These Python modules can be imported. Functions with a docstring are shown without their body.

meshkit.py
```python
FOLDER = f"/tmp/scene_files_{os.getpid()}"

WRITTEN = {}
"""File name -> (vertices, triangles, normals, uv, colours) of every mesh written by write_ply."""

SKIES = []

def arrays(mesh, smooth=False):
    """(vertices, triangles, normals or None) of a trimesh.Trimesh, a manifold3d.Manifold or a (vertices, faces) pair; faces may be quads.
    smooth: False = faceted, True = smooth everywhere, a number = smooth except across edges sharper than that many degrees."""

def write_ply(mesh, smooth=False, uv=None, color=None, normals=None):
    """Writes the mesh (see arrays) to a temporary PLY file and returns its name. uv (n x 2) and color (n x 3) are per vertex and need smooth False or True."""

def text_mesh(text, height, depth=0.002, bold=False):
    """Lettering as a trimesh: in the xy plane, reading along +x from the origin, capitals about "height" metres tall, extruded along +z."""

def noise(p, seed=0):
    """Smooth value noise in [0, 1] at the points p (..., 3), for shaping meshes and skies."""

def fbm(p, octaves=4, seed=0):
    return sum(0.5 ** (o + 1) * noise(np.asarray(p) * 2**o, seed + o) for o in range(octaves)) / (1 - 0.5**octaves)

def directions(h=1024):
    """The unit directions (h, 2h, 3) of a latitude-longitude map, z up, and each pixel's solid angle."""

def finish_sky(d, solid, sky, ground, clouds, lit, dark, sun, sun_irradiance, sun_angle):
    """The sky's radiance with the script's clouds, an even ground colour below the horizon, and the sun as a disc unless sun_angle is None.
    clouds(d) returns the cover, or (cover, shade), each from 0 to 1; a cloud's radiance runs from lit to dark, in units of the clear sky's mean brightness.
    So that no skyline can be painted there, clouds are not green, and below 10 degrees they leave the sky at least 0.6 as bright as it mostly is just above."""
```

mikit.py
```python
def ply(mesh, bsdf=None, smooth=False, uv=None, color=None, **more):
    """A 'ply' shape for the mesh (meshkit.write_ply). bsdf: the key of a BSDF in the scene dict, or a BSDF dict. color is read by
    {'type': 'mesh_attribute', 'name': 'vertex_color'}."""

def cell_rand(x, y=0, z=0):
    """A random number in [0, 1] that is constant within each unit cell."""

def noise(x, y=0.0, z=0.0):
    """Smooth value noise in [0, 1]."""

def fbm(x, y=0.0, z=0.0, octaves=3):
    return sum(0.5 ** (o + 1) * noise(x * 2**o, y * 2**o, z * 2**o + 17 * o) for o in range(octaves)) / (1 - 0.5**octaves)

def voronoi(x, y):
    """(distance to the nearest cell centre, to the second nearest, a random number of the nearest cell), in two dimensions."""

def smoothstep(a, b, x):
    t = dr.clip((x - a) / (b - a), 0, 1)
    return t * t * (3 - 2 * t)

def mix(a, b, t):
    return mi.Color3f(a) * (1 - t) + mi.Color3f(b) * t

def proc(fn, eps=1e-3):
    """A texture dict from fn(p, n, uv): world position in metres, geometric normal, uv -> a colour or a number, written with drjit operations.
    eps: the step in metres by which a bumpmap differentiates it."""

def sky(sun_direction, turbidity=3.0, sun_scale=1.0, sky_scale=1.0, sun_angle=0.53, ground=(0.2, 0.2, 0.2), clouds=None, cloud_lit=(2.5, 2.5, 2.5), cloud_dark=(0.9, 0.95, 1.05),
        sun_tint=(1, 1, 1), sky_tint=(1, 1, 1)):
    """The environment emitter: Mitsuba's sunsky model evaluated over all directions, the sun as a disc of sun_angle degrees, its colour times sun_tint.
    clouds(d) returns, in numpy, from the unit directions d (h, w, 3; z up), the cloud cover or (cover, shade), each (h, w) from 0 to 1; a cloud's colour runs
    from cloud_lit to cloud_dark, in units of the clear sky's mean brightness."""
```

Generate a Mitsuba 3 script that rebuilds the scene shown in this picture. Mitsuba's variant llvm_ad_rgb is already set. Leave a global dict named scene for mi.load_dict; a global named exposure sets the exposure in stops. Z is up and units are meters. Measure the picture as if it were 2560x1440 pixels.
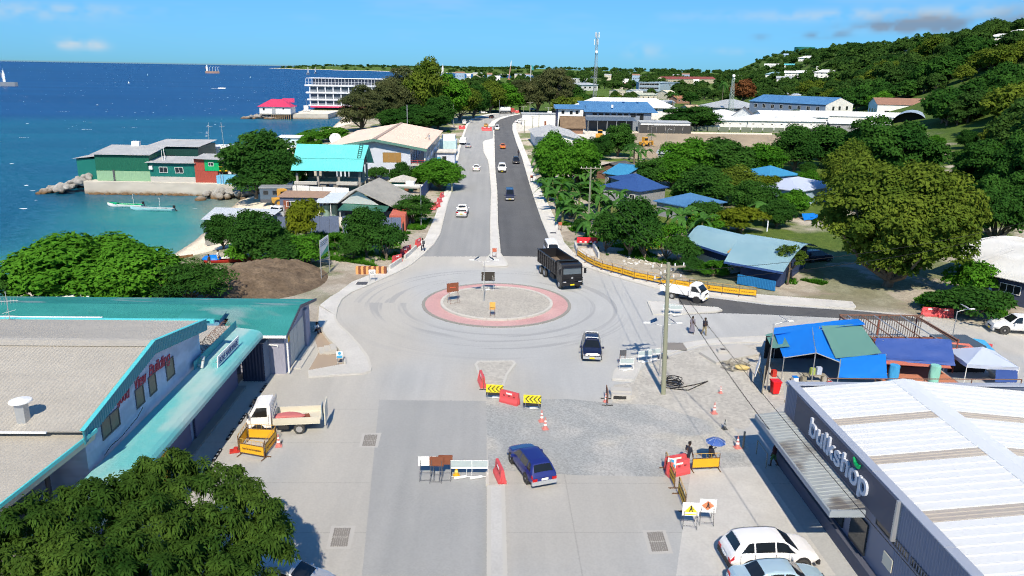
import math, random
import numpy as np, trimesh, mitsuba as mi, drjit as dr
import mikit, meshkit
from mikit import noise, fbm, voronoi, cell_rand, smoothstep, mix
from shapely.geometry import Polygon, LineString, Point, MultiPolygon
from shapely.ops import unary_union
import shapely
T4 = mi.ScalarTransform4f
rng = np.random.default_rng(7)
scene, labels = {}, {}

# ---------------------------------------------------------------- camera, sky, exposure
F, H = 1900.0, 23.5                       # focal length in photo pixels (2560 wide), camera height
YAW, PITCH, ROLL = map(math.radians, (1.72, 16.02, -1.0))
EYE = np.array([0, 0, H])
FWD = np.array([math.sin(YAW) * math.cos(PITCH), math.cos(YAW) * math.cos(PITCH), -math.sin(PITCH)])
_r = np.array([math.cos(YAW), -math.sin(YAW), 0.0]); _u = np.cross(_r, FWD)
RT = _r * math.cos(ROLL) - _u * math.sin(ROLL)
UP = _u * math.cos(ROLL) + _r * math.sin(ROLL)
scene['camera'] = {'type': 'perspective', 'fov': math.degrees(2 * math.atan(1280 / F)), 'fov_axis': 'x', 'near_clip': 1.0, 'far_clip': 80000.0,
                   'to_world': T4().look_at(origin=EYE.tolist(), target=(EYE + FWD).tolist(), up=UP.tolist())}
exposure = 1.95
SUN = (-0.02, -1.0, 0.93)

def ray(px, py):
    return FWD + RT * ((px - 1280) / F) - UP * ((py - 720) / F)
def G(px, py, z=0.0):
    """the place at height z that the photo shows at this pixel"""
    d = ray(px, py); return EYE + d * ((z - H) / d[2])
def G2(px, py, z=0.0):
    return G(px, py, z)[:2]
def GD(px, py, dist):
    d = ray(px, py); return EYE + d * (dist / math.hypot(d[0], d[1]))
def GL(pts, z=0.0):
    return [tuple(G2(x, y, z)) for x, y in pts]

def _blob(d, px, py, wx, wy, tilt=0.0):
    c = ray(px, py); az = np.arctan2(d[..., 0], d[..., 1]) - math.atan2(c[0], c[1]); el = np.arcsin(d[..., 2]) - math.asin(c[2] / np.linalg.norm(c))
    el = el - az * tilt
    return np.exp(-(az / math.radians(wx)) ** 2 - (el / math.radians(wy)) ** 2)
def clouds(d):
    az = np.arctan2(d[..., 0], d[..., 1]); el = np.arcsin(np.clip(d[..., 2], -1, 1))
    q = np.stack([az * 9, el * 60, az * 0], -1)
    n = meshkit.fbm(q + 3, 5)
    q2 = np.stack([az * 60, el * 110, az * 0], -1)
    n2 = meshkit.fbm(q2 + 9, 4)
    wisp = 0.16 * np.clip((n - 0.52) / 0.25, 0, 1) * np.clip((el - 0.02) / 0.06, 0, 1)
    white = sum(a * _blob(d, x, y, wx, wy) for x, y, wx, wy, a in ((205, 108, .9, .35, .8), (165, 112, .6, .25, .6), (245, 115, .6, .25, .5), (1610, 128, 1.4, .5, .35), (1830, 128, 2.2, .25, .2), (60, 30, 4, .5, .35), (200, 20, 5, .3, .25), (2050, 40, 7, .35, .4), (2400, 28, 6, .4, .4)))
    white = white * np.clip((n2 - 0.3) / 0.35, 0, 1)
    grey = sum(a * _blob(d, x, y, wx, wy) for x, y, wx, wy, a in ((2290, 60, 2.3, .5, .9), (2200, 68, 2.3, .25, .6), (2360, 62, 1.6, .45, .7), (2030, 88, 1.2, .2, .5), (2095, 86, 1.0, .2, .5), (1905, 92, .6, .2, .4), (2550, 45, 1.5, .6, .6)))
    grey = np.clip(grey * np.clip((n2 - 0.22) / 0.3, 0, 1.2), 0, .85)
    cover = np.clip(wisp + white + grey, 0, 1)
    return cover, np.clip(grey / np.maximum(cover, 1e-3), 0, 1)
scene['sky'] = mikit.sky(SUN, turbidity=2.6, sky_scale=1.0, sun_scale=1.0, clouds=clouds, cloud_lit=(2.3, 2.6, 2.8), cloud_dark=(0.75, 1.05, 1.5), sky_tint=(0.36, 0.76, 1.06), sun_tint=(.93, 1.0, 1.08))

# ---------------------------------------------------------------- mesh and scene helpers
class MB:
    """collects triangles"""
    def __init__(s): s.v, s.f, s.n = [], [], 0
    def add(s, v, f):
        v = np.asarray(v, float); f = np.asarray(f, int)
        if f.shape[1] == 4: f = np.vstack([f[:, [0, 1, 2]], f[:, [0, 2, 3]]])
        s.v.append(v); s.f.append(f + s.n); s.n += len(v); return s
    def box(s, c, size, rz=0.0, tilt=None):
        x, y, z = np.array(size) / 2.0
        v = np.array([[a * x, b * y, e * z] for a in (-1, 1) for b in (-1, 1) for e in (-1, 1)])
        if tilt is not None: v = v @ rot(*tilt).T
        if rz: v = v @ rot(0, 0, rz).T
        return s.add(v + np.array(c), BOXF)
    def bx(s, x0, x1, y0, y1, z0, z1):
        return s.box(((x0 + x1) / 2, (y0 + y1) / 2, (z0 + z1) / 2), (x1 - x0, y1 - y0, z1 - z0))
    def cyl(s, p0, p1, r0, r1=None, n=8, caps=True):
        p0, p1 = np.array(p0, float), np.array(p1, float); r1 = r0 if r1 is None else r1
        t = p1 - p0; t /= np.linalg.norm(t) + 1e-12
        a = np.cross(t, [0, 0, 1.0] if abs(t[2]) < .9 else [1.0, 0, 0]); a /= np.linalg.norm(a); b = np.cross(t, a)
        g = np.arange(n) * 2 * np.pi / n; c = np.cos(g)[:, None] * a + np.sin(g)[:, None] * b
        v = np.vstack([p0 + c * r0, p1 + c * r1]); i = np.arange(n); j = (i + 1) % n
        f = np.vstack([np.stack([i, j, j + n], 1), np.stack([i, j + n, i + n], 1)])
        if caps:
            k = len(v); v = np.vstack([v, p0, p1]); f = np.vstack([f, np.stack([j, i, i * 0 + k], 1), np.stack([i + n, j + n, i * 0 + k + 1], 1)])
        return s.add(v, f)
    def tube(s, pts, r, n=6):
        pts = np.asarray(pts, float)
        rr = np.broadcast_to(np.asarray(r, float), (len(pts),))
        for i in range(len(pts) - 1): s.cyl(pts[i], pts[i + 1], rr[i], rr[i + 1], n, caps=(i in (0, len(pts) - 2)))
        return s
    def quad(s, a, b, c, d): return s.add([a, b, c, d], [[0, 1, 2], [0, 2, 3]])
    def prism(s, poly, z0, z1):
        """a flat shape (points or shapely polygon) between two heights"""
        P = poly if hasattr(poly, 'exterior') or hasattr(poly, 'geoms') else Polygon(poly).buffer(0)
        for g in getattr(P, 'geoms', [P]):
            if g.area < 1e-6: continue
            m = trimesh.creation.extrude_polygon(g, z1 - z0, engine='earcut'); s.add(m.vertices + [0, 0, z0], m.faces)
        return s
    def sheet(s, poly, z):
        P = poly if hasattr(poly, 'exterior') or hasattr(poly, 'geoms') else Polygon(poly).buffer(0)
        for g in getattr(P, 'geoms', [P]):
            if g.area < 1e-6: continue
            v, f = trimesh.creation.triangulate_polygon(g, engine='earcut')
            s.add(np.c_[v, np.full(len(v), z)], f if _ccw(v, f) else f[:, ::-1])
        return s
    def slab(s, a, b, c, d, t):
        """a quadrilateral plate of thickness t below its face"""
        q = np.array([a, b, c, d], float); n = np.cross(q[1] - q[0], q[3] - q[0]); n /= np.linalg.norm(n) + 1e-12
        return s.add(np.vstack([q, q - n * t]), [[0, 1, 2], [0, 2, 3], [6, 5, 4], [7, 6, 4], [0, 4, 5], [0, 5, 1], [1, 5, 6], [1, 6, 2], [2, 6, 7], [2, 7, 3], [3, 7, 4], [3, 4, 0]])
    def mesh(s): return np.vstack(s.v), np.vstack(s.f)
    def tf(s, M):
        v, f = s.mesh(); M = np.asarray(M); s.v, s.f = [v @ M[:3, :3].T + M[:3, 3]], [f]; return s
def _ccw(v, f):
    a, b, c = v[f[0][0]], v[f[0][1]], v[f[0][2]]
    return (b[0] - a[0]) * (c[1] - a[1]) - (b[1] - a[1]) * (c[0] - a[0]) > 0
BOXF = np.array([[0, 1, 3], [0, 3, 2], [4, 6, 7], [4, 7, 5], [0, 4, 5], [0, 5, 1], [2, 3, 7], [2, 7, 6], [0, 2, 6], [0, 6, 4], [1, 5, 7], [1, 7, 3]])
def rot(rx, ry, rz):
    cx, sx, cy, sy, cz, sz = math.cos(rx), math.sin(rx), math.cos(ry), math.sin(ry), math.cos(rz), math.sin(rz)
    return np.array([[cz, -sz, 0], [sz, cz, 0], [0, 0, 1]]) @ np.array([[cy, 0, sy], [0, 1, 0], [-sy, 0, cy]]) @ np.array([[1, 0, 0], [0, cx, -sx], [0, sx, cx]])
def mt(loc=(0, 0, 0), rz=0.0, sc=1.0, tilt=(0, 0)):
    M = np.eye(4); M[:3, :3] = rot(tilt[0], tilt[1], rz) * (np.array(sc) if np.ndim(sc) else sc); M[:3, 3] = loc; return M
def num(name):
    if name not in scene and name not in labels: return name
    i = 1
    while f'{name}_{i:03d}' in scene or f'{name}_{i:03d}' in labels: i += 1
    return f'{name}_{i:03d}'
class Proto:
    """parts of one kind of thing, built once, placed any number of times"""
    def __init__(s): s.parts = []
    def add(s, name, mesh, m, smooth=False, **k):
        mesh = mesh.mesh() if isinstance(mesh, MB) else mesh
        names = [p[0] for p in s.parts]; base, i = name, 1
        while name in names: name = f'{base}_{i:03d}'; i += 1
        s.parts.append((name, mikit.ply(mesh, m, smooth=smooth), k)); return name
    def put(s, name, label, cat, loc=(0, 0, 0), rz=0.0, sc=1.0, group=None, swap=None, tilt=(0, 0), skip=()):
        key = num(name); M = T4(mt(loc, rz, sc, tilt).tolist())
        labels[key] = {'label': label, 'category': cat}
        if group: labels[key]['group'] = group
        for n, d, k in s.parts:
            if n.split('__')[0].split('_0')[0] in skip: continue
            e = {**d, 'to_world': M}
            if swap and e['bsdf'].get('id') in swap: e['bsdf'] = {'type': 'ref', 'id': swap[e['bsdf']['id']]}
            kk = key if n == '' else f'{key}__{n}'
            scene[kk] = e
            if k and n: labels[kk] = dict(k)
        return key
def one(name, mesh, m, label, cat, group=None, smooth=False):
    p = Proto(); p.add('', mesh, m, smooth); return p.put(name, label, cat, group=group)
def struct(name, mesh, m, smooth=False, label=None):
    key = num(name); scene[key] = mikit.ply(mesh.mesh() if isinstance(mesh, MB) else mesh, m, smooth=smooth)
    labels[key] = {'kind': 'structure'}
    if label: labels[key]['label'] = label
    return key
def sub(parent, name, mesh, m, smooth=False, label=None, **kw):
    """a part under a structure or thing that already stands"""
    key = num(f'{parent}__{name}'); scene[key] = mikit.ply(mesh.mesh() if isinstance(mesh, MB) else mesh, m, smooth=smooth)
    if label: labels[key] = {'label': label}
    if kw: labels.setdefault(key, {}).update(kw)
    return key

# ---------------------------------------------------------------- materials
def pr(rgb, rough=0.6, metal=0.0, spec=0.4, **k):
    c = rgb if isinstance(rgb, dict) else {'type': 'rgb', 'value': list(rgb)}
    return {'type': 'twosided', 'b': {'type': 'principled', 'base_color': c, 'roughness': rough, 'metallic': metal, 'specular': spec, **k}}
def M(name, rgb, rough=0.6, metal=0.0, spec=0.4, **k):
    scene[name] = pr(rgb, rough, metal, spec, **k); return name
def MP(name, fn, rough=0.8, spec=0.3, bump=None, eps=1e-2, metal=0.0):
    b = {'type': 'principled', 'base_color': mikit.proc(fn), 'roughness': rough, 'specular': spec, 'metallic': metal}
    if bump: b = {'type': 'bumpmap', 'arbitrary': mikit.proc(bump[0], eps=eps), 'bsdf': b, 'scale': bump[1]}
    scene[name] = {'type': 'twosided', 'b': b}; return name
def leafmat(name, a, b, tr=0.45, s=6.0, rough=0.5):
    def fn(p, n, uv):
        t = fbm(p.x / s, p.y / s, p.z / s, 2); u = noise(p.x * 2.3, p.y * 2.3, p.z * 2.3)
        return mix(a, b, dr.clip((t - 0.25) * 1.6, 0, 1) * 0.75 + u * 0.25) * (0.75 + 0.5 * cell_rand(p.x * 3, p.y * 3, p.z * 3))
    scene[name] = {'type': 'principledthin', 'base_color': mikit.proc(fn), 'roughness': rough, 'diff_trans': 2 * tr * 0.6, 'eta': 1.35}
    return name
WHITE = M('white_paint', (.78, .79, .80), .45); GREY = M('grey_paint', (.33, .35, .38), .5); DGREY = M('dark_grey', (.09, .095, .11), .55)
BLACK = M('black_rubber', (.018, .018, .02), .8); STEEL = M('galvanised_steel', (.5, .52, .54), .45, .6); GLASS = M('dark_glass', (.02, .025, .03), .08, 0, .6)
RED = M('red_plastic', (.62, .09, .10), .45); ORANGE = M('orange_plastic', (.75, .14, .07), .5); YEL = M('yellow_panel', (.72, .40, .02), .5)
BROWN = M('brown_plywood', (.22, .075, .04), .7); WOOD = M('grey_wood', (.27, .25, .2), .85); RUST = M('rusty_steel', (.2, .11, .08), .8)
CONC = M('pale_concrete', (.47, .46, .44), .9, 0, .2); CONCD = M('grey_concrete', (.27, .265, .25), .9, 0, .2)
SKIN = M('skin', (.085, .045, .03), .6); HAIR = M('black_hair', (.012, .01, .01), .8); BLUE = M('blue_cloth', (.05, .09, .3), .8)
TEAL = M('teal_metal', (.05, .30, .36), .45); WALLB = M('blue_grey_wall', (.36, .42, .58), .85, 0, .2); DENIM = M('dark_cloth', (.02, .024, .04), .9)
TARP = M('blue_tarp', (.01, .19, .72), .4); TARPD = M('dark_blue_tarp', (.04, .09, .33), .5); TARPG = M('green_tarp', (.13, .29, .25), .5); TENT = M('pale_blue_tent', (.45, .52, .68), .6)
NAVY = M('navy_wall', (.055, .068, .11), .5); LETTER = M('pale_letter', (.52, .56, .65), .5); GREENP = M('green_paint', (.0, .3, .09), .5)
CREAM = M('cream_wall', (.62, .58, .48), .8); SIGNW = M('white_sign', (.82, .82, .82), .5); SIGNY = M('yellow_sign', (.85, .7, .03), .5); CHROME = M('chrome', (.7, .7, .72), .15, 1.0)
LAMPR = M('red_lamp', (.5, .01, .015), .2); LAMPW = M('clear_lamp', (.65, .67, .7), .15); PLATEY = M('yellow_plate', (.8, .6, .01), .5); TRED = M('red_letter', (.42, .04, .08), .6)
SOLAR = M('solar_panel', (.015, .03, .09), .15); TURQ = M('turquoise_paint', (.1, .55, .6), .45); SCREW = M('red_paint', (.5, .04, .03), .45)
# ---------------------------------------------------------------- land, sea, roads
SEA = -2.5
COAST = [(-52, -80), (-54, 20), (-58, 60), (-55.5, 86), (-44.8, 105), (-45.2, 115), (-48.5, 140), (-50.5, 155), (-52, 195), (-62, 215), (-74, 290), (-71, 350), (-80, 425), (-100, 428),
         (-112, 440), (-112, 470), (-95, 520), (-90, 700), (-120, 1000), (-60, 1500), (-160, 1900), (-40, 2300), (350, 2500), (500, 3200), (200, 4200), (-400, 5200), (-1700, 6800), (-2300, 8200), (-1500, 9500), (6000, 12000), (9000, 3000), (4000, -80)]
coast = Polygon(COAST)
_ring = coast.exterior
def land_d(x, y):
    """metres inland of the waterline, negative at sea"""
    p = shapely.points(x, y); d = shapely.distance(p, _ring); return np.where(shapely.contains(coast, p), d, -d)
def hill(x, y):
    w = (x - (0.30 * y + 50)) + 18 * (meshkit.fbm(np.stack([x / 90, y / 90, x * 0], -1), 3, 5) - .5)
    top = 44 + 0.012 * np.clip(y, 0, 3500)
    k = np.clip(w / 175, 0, 1); k = k * k * (3 - 2 * k)
    bumps = 16 * (meshkit.fbm(np.stack([x / 120, y / 120, x * 0], -1), 3, 11) - .5)
    far = np.clip((np.hypot(x, y) - 1500) / 3000, 0, 1)
    low = far * (14 + 22 * meshkit.fbm(np.stack([x / 700, y / 700, x * 0], -1), 3, 21))
    return np.clip(k * (top + bumps) + low * np.clip((land_d(x, y) - 40) / 300, 0, 1), 0, None)
def ground_z(x, y):
    x, y = np.atleast_1d(np.asarray(x, float)), np.atleast_1d(np.asarray(y, float))
    d = land_d(x, y)
    s = np.clip(d / 11.0, -1.2, 1.0)
    beach = np.where(s > 0, SEA + 2.5 * np.clip(s, 0, 1) ** 0.9, SEA + 2.2 * s)
    return np.where(d >= 11, 0.0, beach) + hill(x, y)
def gz(x, y): return float(ground_z(x, y)[0])
rs = np.concatenate([[0.5], np.geomspace(4, 60, 14), np.linspace(62, 210, 100), np.geomspace(212, 900, 150), np.geomspace(910, 12000, 90)])
az = np.radians(np.concatenate([np.linspace(-180, -60, 26)[:-1], np.linspace(-60, 60, 320), np.linspace(60, 180, 26)[1:]]))
RR, AA = np.meshgrid(rs, az, indexing='ij'); X, Y = RR * np.sin(AA), RR * np.cos(AA)
Z = ground_z(X.ravel(), Y.ravel()).reshape(X.shape)
nr, na = X.shape; I = np.arange(nr * na).reshape(nr, na)
q = np.stack([I[:-1, :-1], I[:-1, 1:], I[1:, 1:], I[1:, :-1]], -1).reshape(-1, 4)
def f_ground(p, n, uv):
    a = fbm(p.x / 7, p.y / 7, 0, 3); b = fbm(p.x * 1.7, p.y * 1.7, 0, 3); c = noise(p.x * 9, p.y * 9)
    dirt = mix((.30, .27, .225), (.42, .39, .345), b) * (.85 + .3 * c)
    soil = mix((.16, .125, .09), (.27, .22, .17), b)
    grass = mix((.045, .085, .018), (.10, .14, .03), b) * (.7 + .6 * c)
    sand = mix((.52, .46, .38), (.62, .56, .47), b) * (.92 + .16 * c)
    g = smoothstep(.47, .60, a + .25 * (b - .5)) * smoothstep(60, 100, p.y) * .8
    g = dr.maximum(g, smoothstep(14, 22, p.x) * smoothstep(92, 104, p.y) * smoothstep(.25, .5, a))
    out = mix(dirt, soil, smoothstep(.5, .7, fbm(p.x / 4 + 9, p.y / 4, 0, 2)) * .5)
    out = mix(out, grass, g)
    forest = mix((.028, .06, .014), (.075, .12, .025), a) * (.7 + .6 * c)
    far = smoothstep(330, 520, p.y + 0.5 * dr.abs(p.x))
    out = mix(out, forest, dr.maximum(smoothstep(1.0, 5.0, p.z), far))
    out = mix(out, sand, smoothstep(-.15, -.5, p.z))
    wet = smoothstep(-2.0, -2.5, p.z)
    return mix(out, out * .55, wet)
MP('ground_soil', f_ground, .95, .15)
struct('ground', (np.stack([X.ravel(), Y.ravel(), Z.ravel()], 1), q[:, ::-1]), 'ground_soil', smooth=True)

def wv(x, y):
    u = x * .90 + y * .42; w = y * .90 - x * .42
    return 0.55 * fbm(u / 5.5, w / 1.7, 0, 3) + .25 * fbm(u / 30, w / 9, 3, 2) + .2 * noise(u * 1.6, w * 2.6)
def f_sea(p, n, uv):
    r = dr.sqrt(p.x * p.x + p.y * p.y)
    # shoal water over the reef shelf, deep water beyond its edge
    e = r + 60 * (fbm(p.x / 130, p.y / 130, 0, 2) - .5)
    deep = mix((.003, .036, .125), (.004, .052, .165), fbm(p.x / 160, p.y / 60, 1, 3))
    shelf = mix((.003, .060, .125), (.005, .10, .165), fbm(p.x / 60, p.y / 18, 2, 3))
    c = mix(shelf, deep, smoothstep(395, 470, e))
    sh = p.x + 58 - 13 * dr.exp(-dr.square((p.y - 112) / 26)) + 2.5 * fbm(p.x / 9, p.y / 9, 4, 2)   # metres from the cove's beach
    cove = smoothstep(-34, -3, sh) * smoothstep(165, 130, p.y)
    c = mix(c, mix((.03, .24, .24), (.05, .29, .26), fbm(p.x / 12, p.y / 5, 7, 2)), cove * .85)
    c = mix(c, (.30, .30, .235), smoothstep(-3, 9, sh) * smoothstep(168, 150, p.y) * .8)
    t = noise(p.x / 3.1 + p.y / 9, p.y / 2.3); cap = smoothstep(.93, .97, t) * smoothstep(.52, .68, fbm(p.x / 14, p.y / 14, 5, 2))
    surf = smoothstep(.62, .78, fbm(p.x / 2.2, p.y / 1.2, 8, 3)) * smoothstep(9.2, 10.6, sh) * smoothstep(158, 140, p.y)
    s2 = smoothstep(.5, .7, fbm(p.x / 5, p.y / 2.2, 8, 3)) * (smoothstep(-86, -78, p.x) * smoothstep(400, 418, p.y) * smoothstep(440, 425, p.y) + smoothstep(-63, -58, p.x) * smoothstep(84, 76, p.y))
    return mix(c, (.75, .78, .8), dr.clip(cap + surf + s2, 0, 1))
def b_sea(p, n, uv): return wv(p.x, p.y)
scene['sea_water'] = {'type': 'twosided', 'b': {'type': 'bumpmap', 'arbitrary': mikit.proc(b_sea, eps=.08), 'scale': .55, 'bsdf': {'type': 'principled', 'base_color': mikit.proc(f_sea), 'roughness': .32, 'specular': .35}}}
rs2 = np.concatenate([[20], np.geomspace(40, 60000, 70)]); az2 = np.radians(np.linspace(-110, 60, 140))
RR, AA = np.meshgrid(rs2, az2, indexing='ij'); X2, Y2 = RR * np.sin(AA), RR * np.cos(AA)
nr2, na2 = X2.shape; I = np.arange(nr2 * na2).reshape(nr2, na2)
q2 = np.stack([I[:-1, :-1], I[:-1, 1:], I[1:, 1:], I[1:, :-1]], -1).reshape(-1, 4)
struct('sea', (np.stack([X2.ravel(), Y2.ravel(), np.full(X2.size, SEA)], 1), q2[:, ::-1]), 'sea_water')

# --- paving
def f_road(p, n, uv):
    r = dr.sqrt(dr.square(p.x - .7) + dr.square(p.y - 75.8)); ang = dr.atan2(p.y - 75.8, p.x - .7)
    fine = noise(p.x * 14, p.y * 14); a = fbm(p.x / 3.2, p.y / 5.5, 0, 3); b = fbm(p.x / 14, p.y / 14, 3, 2)
    lane = fbm(p.x * 1.1, p.y / 22, 5, 3)
    ring = fbm(r * 2.1, ang * 1.1 + r * .12, 2, 3)
    near = smoothstep(22, 12, r)
    st = mix(lane, ring, near)
    base = mix((.36, .372, .38), (.47, .48, .485), .55 * st + .45 * a) * (.95 + .1 * fine)
    base = mix(base, base * mi.Color3f(1.05, 1.0, .93), smoothstep(.5, .7, b))
    tyre = smoothstep(.52, .72, ring) * near * smoothstep(8.2, 10, r) * smoothstep(20, 13, r)
    base = mix(base, (.27, .28, .295), tyre * .6)
    jx = dr.abs(dr.abs(p.x - .5) - 4.1); jy = dr.abs(p.y - 5 * dr.round(p.y / 5))
    joint = smoothstep(.05, .02, dr.minimum(jx, jy)) * smoothstep(55, 48, p.y)
    return mix(base, base * .86, joint)
def f_left(p, n, uv):
    lane = fbm(p.x * 1.3, p.y / 30, 5, 3); a = fbm(p.x / 2, p.y / 6, 0, 3)
    return mix((.22, .23, .24), (.32, .325, .33), .6 * lane + .4 * a) * (.95 + .1 * noise(p.x * 13, p.y * 13))
def f_asph(p, n, uv):
    lane = fbm(p.x * 1.2, p.y / 26, 5, 3); a = fbm(p.x / 2, p.y / 4, 0, 3)
    return mix((.075, .078, .085), (.125, .128, .135), .55 * lane + .45 * a) * (.88 + .24 * noise(p.x * 15, p.y * 15))
def f_pave(p, n, uv):
    a = fbm(p.x / 1.7, p.y / 1.7, 0, 3)
    return mix((.46, .455, .44), (.58, .575, .56), a) * (.95 + .1 * noise(p.x * 11, p.y * 11))
def f_gravel(p, n, uv):
    a = fbm(p.x / 2.6, p.y / 2.6, 0, 3); v = voronoi(p.x * 9, p.y * 9)
    c = mix((.34, .355, .36), (.43, .43, .42), smoothstep(.3, .7, a))
    c = mix(c, (.50, .475, .42), smoothstep(.60, .75, fbm(p.x / 4.5, p.y / 3, 4, 3)) * .8)
    return c * (.84 + .3 * v[2])
MP('road_concrete', f_road, .88, .25); MP('worn_asphalt', f_left, .85, .25); MP('new_asphalt', f_asph, .8, .3); MP('pavement_concrete', f_pave, .9, .2); MP('loose_gravel', f_gravel, .95, .15)
M('red_apron', (.50, .22, .22), .85); M('kerb_concrete', (.52, .51, .48), .9, 0, .2); M('drain_grate', (.23, .215, .2), .8)

LEFT_KERB = [(841, 792), (844, 772), (855, 750), (880, 732), (910, 720), (950, 702), (995, 682), (1030, 662), (1060, 637), (1085, 612), (1100, 588), (1107, 560), (1119, 510), (1134, 465), (1143, 410), (1150, 374), (1159, 345), (1165, 326), (1170, 313), (1180, 302), (1190, 296), (1221, 288), (1252, 283), (1290, 279)]
LEFT_IN = [(800, 765), (825, 745), (847, 732), (880, 707), (935, 685), (972, 670), (1002, 655), (1030, 635), (1047, 618), (1064, 596), (1086, 545), (1107, 490), (1128, 440), (1138, 405), (1144, 374), (1153, 345), (1160, 326), (1165, 312), (1175, 299), (1188, 293), (1220, 285.5), (1251, 281), (1290, 277.5)]
RIGHT_KERB = [(1385, 627), (1380, 617), (1367, 585), (1352, 547), (1335, 497), (1322, 455), (1305, 395), (1290, 355), (1281, 325), (1281, 312), (1288, 302), (1310, 293), (1345, 286)]
RIGHT_OUT = [(1440, 640), (1410, 607), (1397, 570), (1377, 525), (1355, 480), (1334, 430), (1317, 387), (1302, 350), (1291, 325), (1290, 313), (1297, 304.5), (1317, 296), (1347, 289.5)]
SIDE_N = [(1385, 627), (1415, 646), (1452, 665), (1530, 692), (1630, 720), (1770, 741), (1920, 760), (2135, 774), (2295, 787)]
SIDE_S = [(1552, 912), (1575, 895), (1612, 882), (1655, 870), (1717, 857), (1805, 847), (1920, 842)]
# junction concrete: all that lies between the kerbs
junction = Polygon([(-19.2, -20), (-19.2, 62)] + GL([(790, 830)] + LEFT_KERB[:11]) + GL([(1107, 640), (1107, 600), (1390, 600)]) + GL(SIDE_N) + GL([(2560, 830), (2560, 960)]) + [(40, 55), (22, 52), (22, -20)]).buffer(0)
ms = MB().sheet(junction, .008); struct('road', ms, 'road_concrete')
lc = Polygon(GL([(1040, 641)] + LEFT_KERB[8:] + [(1290, 290), (1252, 292), (1234, 305), (1236, 325), (1240, 420), (1244, 560), (1248, 641)])).buffer(.05)
struct('road', MB().sheet(lc, .014), 'worn_asphalt')
rc = Polygon(GL([(1246, 640), (1243, 560), (1240, 480), (1236, 420), (1233, 325), (1234, 305), (1250, 294), (1290, 285), (1345, 281), (1345, 286)] + RIGHT_KERB[::-1][1:-1] + [(1384, 643)])).buffer(0)
struct('road', MB().sheet(rc, .020), 'new_asphalt')
sr = Polygon(GL([(1695, 742), (1770, 744), (1920, 763), (2135, 777), (2250, 788), (2330, 806), (2250, 803), (1920, 787), (1802, 783), (1716, 787), (1700, 768)])).buffer(0)
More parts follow.
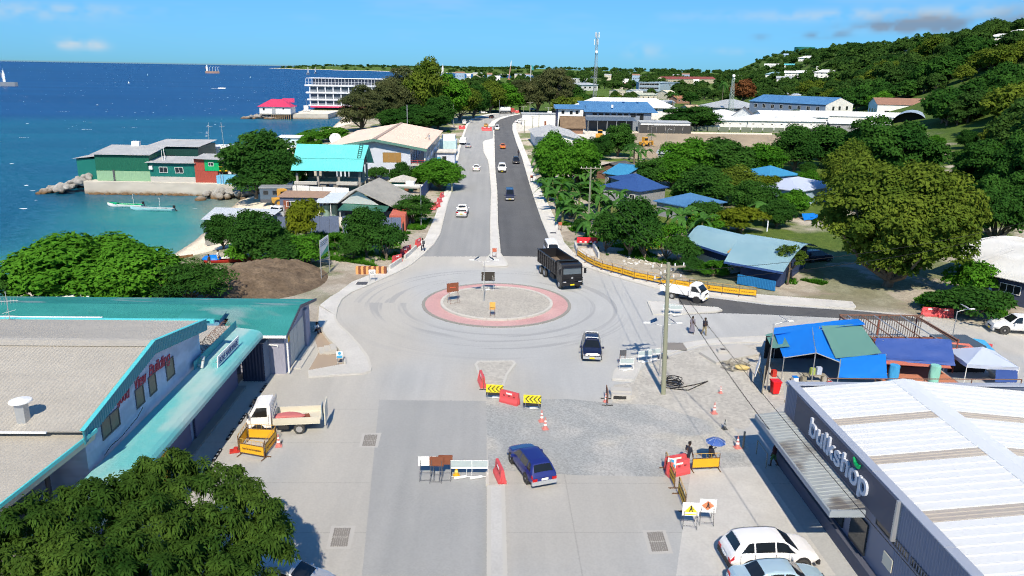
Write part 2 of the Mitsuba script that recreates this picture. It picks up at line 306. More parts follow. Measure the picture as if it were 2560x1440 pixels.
struct('road', MB().sheet(sr, .014), 'new_asphalt')
gp = Polygon(GL([(1218, 1003), (1420, 999), (1530, 1010), (1640, 1014), (1700, 1035), (1830, 1070), (1865, 1110), (1880, 1165), (1700, 1175), (1660, 1190), (1440, 1186), (1225, 1172)])).buffer(.1)
struct('gravel_patch', MB().sheet(gp, .014), 'loose_gravel')
slab = Polygon(GL([(1728, 1172), (1895, 1163), (2090, 1440), (1690, 1440)])).buffer(0)
struct('parking_slab', MB().sheet(slab, .014), 'pavement_concrete')
old = Polygon(GL([(948, 1000), (1217, 1003), (1216, 1440), (905, 1440)])).buffer(0)
M('grey_slab', (.30, .305, .31), .9, 0, .2)
struct('road', MB().sheet(old, .014), 'worn_concrete' if 'worn_concrete' in scene else MP('worn_concrete', lambda p, n, uv: mix((.30, .31, .315), (.39, .395, .395), .6 * fbm(p.x * 1.2, p.y / 18, 3, 3) + .4 * fbm(p.x / 2, p.y / 3, 6, 3)) * (.95 + .1 * noise(p.x * 13, p.y * 13)), .88, .25))

def pavement(name, outer, inner, h=.13, kerb_w=.22, label=None):
    """a raised pavement between its kerb line and its inner edge, with a kerb and cross joints"""
    o, i = [tuple(p) for p in outer], [tuple(p) for p in inner]
    P = Polygon(o + i[::-1]).buffer(0)
    k = LineString(o).buffer(kerb_w, cap_style=2, join_style=2)
    key = struct(name, MB().prism(P.difference(k), 0.0, h - .012), 'pavement_concrete')
    L = LineString(o); cuts, s = [], 0.0
    n = max(1, min(60, int(L.length / 2.4))); step = L.length / n
    for j in range(n):
        seg = shapely.ops.substring(L, j * step + .012, (j + 1) * step - .012).buffer(kerb_w, cap_style=2, join_style=2).intersection(P)
        if seg.area > .01: sub(key, 'kerb', MB().prism(seg, 0.0, h), 'kerb_concrete')
    return key
pl = pavement('pavement', GL(LEFT_KERB), GL(LEFT_IN))
pr_ = pavement('pavement', GL(RIGHT_KERB[::-1]), GL(RIGHT_OUT[::-1]))
side_in = [(1425, 626), (1450, 645), (1490, 664), (1540, 678), (1640, 703), (1775, 727), (1920, 740), (2130, 756), (2140, 768)]
pavement('pavement', GL(SIDE_N[:-1]), GL(side_in))
NL_OUT = [(841, 792), (841, 800), (850, 815), (875, 837), (902, 867), (922, 895), (930, 920), (927, 930), (912, 935)]
NL_IN = [(798, 768), (796, 806), (802, 825), (822, 852), (850, 880), (862, 900), (862, 912), (770, 929), (772, 945)]
pavement('pavement', GL(NL_OUT), GL(NL_IN))
SE_IN = [(1585, 955), (1600, 922), (1622, 905), (1655, 893), (1700, 878), (1755, 864), (1830, 859), (1920, 857)]
pavement('pavement', GL([(1530, 952), (1534, 930)] + SIDE_S), GL(SE_IN))
# dirt in front of the green building, soil verge south of the side road
M('brown_dirt', (.36, .29, .23), .95); M('pale_sand', (.5, .45, .38), .95)
struct('dirt_patch', MB().sheet(Polygon(GL([(800, 826), (822, 853), (850, 881), (862, 901), (862, 912), (770, 929), (798, 880), (785, 845)])), .018), 'brown_dirt')
struct('gravel_verge', MB().sheet(Polygon(GL([(1586, 956), (1602, 924), (1656, 896), (1756, 867), (1920, 860), (1960, 870), (1960, 1010), (1860, 1075), (1700, 1040), (1640, 1016), (1530, 1010), (1534, 962)])).buffer(0), .011), MP('dusty_gravel', lambda p, n, uv: mix((.40, .385, .355), (.50, .485, .45), fbm(p.x / 1.8, p.y / 1.8, 2, 3)) * (.87 + .24 * voronoi(p.x * 5, p.y * 5)[2]), .95, .15))
# roundabout: apron ring, kerb ring, gravel island
C0 = np.array([.7, 75.8]); R1, R2 = 7.75, 5.85
def ringseg(r0, r1, a0, a1, n=6):
    a = np.linspace(a0, a1, n); return Polygon([(C0[0] + r0 * math.cos(t), C0[1] + r0 * math.sin(t)) for t in a] + [(C0[0] + r1 * math.cos(t), C0[1] + r1 * math.sin(t)) for t in a[::-1]])
ap = struct('roundabout_apron', MB().prism(Point(*C0).buffer(R1 - .32, 48).difference(Point(*C0).buffer(R2, 48)), 0, .07), MP('red_concrete', lambda p, n, uv: mix((.48, .27, .27), (.56, .37, .365), fbm(p.x / 1.5, p.y / 1.5, 3, 3)) * (.93 + .14 * noise(p.x * 9, p.y * 9)), .88, .2))
for j in range(40): sub(ap, 'kerb', MB().prism(ringseg(R1 - .32, R1, j * math.tau / 40 + .004, (j + 1) * math.tau / 40 - .004), 0, .085), 'grey_concrete')
isl = struct('roundabout_island', MB().prism(Point(*C0).buffer(R2 - .3, 48), 0, .2), MP('island_gravel', lambda p, n, uv: mix((.36, .34, .31), (.45, .43, .39), fbm(p.x / 1.6, p.y / 1.6, 2, 3)) * (.86 + .26 * voronoi(p.x * 7, p.y * 7)[2]), .95, .15))
for j in range(36): sub(isl, 'kerb', MB().prism(ringseg(R2 - .3, R2, j * math.tau / 36 + .004, (j + 1) * math.tau / 36 - .004), 0, .26), 'kerb_concrete')
# medians and splitter islands
def island(name, outline, h=.15, fill='pavement_concrete', kw=.22, joints=True):
    P = Polygon(outline).buffer(0); inn = P.buffer(-kw)
    key = struct(name, MB().prism(inn, 0, h - .012), fill)
    ring = P.difference(inn); b = P.bounds
    if joints:
        L = P.exterior; n = max(4, min(40, int(L.length / 2.4))); st = L.length / n
        for j in range(n):
            g = shapely.ops.substring(L, j * st + .01, (j + 1) * st - .01).buffer(kw, cap_style=2, join_style=2).intersection(ring)
            if g.area > .01: sub(key, 'kerb', MB().prism(g, 0, h), 'kerb_concrete')
    return key
island('median', GL([(1216, 1560), (1218, 1218), (1262, 1216), (1272, 1560)]))
island('median', GL([(1207, 661), (1226, 635), (1225, 560), (1228, 480), (1223, 420), (1220, 402), (1209, 382), (1207, 356), (1212, 352), (1233, 347), (1233, 326), (1235.5, 326), (1236, 347), (1238, 420), (1243, 480), (1245, 560), (1252, 635), (1270, 661), (1268, 668), (1207, 667)]))
island('median', GL([(1220, 316), (1230, 303), (1252, 293), (1290, 286), (1300, 284), (1300, 286), (1275, 291), (1250, 299), (1238, 309), (1236, 316)]), .15)
sp = island('traffic_island', GL([(1617, 755), (1650, 757), (1702, 765), (1795, 771), (1806, 778), (1792, 782), (1705, 787), (1632, 789)]))
s2 = island('traffic_island', GL([(1186, 914), (1194, 906), (1284, 905), (1291, 912), (1270, 940), (1256, 984), (1206, 968)]), .15, 'dusty_gravel')
struct('kerb', MB().prism(LineString(GL([(1218.5, 1180), (1218.5, 1216)])).buffer(.1, cap_style=2), 0, .15), 'kerb_concrete')
for pts in ([(825, 1368), (836, 1320), (880, 1320), (868, 1368)], [(905, 1116), (912, 1087), (946, 1086), (938, 1116)], [(1630, 1381), (1616, 1331), (1657, 1331), (1672, 1379)]):
    P = Polygon(GL(pts)); g = struct('drain_cover', MB().sheet(P.buffer(.18, join_style=2), .018), 'pale_concrete'); a = np.array(GL(pts))
    for u in np.linspace(0, 1, 9)[:-1]:
        for w_ in (0, .5):
            c = [a[0] + (a[3] - a[0]) * (u + du) + (a[1] - a[0]) * (w_ + dw) for du, dw in ((.012, .02), (.113, .02), (.113, .48), (.012, .48))]
            sub(g, 'bar', MB().prism(c, .018, .032), 'drain_grate')
for x, y, s in ((905, 711, .6), (1687, 869, .9), (1383, 584, .45), (1351, 490, .35), (1656, 894, .45)):
    c = G2(x, y); struct('drain_cover', MB().prism(Polygon([(c[0] - s, c[1] - s), (c[0] + s, c[1] - s), (c[0] + s, c[1] + s), (c[0] - s, c[1] + s)]), .1, .142), 'dark_grey' if s < .9 else 'drain_grate')
# sports field and yards north-east
struct('sports_field', MB().sheet(GL([(1585, 331), (1925, 337), (2060, 345), (2000, 400), (1585, 395)]), .01), MP('dry_turf', lambda p, n, uv: mix((.20, .165, .125), (.30, .25, .19), fbm(p.x / 9, p.y / 22, 2, 3)), .95, .1))
struct('path', MB().sheet(GL([(1580, 328), (1930, 333), (1930, 337), (1580, 332)]), .014), 'pale_sand')
struct('yard', MB().sheet(GL([(1290, 330), (1290, 300), (1350, 285), (1420, 284), (1560, 335), (1575, 352), (1480, 352), (1400, 318)]), .008), 'dusty_gravel')
# ---------------------------------------------------------------- building helpers
def corr(m, a, b, c, d, pitch=.2, amp=.02, t=.01, prof=(0, 1, 1, 0), at=(0, .25, .5, .75)):
    """a ribbed metal sheet a-b-c-d; the ribs run from a to d and repeat along a-b"""
    a, b, c, d = (np.array(q, float) for q in (a, b, c, d))
    n = np.cross(b - a, d - a); n /= np.linalg.norm(n); L = np.linalg.norm(b - a); k = max(1, int(round(L / pitch)))
    u = np.concatenate([(i + np.array(at)) / k for i in range(k)] + [[1.0]]); h = np.concatenate([np.tile(prof, k), [prof[0]]]) * amp
    lo = a + (b - a) * u[:, None] + n * h[:, None]; hi = d + (c - d) * u[:, None] + n * h[:, None]
    N = len(u); i = np.arange(N - 1)
    m.add(np.vstack([lo, hi]), np.stack([i, i + 1, i + 1 + N, i + N], 1))
    return m.slab(a - n * .005, b - n * .005, c - n * .005, d - n * .005, max(t, .02))
def window(p, c, w, h, nrm, frame=None, glass='dark_glass', bars=1, name='window', d=.05):
    """a framed window on a wall; nrm is the outward direction (x, y)"""
    frame = frame or WHITE
    n = np.array([nrm[0], nrm[1], 0.0]); t = np.array([-n[1], n[0], 0.0]); c = np.array(c, float); rz = math.atan2(t[1], t[0])
    m = MB(); f = .07
    for s in (-1, 1):
        m.box(c + t * s * (w / 2 - f / 2) + n * d / 2, (f, d, h), rz); m.box(c + np.array([0, 0, s * (h / 2 - f / 2)]) + n * d / 2, (w - 2 * f, d, f), rz)
    for i in range(bars): m.box(c + t * (w * ((i + 1) / (bars + 1) - .5)) + n * d / 2, (f * .7, d * .8, h - 2 * f), rz)
    k = p.add(name, m, frame)
    p.add(f'{k}__pane', MB().box(c + n * .012, (w - 2 * f, .02, h - 2 * f), rz), glass)
def house(name, label, cx, cy, rz, w, d, eave, rise, wall, roof, over=.6, style='gable', win=(), doors=(), cat='house', group=None, z=0.0, stor=1, rib=.25, put=True, extra=None):
    """a building w long (local x) and d deep, ridge along local x. win: (side, count, width, height); sides f b l r, f faces local -y"""
    p = Proto(); x, y = w / 2, d / 2; e = eave; m = MB()
    if style == 'gable':
        v = [(-x, -y, 0), (x, -y, 0), (x, y, 0), (-x, y, 0), (-x, -y, e), (x, -y, e), (x, y, e), (-x, y, e), (-x, 0, e + rise), (x, 0, e + rise)]
        m.add(v, [[0, 1, 5], [0, 5, 4], [2, 3, 7], [2, 7, 6], [1, 2, 6], [1, 6, 5], [3, 0, 4], [3, 4, 7], [4, 8, 7], [5, 6, 9]])
    else: m.bx(-x, x, -y, y, 0, e)
    p.add('wall', m, wall)
    r = MB(); o = over; k = rise / y if y else 0; zo = e - k * o + .06
    if style == 'gable':
        zr = e + rise + .06
        corr(r, (-x - o, -y - o, zo), (x + o, -y - o, zo), (x + o, 0, zr), (-x - o, 0, zr), rib); corr(r, (x + o, y + o, zo), (-x - o, y + o, zo), (-x - o, 0, zr), (x + o, 0, zr), rib)
        r.box((0, 0, zr + .02), (w + 2 * o, .35, .05))
    elif style == 'hip':
        q = max(x - y, .1); zr = e + rise + .06; X_, Y_ = x + o, y + o
        A, B, C_, D_ = (-X_, -Y_, zo), (X_, -Y_, zo), (X_, Y_, zo), (-X_, Y_, zo); E_, F_ = (-q, 0, zr), (q, 0, zr)
        r.add([A, B, C_, D_, E_, F_, *[(a, b, c - .14) for a, b, c in (A, B, C_, D_)]], [[0, 1, 5], [0, 5, 4], [2, 3, 4], [2, 4, 5], [1, 2, 5], [3, 0, 4], [0, 6, 7], [0, 7, 1], [1, 7, 8], [1, 8, 2], [2, 8, 9], [2, 9, 3], [3, 9, 6], [3, 6, 0], [6, 9, 8], [6, 8, 7]])
    elif style == 'mono':
        corr(r, (-x - o, -y - o, e + .08), (x + o, -y - o, e + .08), (x + o, y + o, e + rise + .08), (-x - o, y + o, e + rise + .08), rib)
    else: r.bx(-x - o, x + o, -y - o, y + o, e, e + .3)
    p.add('roof', r, roof)
    for sd, n, ww, wh, *more in win:
        lev = more[0] if more else None; fr = more[1] if len(more) > 1 else None
        for s in range(stor):
            sh = e / stor; zc = s * sh + (lev if lev else sh * .56)
            for i in range(n):
                u = (i + .5) / n - .5
                if sd in 'fb': c, nr = (u * w * .94, (-y if sd == 'f' else y), zc), (0, -1 if sd == 'f' else 1)
                else: c, nr = ((-x if sd == 'l' else x), u * d * .9, zc), (-1 if sd == 'l' else 1, 0)
                window(p, c, ww, wh, nr, fr, bars=1 if ww > 1.0 else 0)
    for sd, u in doors:
        c = {'f': (u * w, -y - .02, 1.0), 'b': (u * w, y + .02, 1.0), 'l': (-x - .02, u * d, 1.0), 'r': (x + .02, u * d, 1.0)}[sd]
        dm = MB().box(c, (.9, .06, 2.0) if sd in 'fb' else (.06, .9, 2.0)); kd = p.add('door', dm, BROWN)
    if extra: extra(p)
    return p.put(name, label, cat, (cx, cy, z), rz, group=group)
def shear_text(text, h, depth=.03, bold=True, slant=0.0):
    m = meshkit.text_mesh(text, h, depth, bold); v = np.array(m.vertices); v[:, 0] += slant * v[:, 1]; return v, np.array(m.faces)
def wall_text(p, name, text, h, mat, org, right, up, depth=.03, bold=True, slant=0.0, fit=None):
    """lettering on a plane: starts at org, reads along right"""
    v, f = shear_text(text, h, depth, bold, slant)
    if fit: v[:, 0] *= fit / (v[:, 0].max() - v[:, 0].min())
    R, U = np.array(right, float), np.array(up, float); R /= np.linalg.norm(R); U /= np.linalg.norm(U); N = np.cross(R, U)
    return p.add(name, (np.array(org) + v[:, :1] * R + v[:, 1:2] * U + v[:, 2:3] * N, f), mat)

# ---------------------------------------------------------------- left front: building with the red lettering
MP('weathered_roof', lambda p, n, uv: mix((.37, .35, .315), (.46, .435, .39), .5 * fbm(p.x / 3, p.y / 1.6, 2, 3) + .5 * fbm(p.x / 9, p.y * 1.1, 4, 2)) * (.97 + .06 * noise(p.x * 3, p.y * 3)), .7, .3)
MP('old_green_roof', lambda p, n, uv: mix(mix((.02, .20, .19), (.05, .30, .29), fbm(p.x / 4, p.y / 1.5, 2, 3)), (.24, .34, .36), smoothstep(.55, .78, fbm(p.x / 3.3 + p.y / 3, p.y / 2.2, 7, 3)) * .65), .6, .3)
MP('faded_canopy', lambda p, n, uv: mix((.13, .48, .50), (.42, .56, .55), smoothstep(.35, .75, fbm(p.x * .8, p.y / 4, 2, 3)) * .8 + .1 * noise(p.x * 5, p.y * 5)), .5, .35)
MP('stained_wall', lambda p, n, uv: mix((.50, .56, .72), (.40, .46, .60), smoothstep(.4, .75, fbm(p.x * .7 + p.y * .7, p.z * 2.2, 3, 3))) * (.96 + .08 * noise(p.y * 9, p.z * 9)), .88, .2)
g = Proto(); W = -19.2
g.add('wall', MB().add([(W, 33.2, 0), (W, 47.9, 0), (W, 47.9, 7.0), (W, 40.8, 8.2), (W, 33.2, 6.9), (-62, 33.2, 0), (-62, 47.9, 0), (-62, 47.9, 7.0), (-62, 40.8, 8.2), (-62, 33.2, 6.9)],
      [[0, 1, 2], [0, 2, 3], [0, 3, 4], [5, 7, 6], [5, 8, 7], [5, 9, 8], [0, 4, 9], [0, 9, 5], [1, 6, 7], [1, 7, 2]]), 'stained_wall')
r = MB(); corr(r, (-64, 32.6, 6.98), (-18.85, 32.6, 6.98), (-18.85, 40.8, 8.42), (-64, 40.8, 8.42), .2, .022); corr(r, (-18.85, 48.7, 7.03), (-64, 48.7, 7.03), (-64, 40.8, 8.42), (-18.85, 40.8, 8.42), .2, .022)
k = g.add('roof', r, 'weathered_roof'); g.add('roof__ridge_cap', MB().slab((-64, 40.2, 8.36), (-18.9, 40.2, 8.40), (-18.9, 40.8, 8.51), (-64, 40.8, 8.47), .02).slab((-64, 40.8, 8.47), (-18.9, 40.8, 8.51), (-18.9, 41.4, 8.40), (-64, 41.4, 8.36), .02), 'weathered_roof')
PXY = lambda px, py, x: EYE + ray(px, py) * (x / ray(px, py)[0])
fa = MB()   # ribbed verge boards that follow the gable
corr(fa, (-18.8, 32.5, 6.36), (-18.8, 40.6, 7.8), (-18.8, 40.6, 8.56), (-18.8, 32.5, 7.08), .22, .03); corr(fa, (-18.8, 40.6, 7.8), (-18.8, 48.4, 6.5), (-18.8, 48.4, 7.26), (-18.8, 40.6, 8.56), .22, .03)
g.add('verge_board', fa, TEAL); g.add('verge_board__cap', MB().slab((-18.95, 32.5, 7.11), (-18.72, 32.5, 7.11), (-18.72, 40.6, 8.60), (-18.95, 40.6, 8.60), .03).slab((-18.95, 40.6, 8.60), (-18.72, 40.6, 8.60), (-18.72, 48.4, 7.30), (-18.95, 48.4, 7.30), .03), TURQ)
g.add('gutter', MB().bx(-64, -18.45, 48.7, 48.95, 6.85, 7.1), TURQ); g.add('gutter', MB().bx(-50, -20.5, 32.5, 32.6, 6.93, 7.0), WHITE)
for y0, y1, z0, z1, b in ((42.5, 43.65, 5.3, 6.5, 0), (40.15, 41.1, 5.35, 6.5, 0), (38.5, 39.5, 5.35, 6.45, 0), (34.75, 36.6, 5.4, 6.4, 1)):
    window(g, (W, (y0 + y1) / 2, (z0 + z1) / 2), y1 - y0, z1 - z0, (1, 0), DGREY, 'brown_glass' if 'brown_glass' in scene else M('brown_glass', (.10, .085, .07), .35), b)
for txt, q0, q1, h in (('good', (291, 1016), (325, 990), .50), ('View', (335, 975), (364, 954), .58), ('Building', (372, 942), (425, 903), .60)):
    A_, B_ = PXY(*q0, W + .01), PXY(*q1, W + .01); wall_text(g, 'lettering', txt, h, TRED, A_, B_ - A_, (0, 0, 1), .03, True, .3, np.linalg.norm(B_ - A_))
# lower wing towards the camera
e0, e1 = np.array([-20.5, 26.0, 5.8]), np.array([-18.75, 33.4, 6.72])
corr(w := MB(), (-64, 26.0, 5.8), tuple(e0), tuple(e1), (-64, 33.4, 6.72), .2, .022); g.add('wing_roof', w, 'weathered_roof')
wf = MB(); wf.slab(e0 + [.06, 0, .06], e1 + [.06, 0, .06], e1 + [.06, 0, -.12], e0 + [.06, 0, -.12], .08); g.add('wing_fascia', wf, TURQ)
g.add('wing_soffit', MB().slab(e0 + [.0, 0, -.13], e1 + [.0, 0, -.13], e1 + [-.1, 0, -.5], e0 + [-.1, 0, -.5], .05), CREAM)
g.add('wing_wall', MB().bx(-60, -21.4, 22, 30.2, 0, 5.6).bx(-60, -23.5, 30.2, 33.1, 0, 5.6), 'stained_wall')
g.add('wing_column', MB().cyl((-20.6, 32.2, 2.8), (-20.6, 32.2, 6.2), .12), DGREY)
window(g, (-21.4, 27.3, 4.4), 2.6, 1.3, (1, 0), DGREY, 'brown_glass', 1)
g.add('balustrade', corr(MB(), (-19.6, 30.4, 2.8), (-19.6, 33.1, 2.8), (-19.6, 33.1, 3.9), (-19.6, 30.4, 3.9), .2, .03), M('pale_green_metal', (.35, .48, .45), .6)); g.add('floor', MB().bx(-24, -19.5, 26, 33.1, 2.6, 2.8), CONCD)
# street canopy with a rolled front edge
prof = [(-19.06, 4.62), (-18.3, 4.52), (-17.75, 4.47), (-17.4, 4.40), (-17.17, 4.26), (-17.05, 4.05), (-17.05, 3.82)]
c = MB(); ys = np.arange(28.0, 54.51, .11); h = np.tile([0, .014], len(ys))[:len(ys)]
V = np.array([[(x + .8 * hh, yy, z + .4 * hh) for x, z in prof] for yy, hh in zip(ys, h)]).reshape(-1, 3); n_, m_ = len(ys), len(prof); I = np.arange(n_ * m_).reshape(n_, m_)
Q = np.stack([I[:-1, :-1], I[:-1, 1:], I[1:, 1:], I[1:, :-1]], -1).reshape(-1, 4); c.add(V, Q); c.add(V - [0.02, 0, .03], Q[:, ::-1])
g.add('canopy', c, 'faded_canopy'); g.add('canopy__upstand', corr(MB(), (-18.95, 46.0, 4.55), (-18.95, 54.4, 4.55), (-18.95, 54.4, 5.15), (-18.95, 46.0, 5.15), .2, .02), TEAL)

for a, b in ((29, 33.6), (34.4, 38.2), (40.4, 44.6), (45.4, 53.8)):
    g.add('shopfront', MB().bx(-19.1, -19.0, a, b, 0, 3.9), M('shopfront_blue', (.13, .14, .24), .7) if 'shopfront_blue' not in scene else 'shopfront_blue')
g.add('yellow_panel', MB().bx(-19.0, -18.55, 38.5, 40.2, .1, 3.0), YEL); g.add('yellow_panel', MB().bx(-19.0, -18.7, 33.6, 34.3, .1, 3.0), YEL)
g.add('step', MB().bx(-19.0, -18.4, 29, 53.8, 0, .16), CONCD)
g.add('drain_pipe', MB().tube([(-19.0, 47.2, 5.0), (-18.75, 47.2, 5.05), (-18.6, 46.6, 4.95), (-18.6, 46.3, 4.6)], .1, 8).tube([(-19.0, 46.6, 4.75), (-18.7, 46.4, 4.75)], .08, 8), M('old_white_pipe', (.5, .55, .56), .6))
g.add('cable', MB().tube([(-19.07, 34.5, 4.75), (-19.07, 35.2, 4.9), (-19.05, 36.3, 4.85), (-19.05, 38.2, 5.05), (-19.05, 38.9, 5.3)], .02, 4), BLACK)
g.put('building', 'pale blue gabled building with red hand painted lettering, grey ribbed roof and turquoise street canopy', 'building')
# things on that roof
vz = 7.02; p = Proto(); b = G(30, 1082, 7.1)
p.add('duct', MB().box((0, 0, .5), (.42, .42, 1.3)), STEEL); p.add('cap', MB().cyl((0, 0, 1.15), (0, 0, 1.2), .5, .48, 20).cyl((0, 0, 1.2), (0, 0, 1.3), .48, .05, 20), WHITE, 30)
p.put('roof_vent', 'square metal roof vent with a round white cap on the grey roof', 'vent', (-22.0, 33.4, 7.0))
p = Proto(); an = MB().cyl((0, 0, 0), (0, 0, 1.9), .025); an.cyl((-.9, 0, 1.25), (.7, 0, 1.25), .015)
for i in range(9): an.cyl((-.85 + i * .18, 0, .95 + .02 * i), (-.85 + i * .18, 0, 1.55 - .02 * i), .012)
an.cyl((-.35, -.1, .45), (.4, .1, .6), .012).cyl((-.4, .1, .25), (.4, -.1, .3), .012).cyl((-.3, 0, 0), (0, 0, .8), .012); p.add('', an, STEEL)
p.put('tv_antenna', 'spindly metal television antenna on the edge of the grey roof', 'antenna', (-31.5, 48.2, 7.2), .2)
p = Proto(); p.add('board', MB().bx(-.03, .03, 0, 4.1, 0, .95), SIGNW); p.add('stay', MB().cyl((0, .8, .5), (-.7, .8, 0), .02).cyl((0, 3.2, .5), (-.7, 3.2, 0), .02), STEEL)
bl = M('sign_blue', (.03, .06, .25), .5); wall_text(p, 'lettering', 'BOVE HARDWARE', .40, bl, (.035, .25, .36), (0, 1, 0), (0, 0, 1), .012, True, 0, 3.6)
p.add('underline', MB().bx(.031, .036, .25, 3.85, .10, .20), bl)
p.put('shop_sign', 'white sign board with dark blue capitals standing on the turquoise canopy', 'sign', (-17.75, 46.7, 4.3), -.01, tilt=(0, .08))
wire = MB(); t = np.linspace(0, 22 * math.tau, 22 * 12); yy = np.linspace(46.6, 54.6, len(t))
P_ = np.stack([-19.75 + .36 * np.cos(t) + .05 * np.sin(t * .31), yy + .12 * np.sin(t * 1.0), 4.75 + .36 * np.sin(t)], 1)
for i in range(len(P_) - 1): wire.cyl(P_[i], P_[i + 1], .017, n=3, caps=False)
one('razor_wire_coil', wire, RUST, 'rusty coil of razor wire lying behind the canopy upstand', 'razor wire')
p = Proto(); p.add('roof', corr(MB(), (-26, 49.4, 4.0), (-19.9, 49.4, 4.0), (-19.5, 56.2, 4.1), (-26, 56.2, 4.1), .22, .02), 'weathered_roof'); p.add('wall', MB().bx(-25.8, -19.9, 49.5, 56, 0, 3.9), 'stained_wall')
p.put('lean_to', 'low grey roofed lean-to between the gabled building and the green roof', 'lean-to')
# long green-roofed building behind it
g = Proto(); gm = M('lilac_grey_wall', (.30, .31, .40), .85, 0, .2); gd = M('dark_corrugated', (.035, .045, .085), .5)
g.add('wall', MB().add([(-16.1, 56.5, 0), (-16.1, 65.0, 0), (-16.1, 65.0, 3.35), (-16.1, 60.6, 4.2), (-16.1, 56.5, 3.4), (-20.9, 56.5, 0), (-20.9, 56.5, 3.4), (-20.9, 65, 0)], [[0, 1, 2], [0, 2, 3], [0, 3, 4], [0, 4, 6], [0, 6, 5]]).bx(-62, -20.9, 58.6, 65.0, 0, 3.3), gm)
r = MB(); corr(r, (-20.9, 55.9, 3.42), (-15.75, 55.9, 3.42), (-15.75, 60.6, 4.42), (-20.9, 60.6, 4.42), .15, .018); corr(r, (-63, 58.4, 3.95), (-20.9, 58.4, 3.95), (-20.9, 60.6, 4.42), (-63, 60.6, 4.42), .15, .018)
corr(r, (-15.75, 66, 3.33), (-63, 66, 3.33), (-63, 60.6, 4.42), (-15.75, 60.6, 4.42), .15, .018); g.add('roof', r, 'old_green_roof')
g.add('roof__verge', MB().slab((-15.70, 55.85, 3.48), (-15.70, 60.6, 4.49), (-15.70, 60.6, 4.22), (-15.70, 55.85, 3.22), .05).slab((-15.70, 60.6, 4.49), (-15.70, 66.1, 3.40), (-15.70, 66.1, 3.14), (-15.70, 60.6, 4.22), .05), NAVY)
g.add('gutter', MB().bx(-18.6, -15.7, 55.72, 55.9, 3.28, 3.44), WHITE)
for a in (58.1, 59.25, 60.4, 61.5): g.add('door_panel', MB().bx(-16.12, -16.06, a, a + 1.08, .1, 2.9), M('pale_door', (.50, .51, .48), .7) if 'pale_door' not in scene else 'pale_door')
g.add('sign_panel', MB().bx(-16.1, -16.04, 57.1, 57.95, 2.3, 2.95), YEL); g.add('pier', MB().bx(-16.1, -15.9, 62.7, 63.6, 0, 3.3), gm)
g.add('down_pipe', MB().tube([(-16.0, 56.65, 3.2), (-15.85, 56.45, 3.1), (-15.85, 56.45, .1)], .07, 8).tube([(-18.6, 56.42, 2.9), (-18.6, 56.4, 2.55), (-16.6, 56.4, 2.45), (-16.6, 56.4, 2.3)], .05, 6), WHITE)
g.add('side_gate', corr(MB(), (-19.0, 55.0, 0), (-17.3, 55.0, 0), (-17.3, 55.0, 3.1), (-19.0, 55.0, 3.1), .25, .03), gd); g.add('side_gate', corr(MB(), (-17.3, 55.0, 0), (-17.3, 56.45, 0), (-17.3, 56.45, 3.0), (-17.3, 55.0, 3.0), .25, .03), M('blue_corrugated', (.10, .16, .25), .5))
g.add('step', MB().bx(-16.0, -15.2, 57.5, 62.5, 0, .12), CONC)
g.put('long_building', 'long low building with weathered sea green roof, lilac end wall and pale double doors', 'building')
p = Proto(); p.add('wall', corr(MB(), (-24.3, 57.3, 2.0), (-21.3, 57.3, 2.0), (-21.3, 57.3, 4.3), (-24.3, 57.3, 4.3), .3, .03).bx(-24.3, -21.3, 57.33, 58.6, 2.0, 4.3), M('shed_blue', (.14, .33, .50), .55)); p.add('roof', MB().slab((-24.5, 57.0, 4.35), (-21.1, 57.0, 4.35), (-21.1, 58.8, 4.5), (-24.5, 58.8, 4.5), .06), 'old_green_roof')
p.put('roof_shed', 'small blue ribbed box shed set in the edge of the sea green roof', 'shed')
p = Proto(); p.add('roof', corr(MB(), (-60, 54.2, 4.1), (-30.2, 54.2, 4.1), (-30.2, 56.5, 4.5), (-60, 56.5, 4.5), .2, .02), M('pale_aqua_roof', (.40, .58, .58), .5)); p.add('gutter', MB().bx(-60, -29.9, 56.5, 56.65, 4.45, 4.62), WHITE); p.add('wall', MB().bx(-60, -30.4, 54.4, 56.4, 0, 4.0), 'stained_wall')
p.put('low_annex', 'pale aqua roofed strip between the grey roof and the sea green roof', 'annex')
p = Proto(); p.add('roof', corr(MB(), (-52, 56.9, 3.5), (-24.6, 56.9, 3.5), (-24.6, 58.9, 4.15), (-52, 58.9, 4.15), .15, .018), 'old_green_roof'); p.add('wall', MB().bx(-51.8, -24.8, 57.2, 58.6, 0, 3.4), 'stained_wall')
p.put('low_annex', 'lower lean-to slope in the same sea green sheeting as the long roof', 'annex')

# ---------------------------------------------------------------- right front: shop with the white roof
b = Proto(); wx = 18.45
cw = MB(); corr(cw, (wx, 42.9, 0), (wx, 41.0, 0), (wx, 41.0, 5.2), (wx, 42.9, 5.2), .2, .03); corr(cw, (wx, 29.5, 0), (wx, 8, 0), (wx, 8, 5.3), (wx, 29.5, 5.3), .2, .03); cw.bx(wx, 18.6, 29.5, 41, 0, 5.25).bx(18.45, 46, 42.9, 43.1, 0, 5.1)
b.add('wall', cw, M('navy_cladding', (.15, .185, .28), .45, .2)); b.add('plinth', MB().bx(18.1, 18.42, 8, 43, 0, .75), M('dark_plinth', (.09, .10, .14), .8))
b.add('sign_board', MB().bx(18.22, 18.42, 29.5, 41.0, 3.55, 5.32), NAVY); b.add('corner_trim', MB().bx(18.2, 18.45, 29.38, 29.5, 3.3, 5.35), STEEL)
v, f = shear_text('bulkshop', 1.0, .12, True); v[:, 0] *= 6.9 / v[:, 0].max()
R_ = np.array([0, -1.0, 0]); b.add('lettering', (np.array([18.21, 38.75, 4.0]) + v[:, :1] * R_ + v[:, 1:2] * np.array([0, 0, 1.0]) + v[:, 2:3] * np.array([-1.0, 0, 0]), f), LETTER)
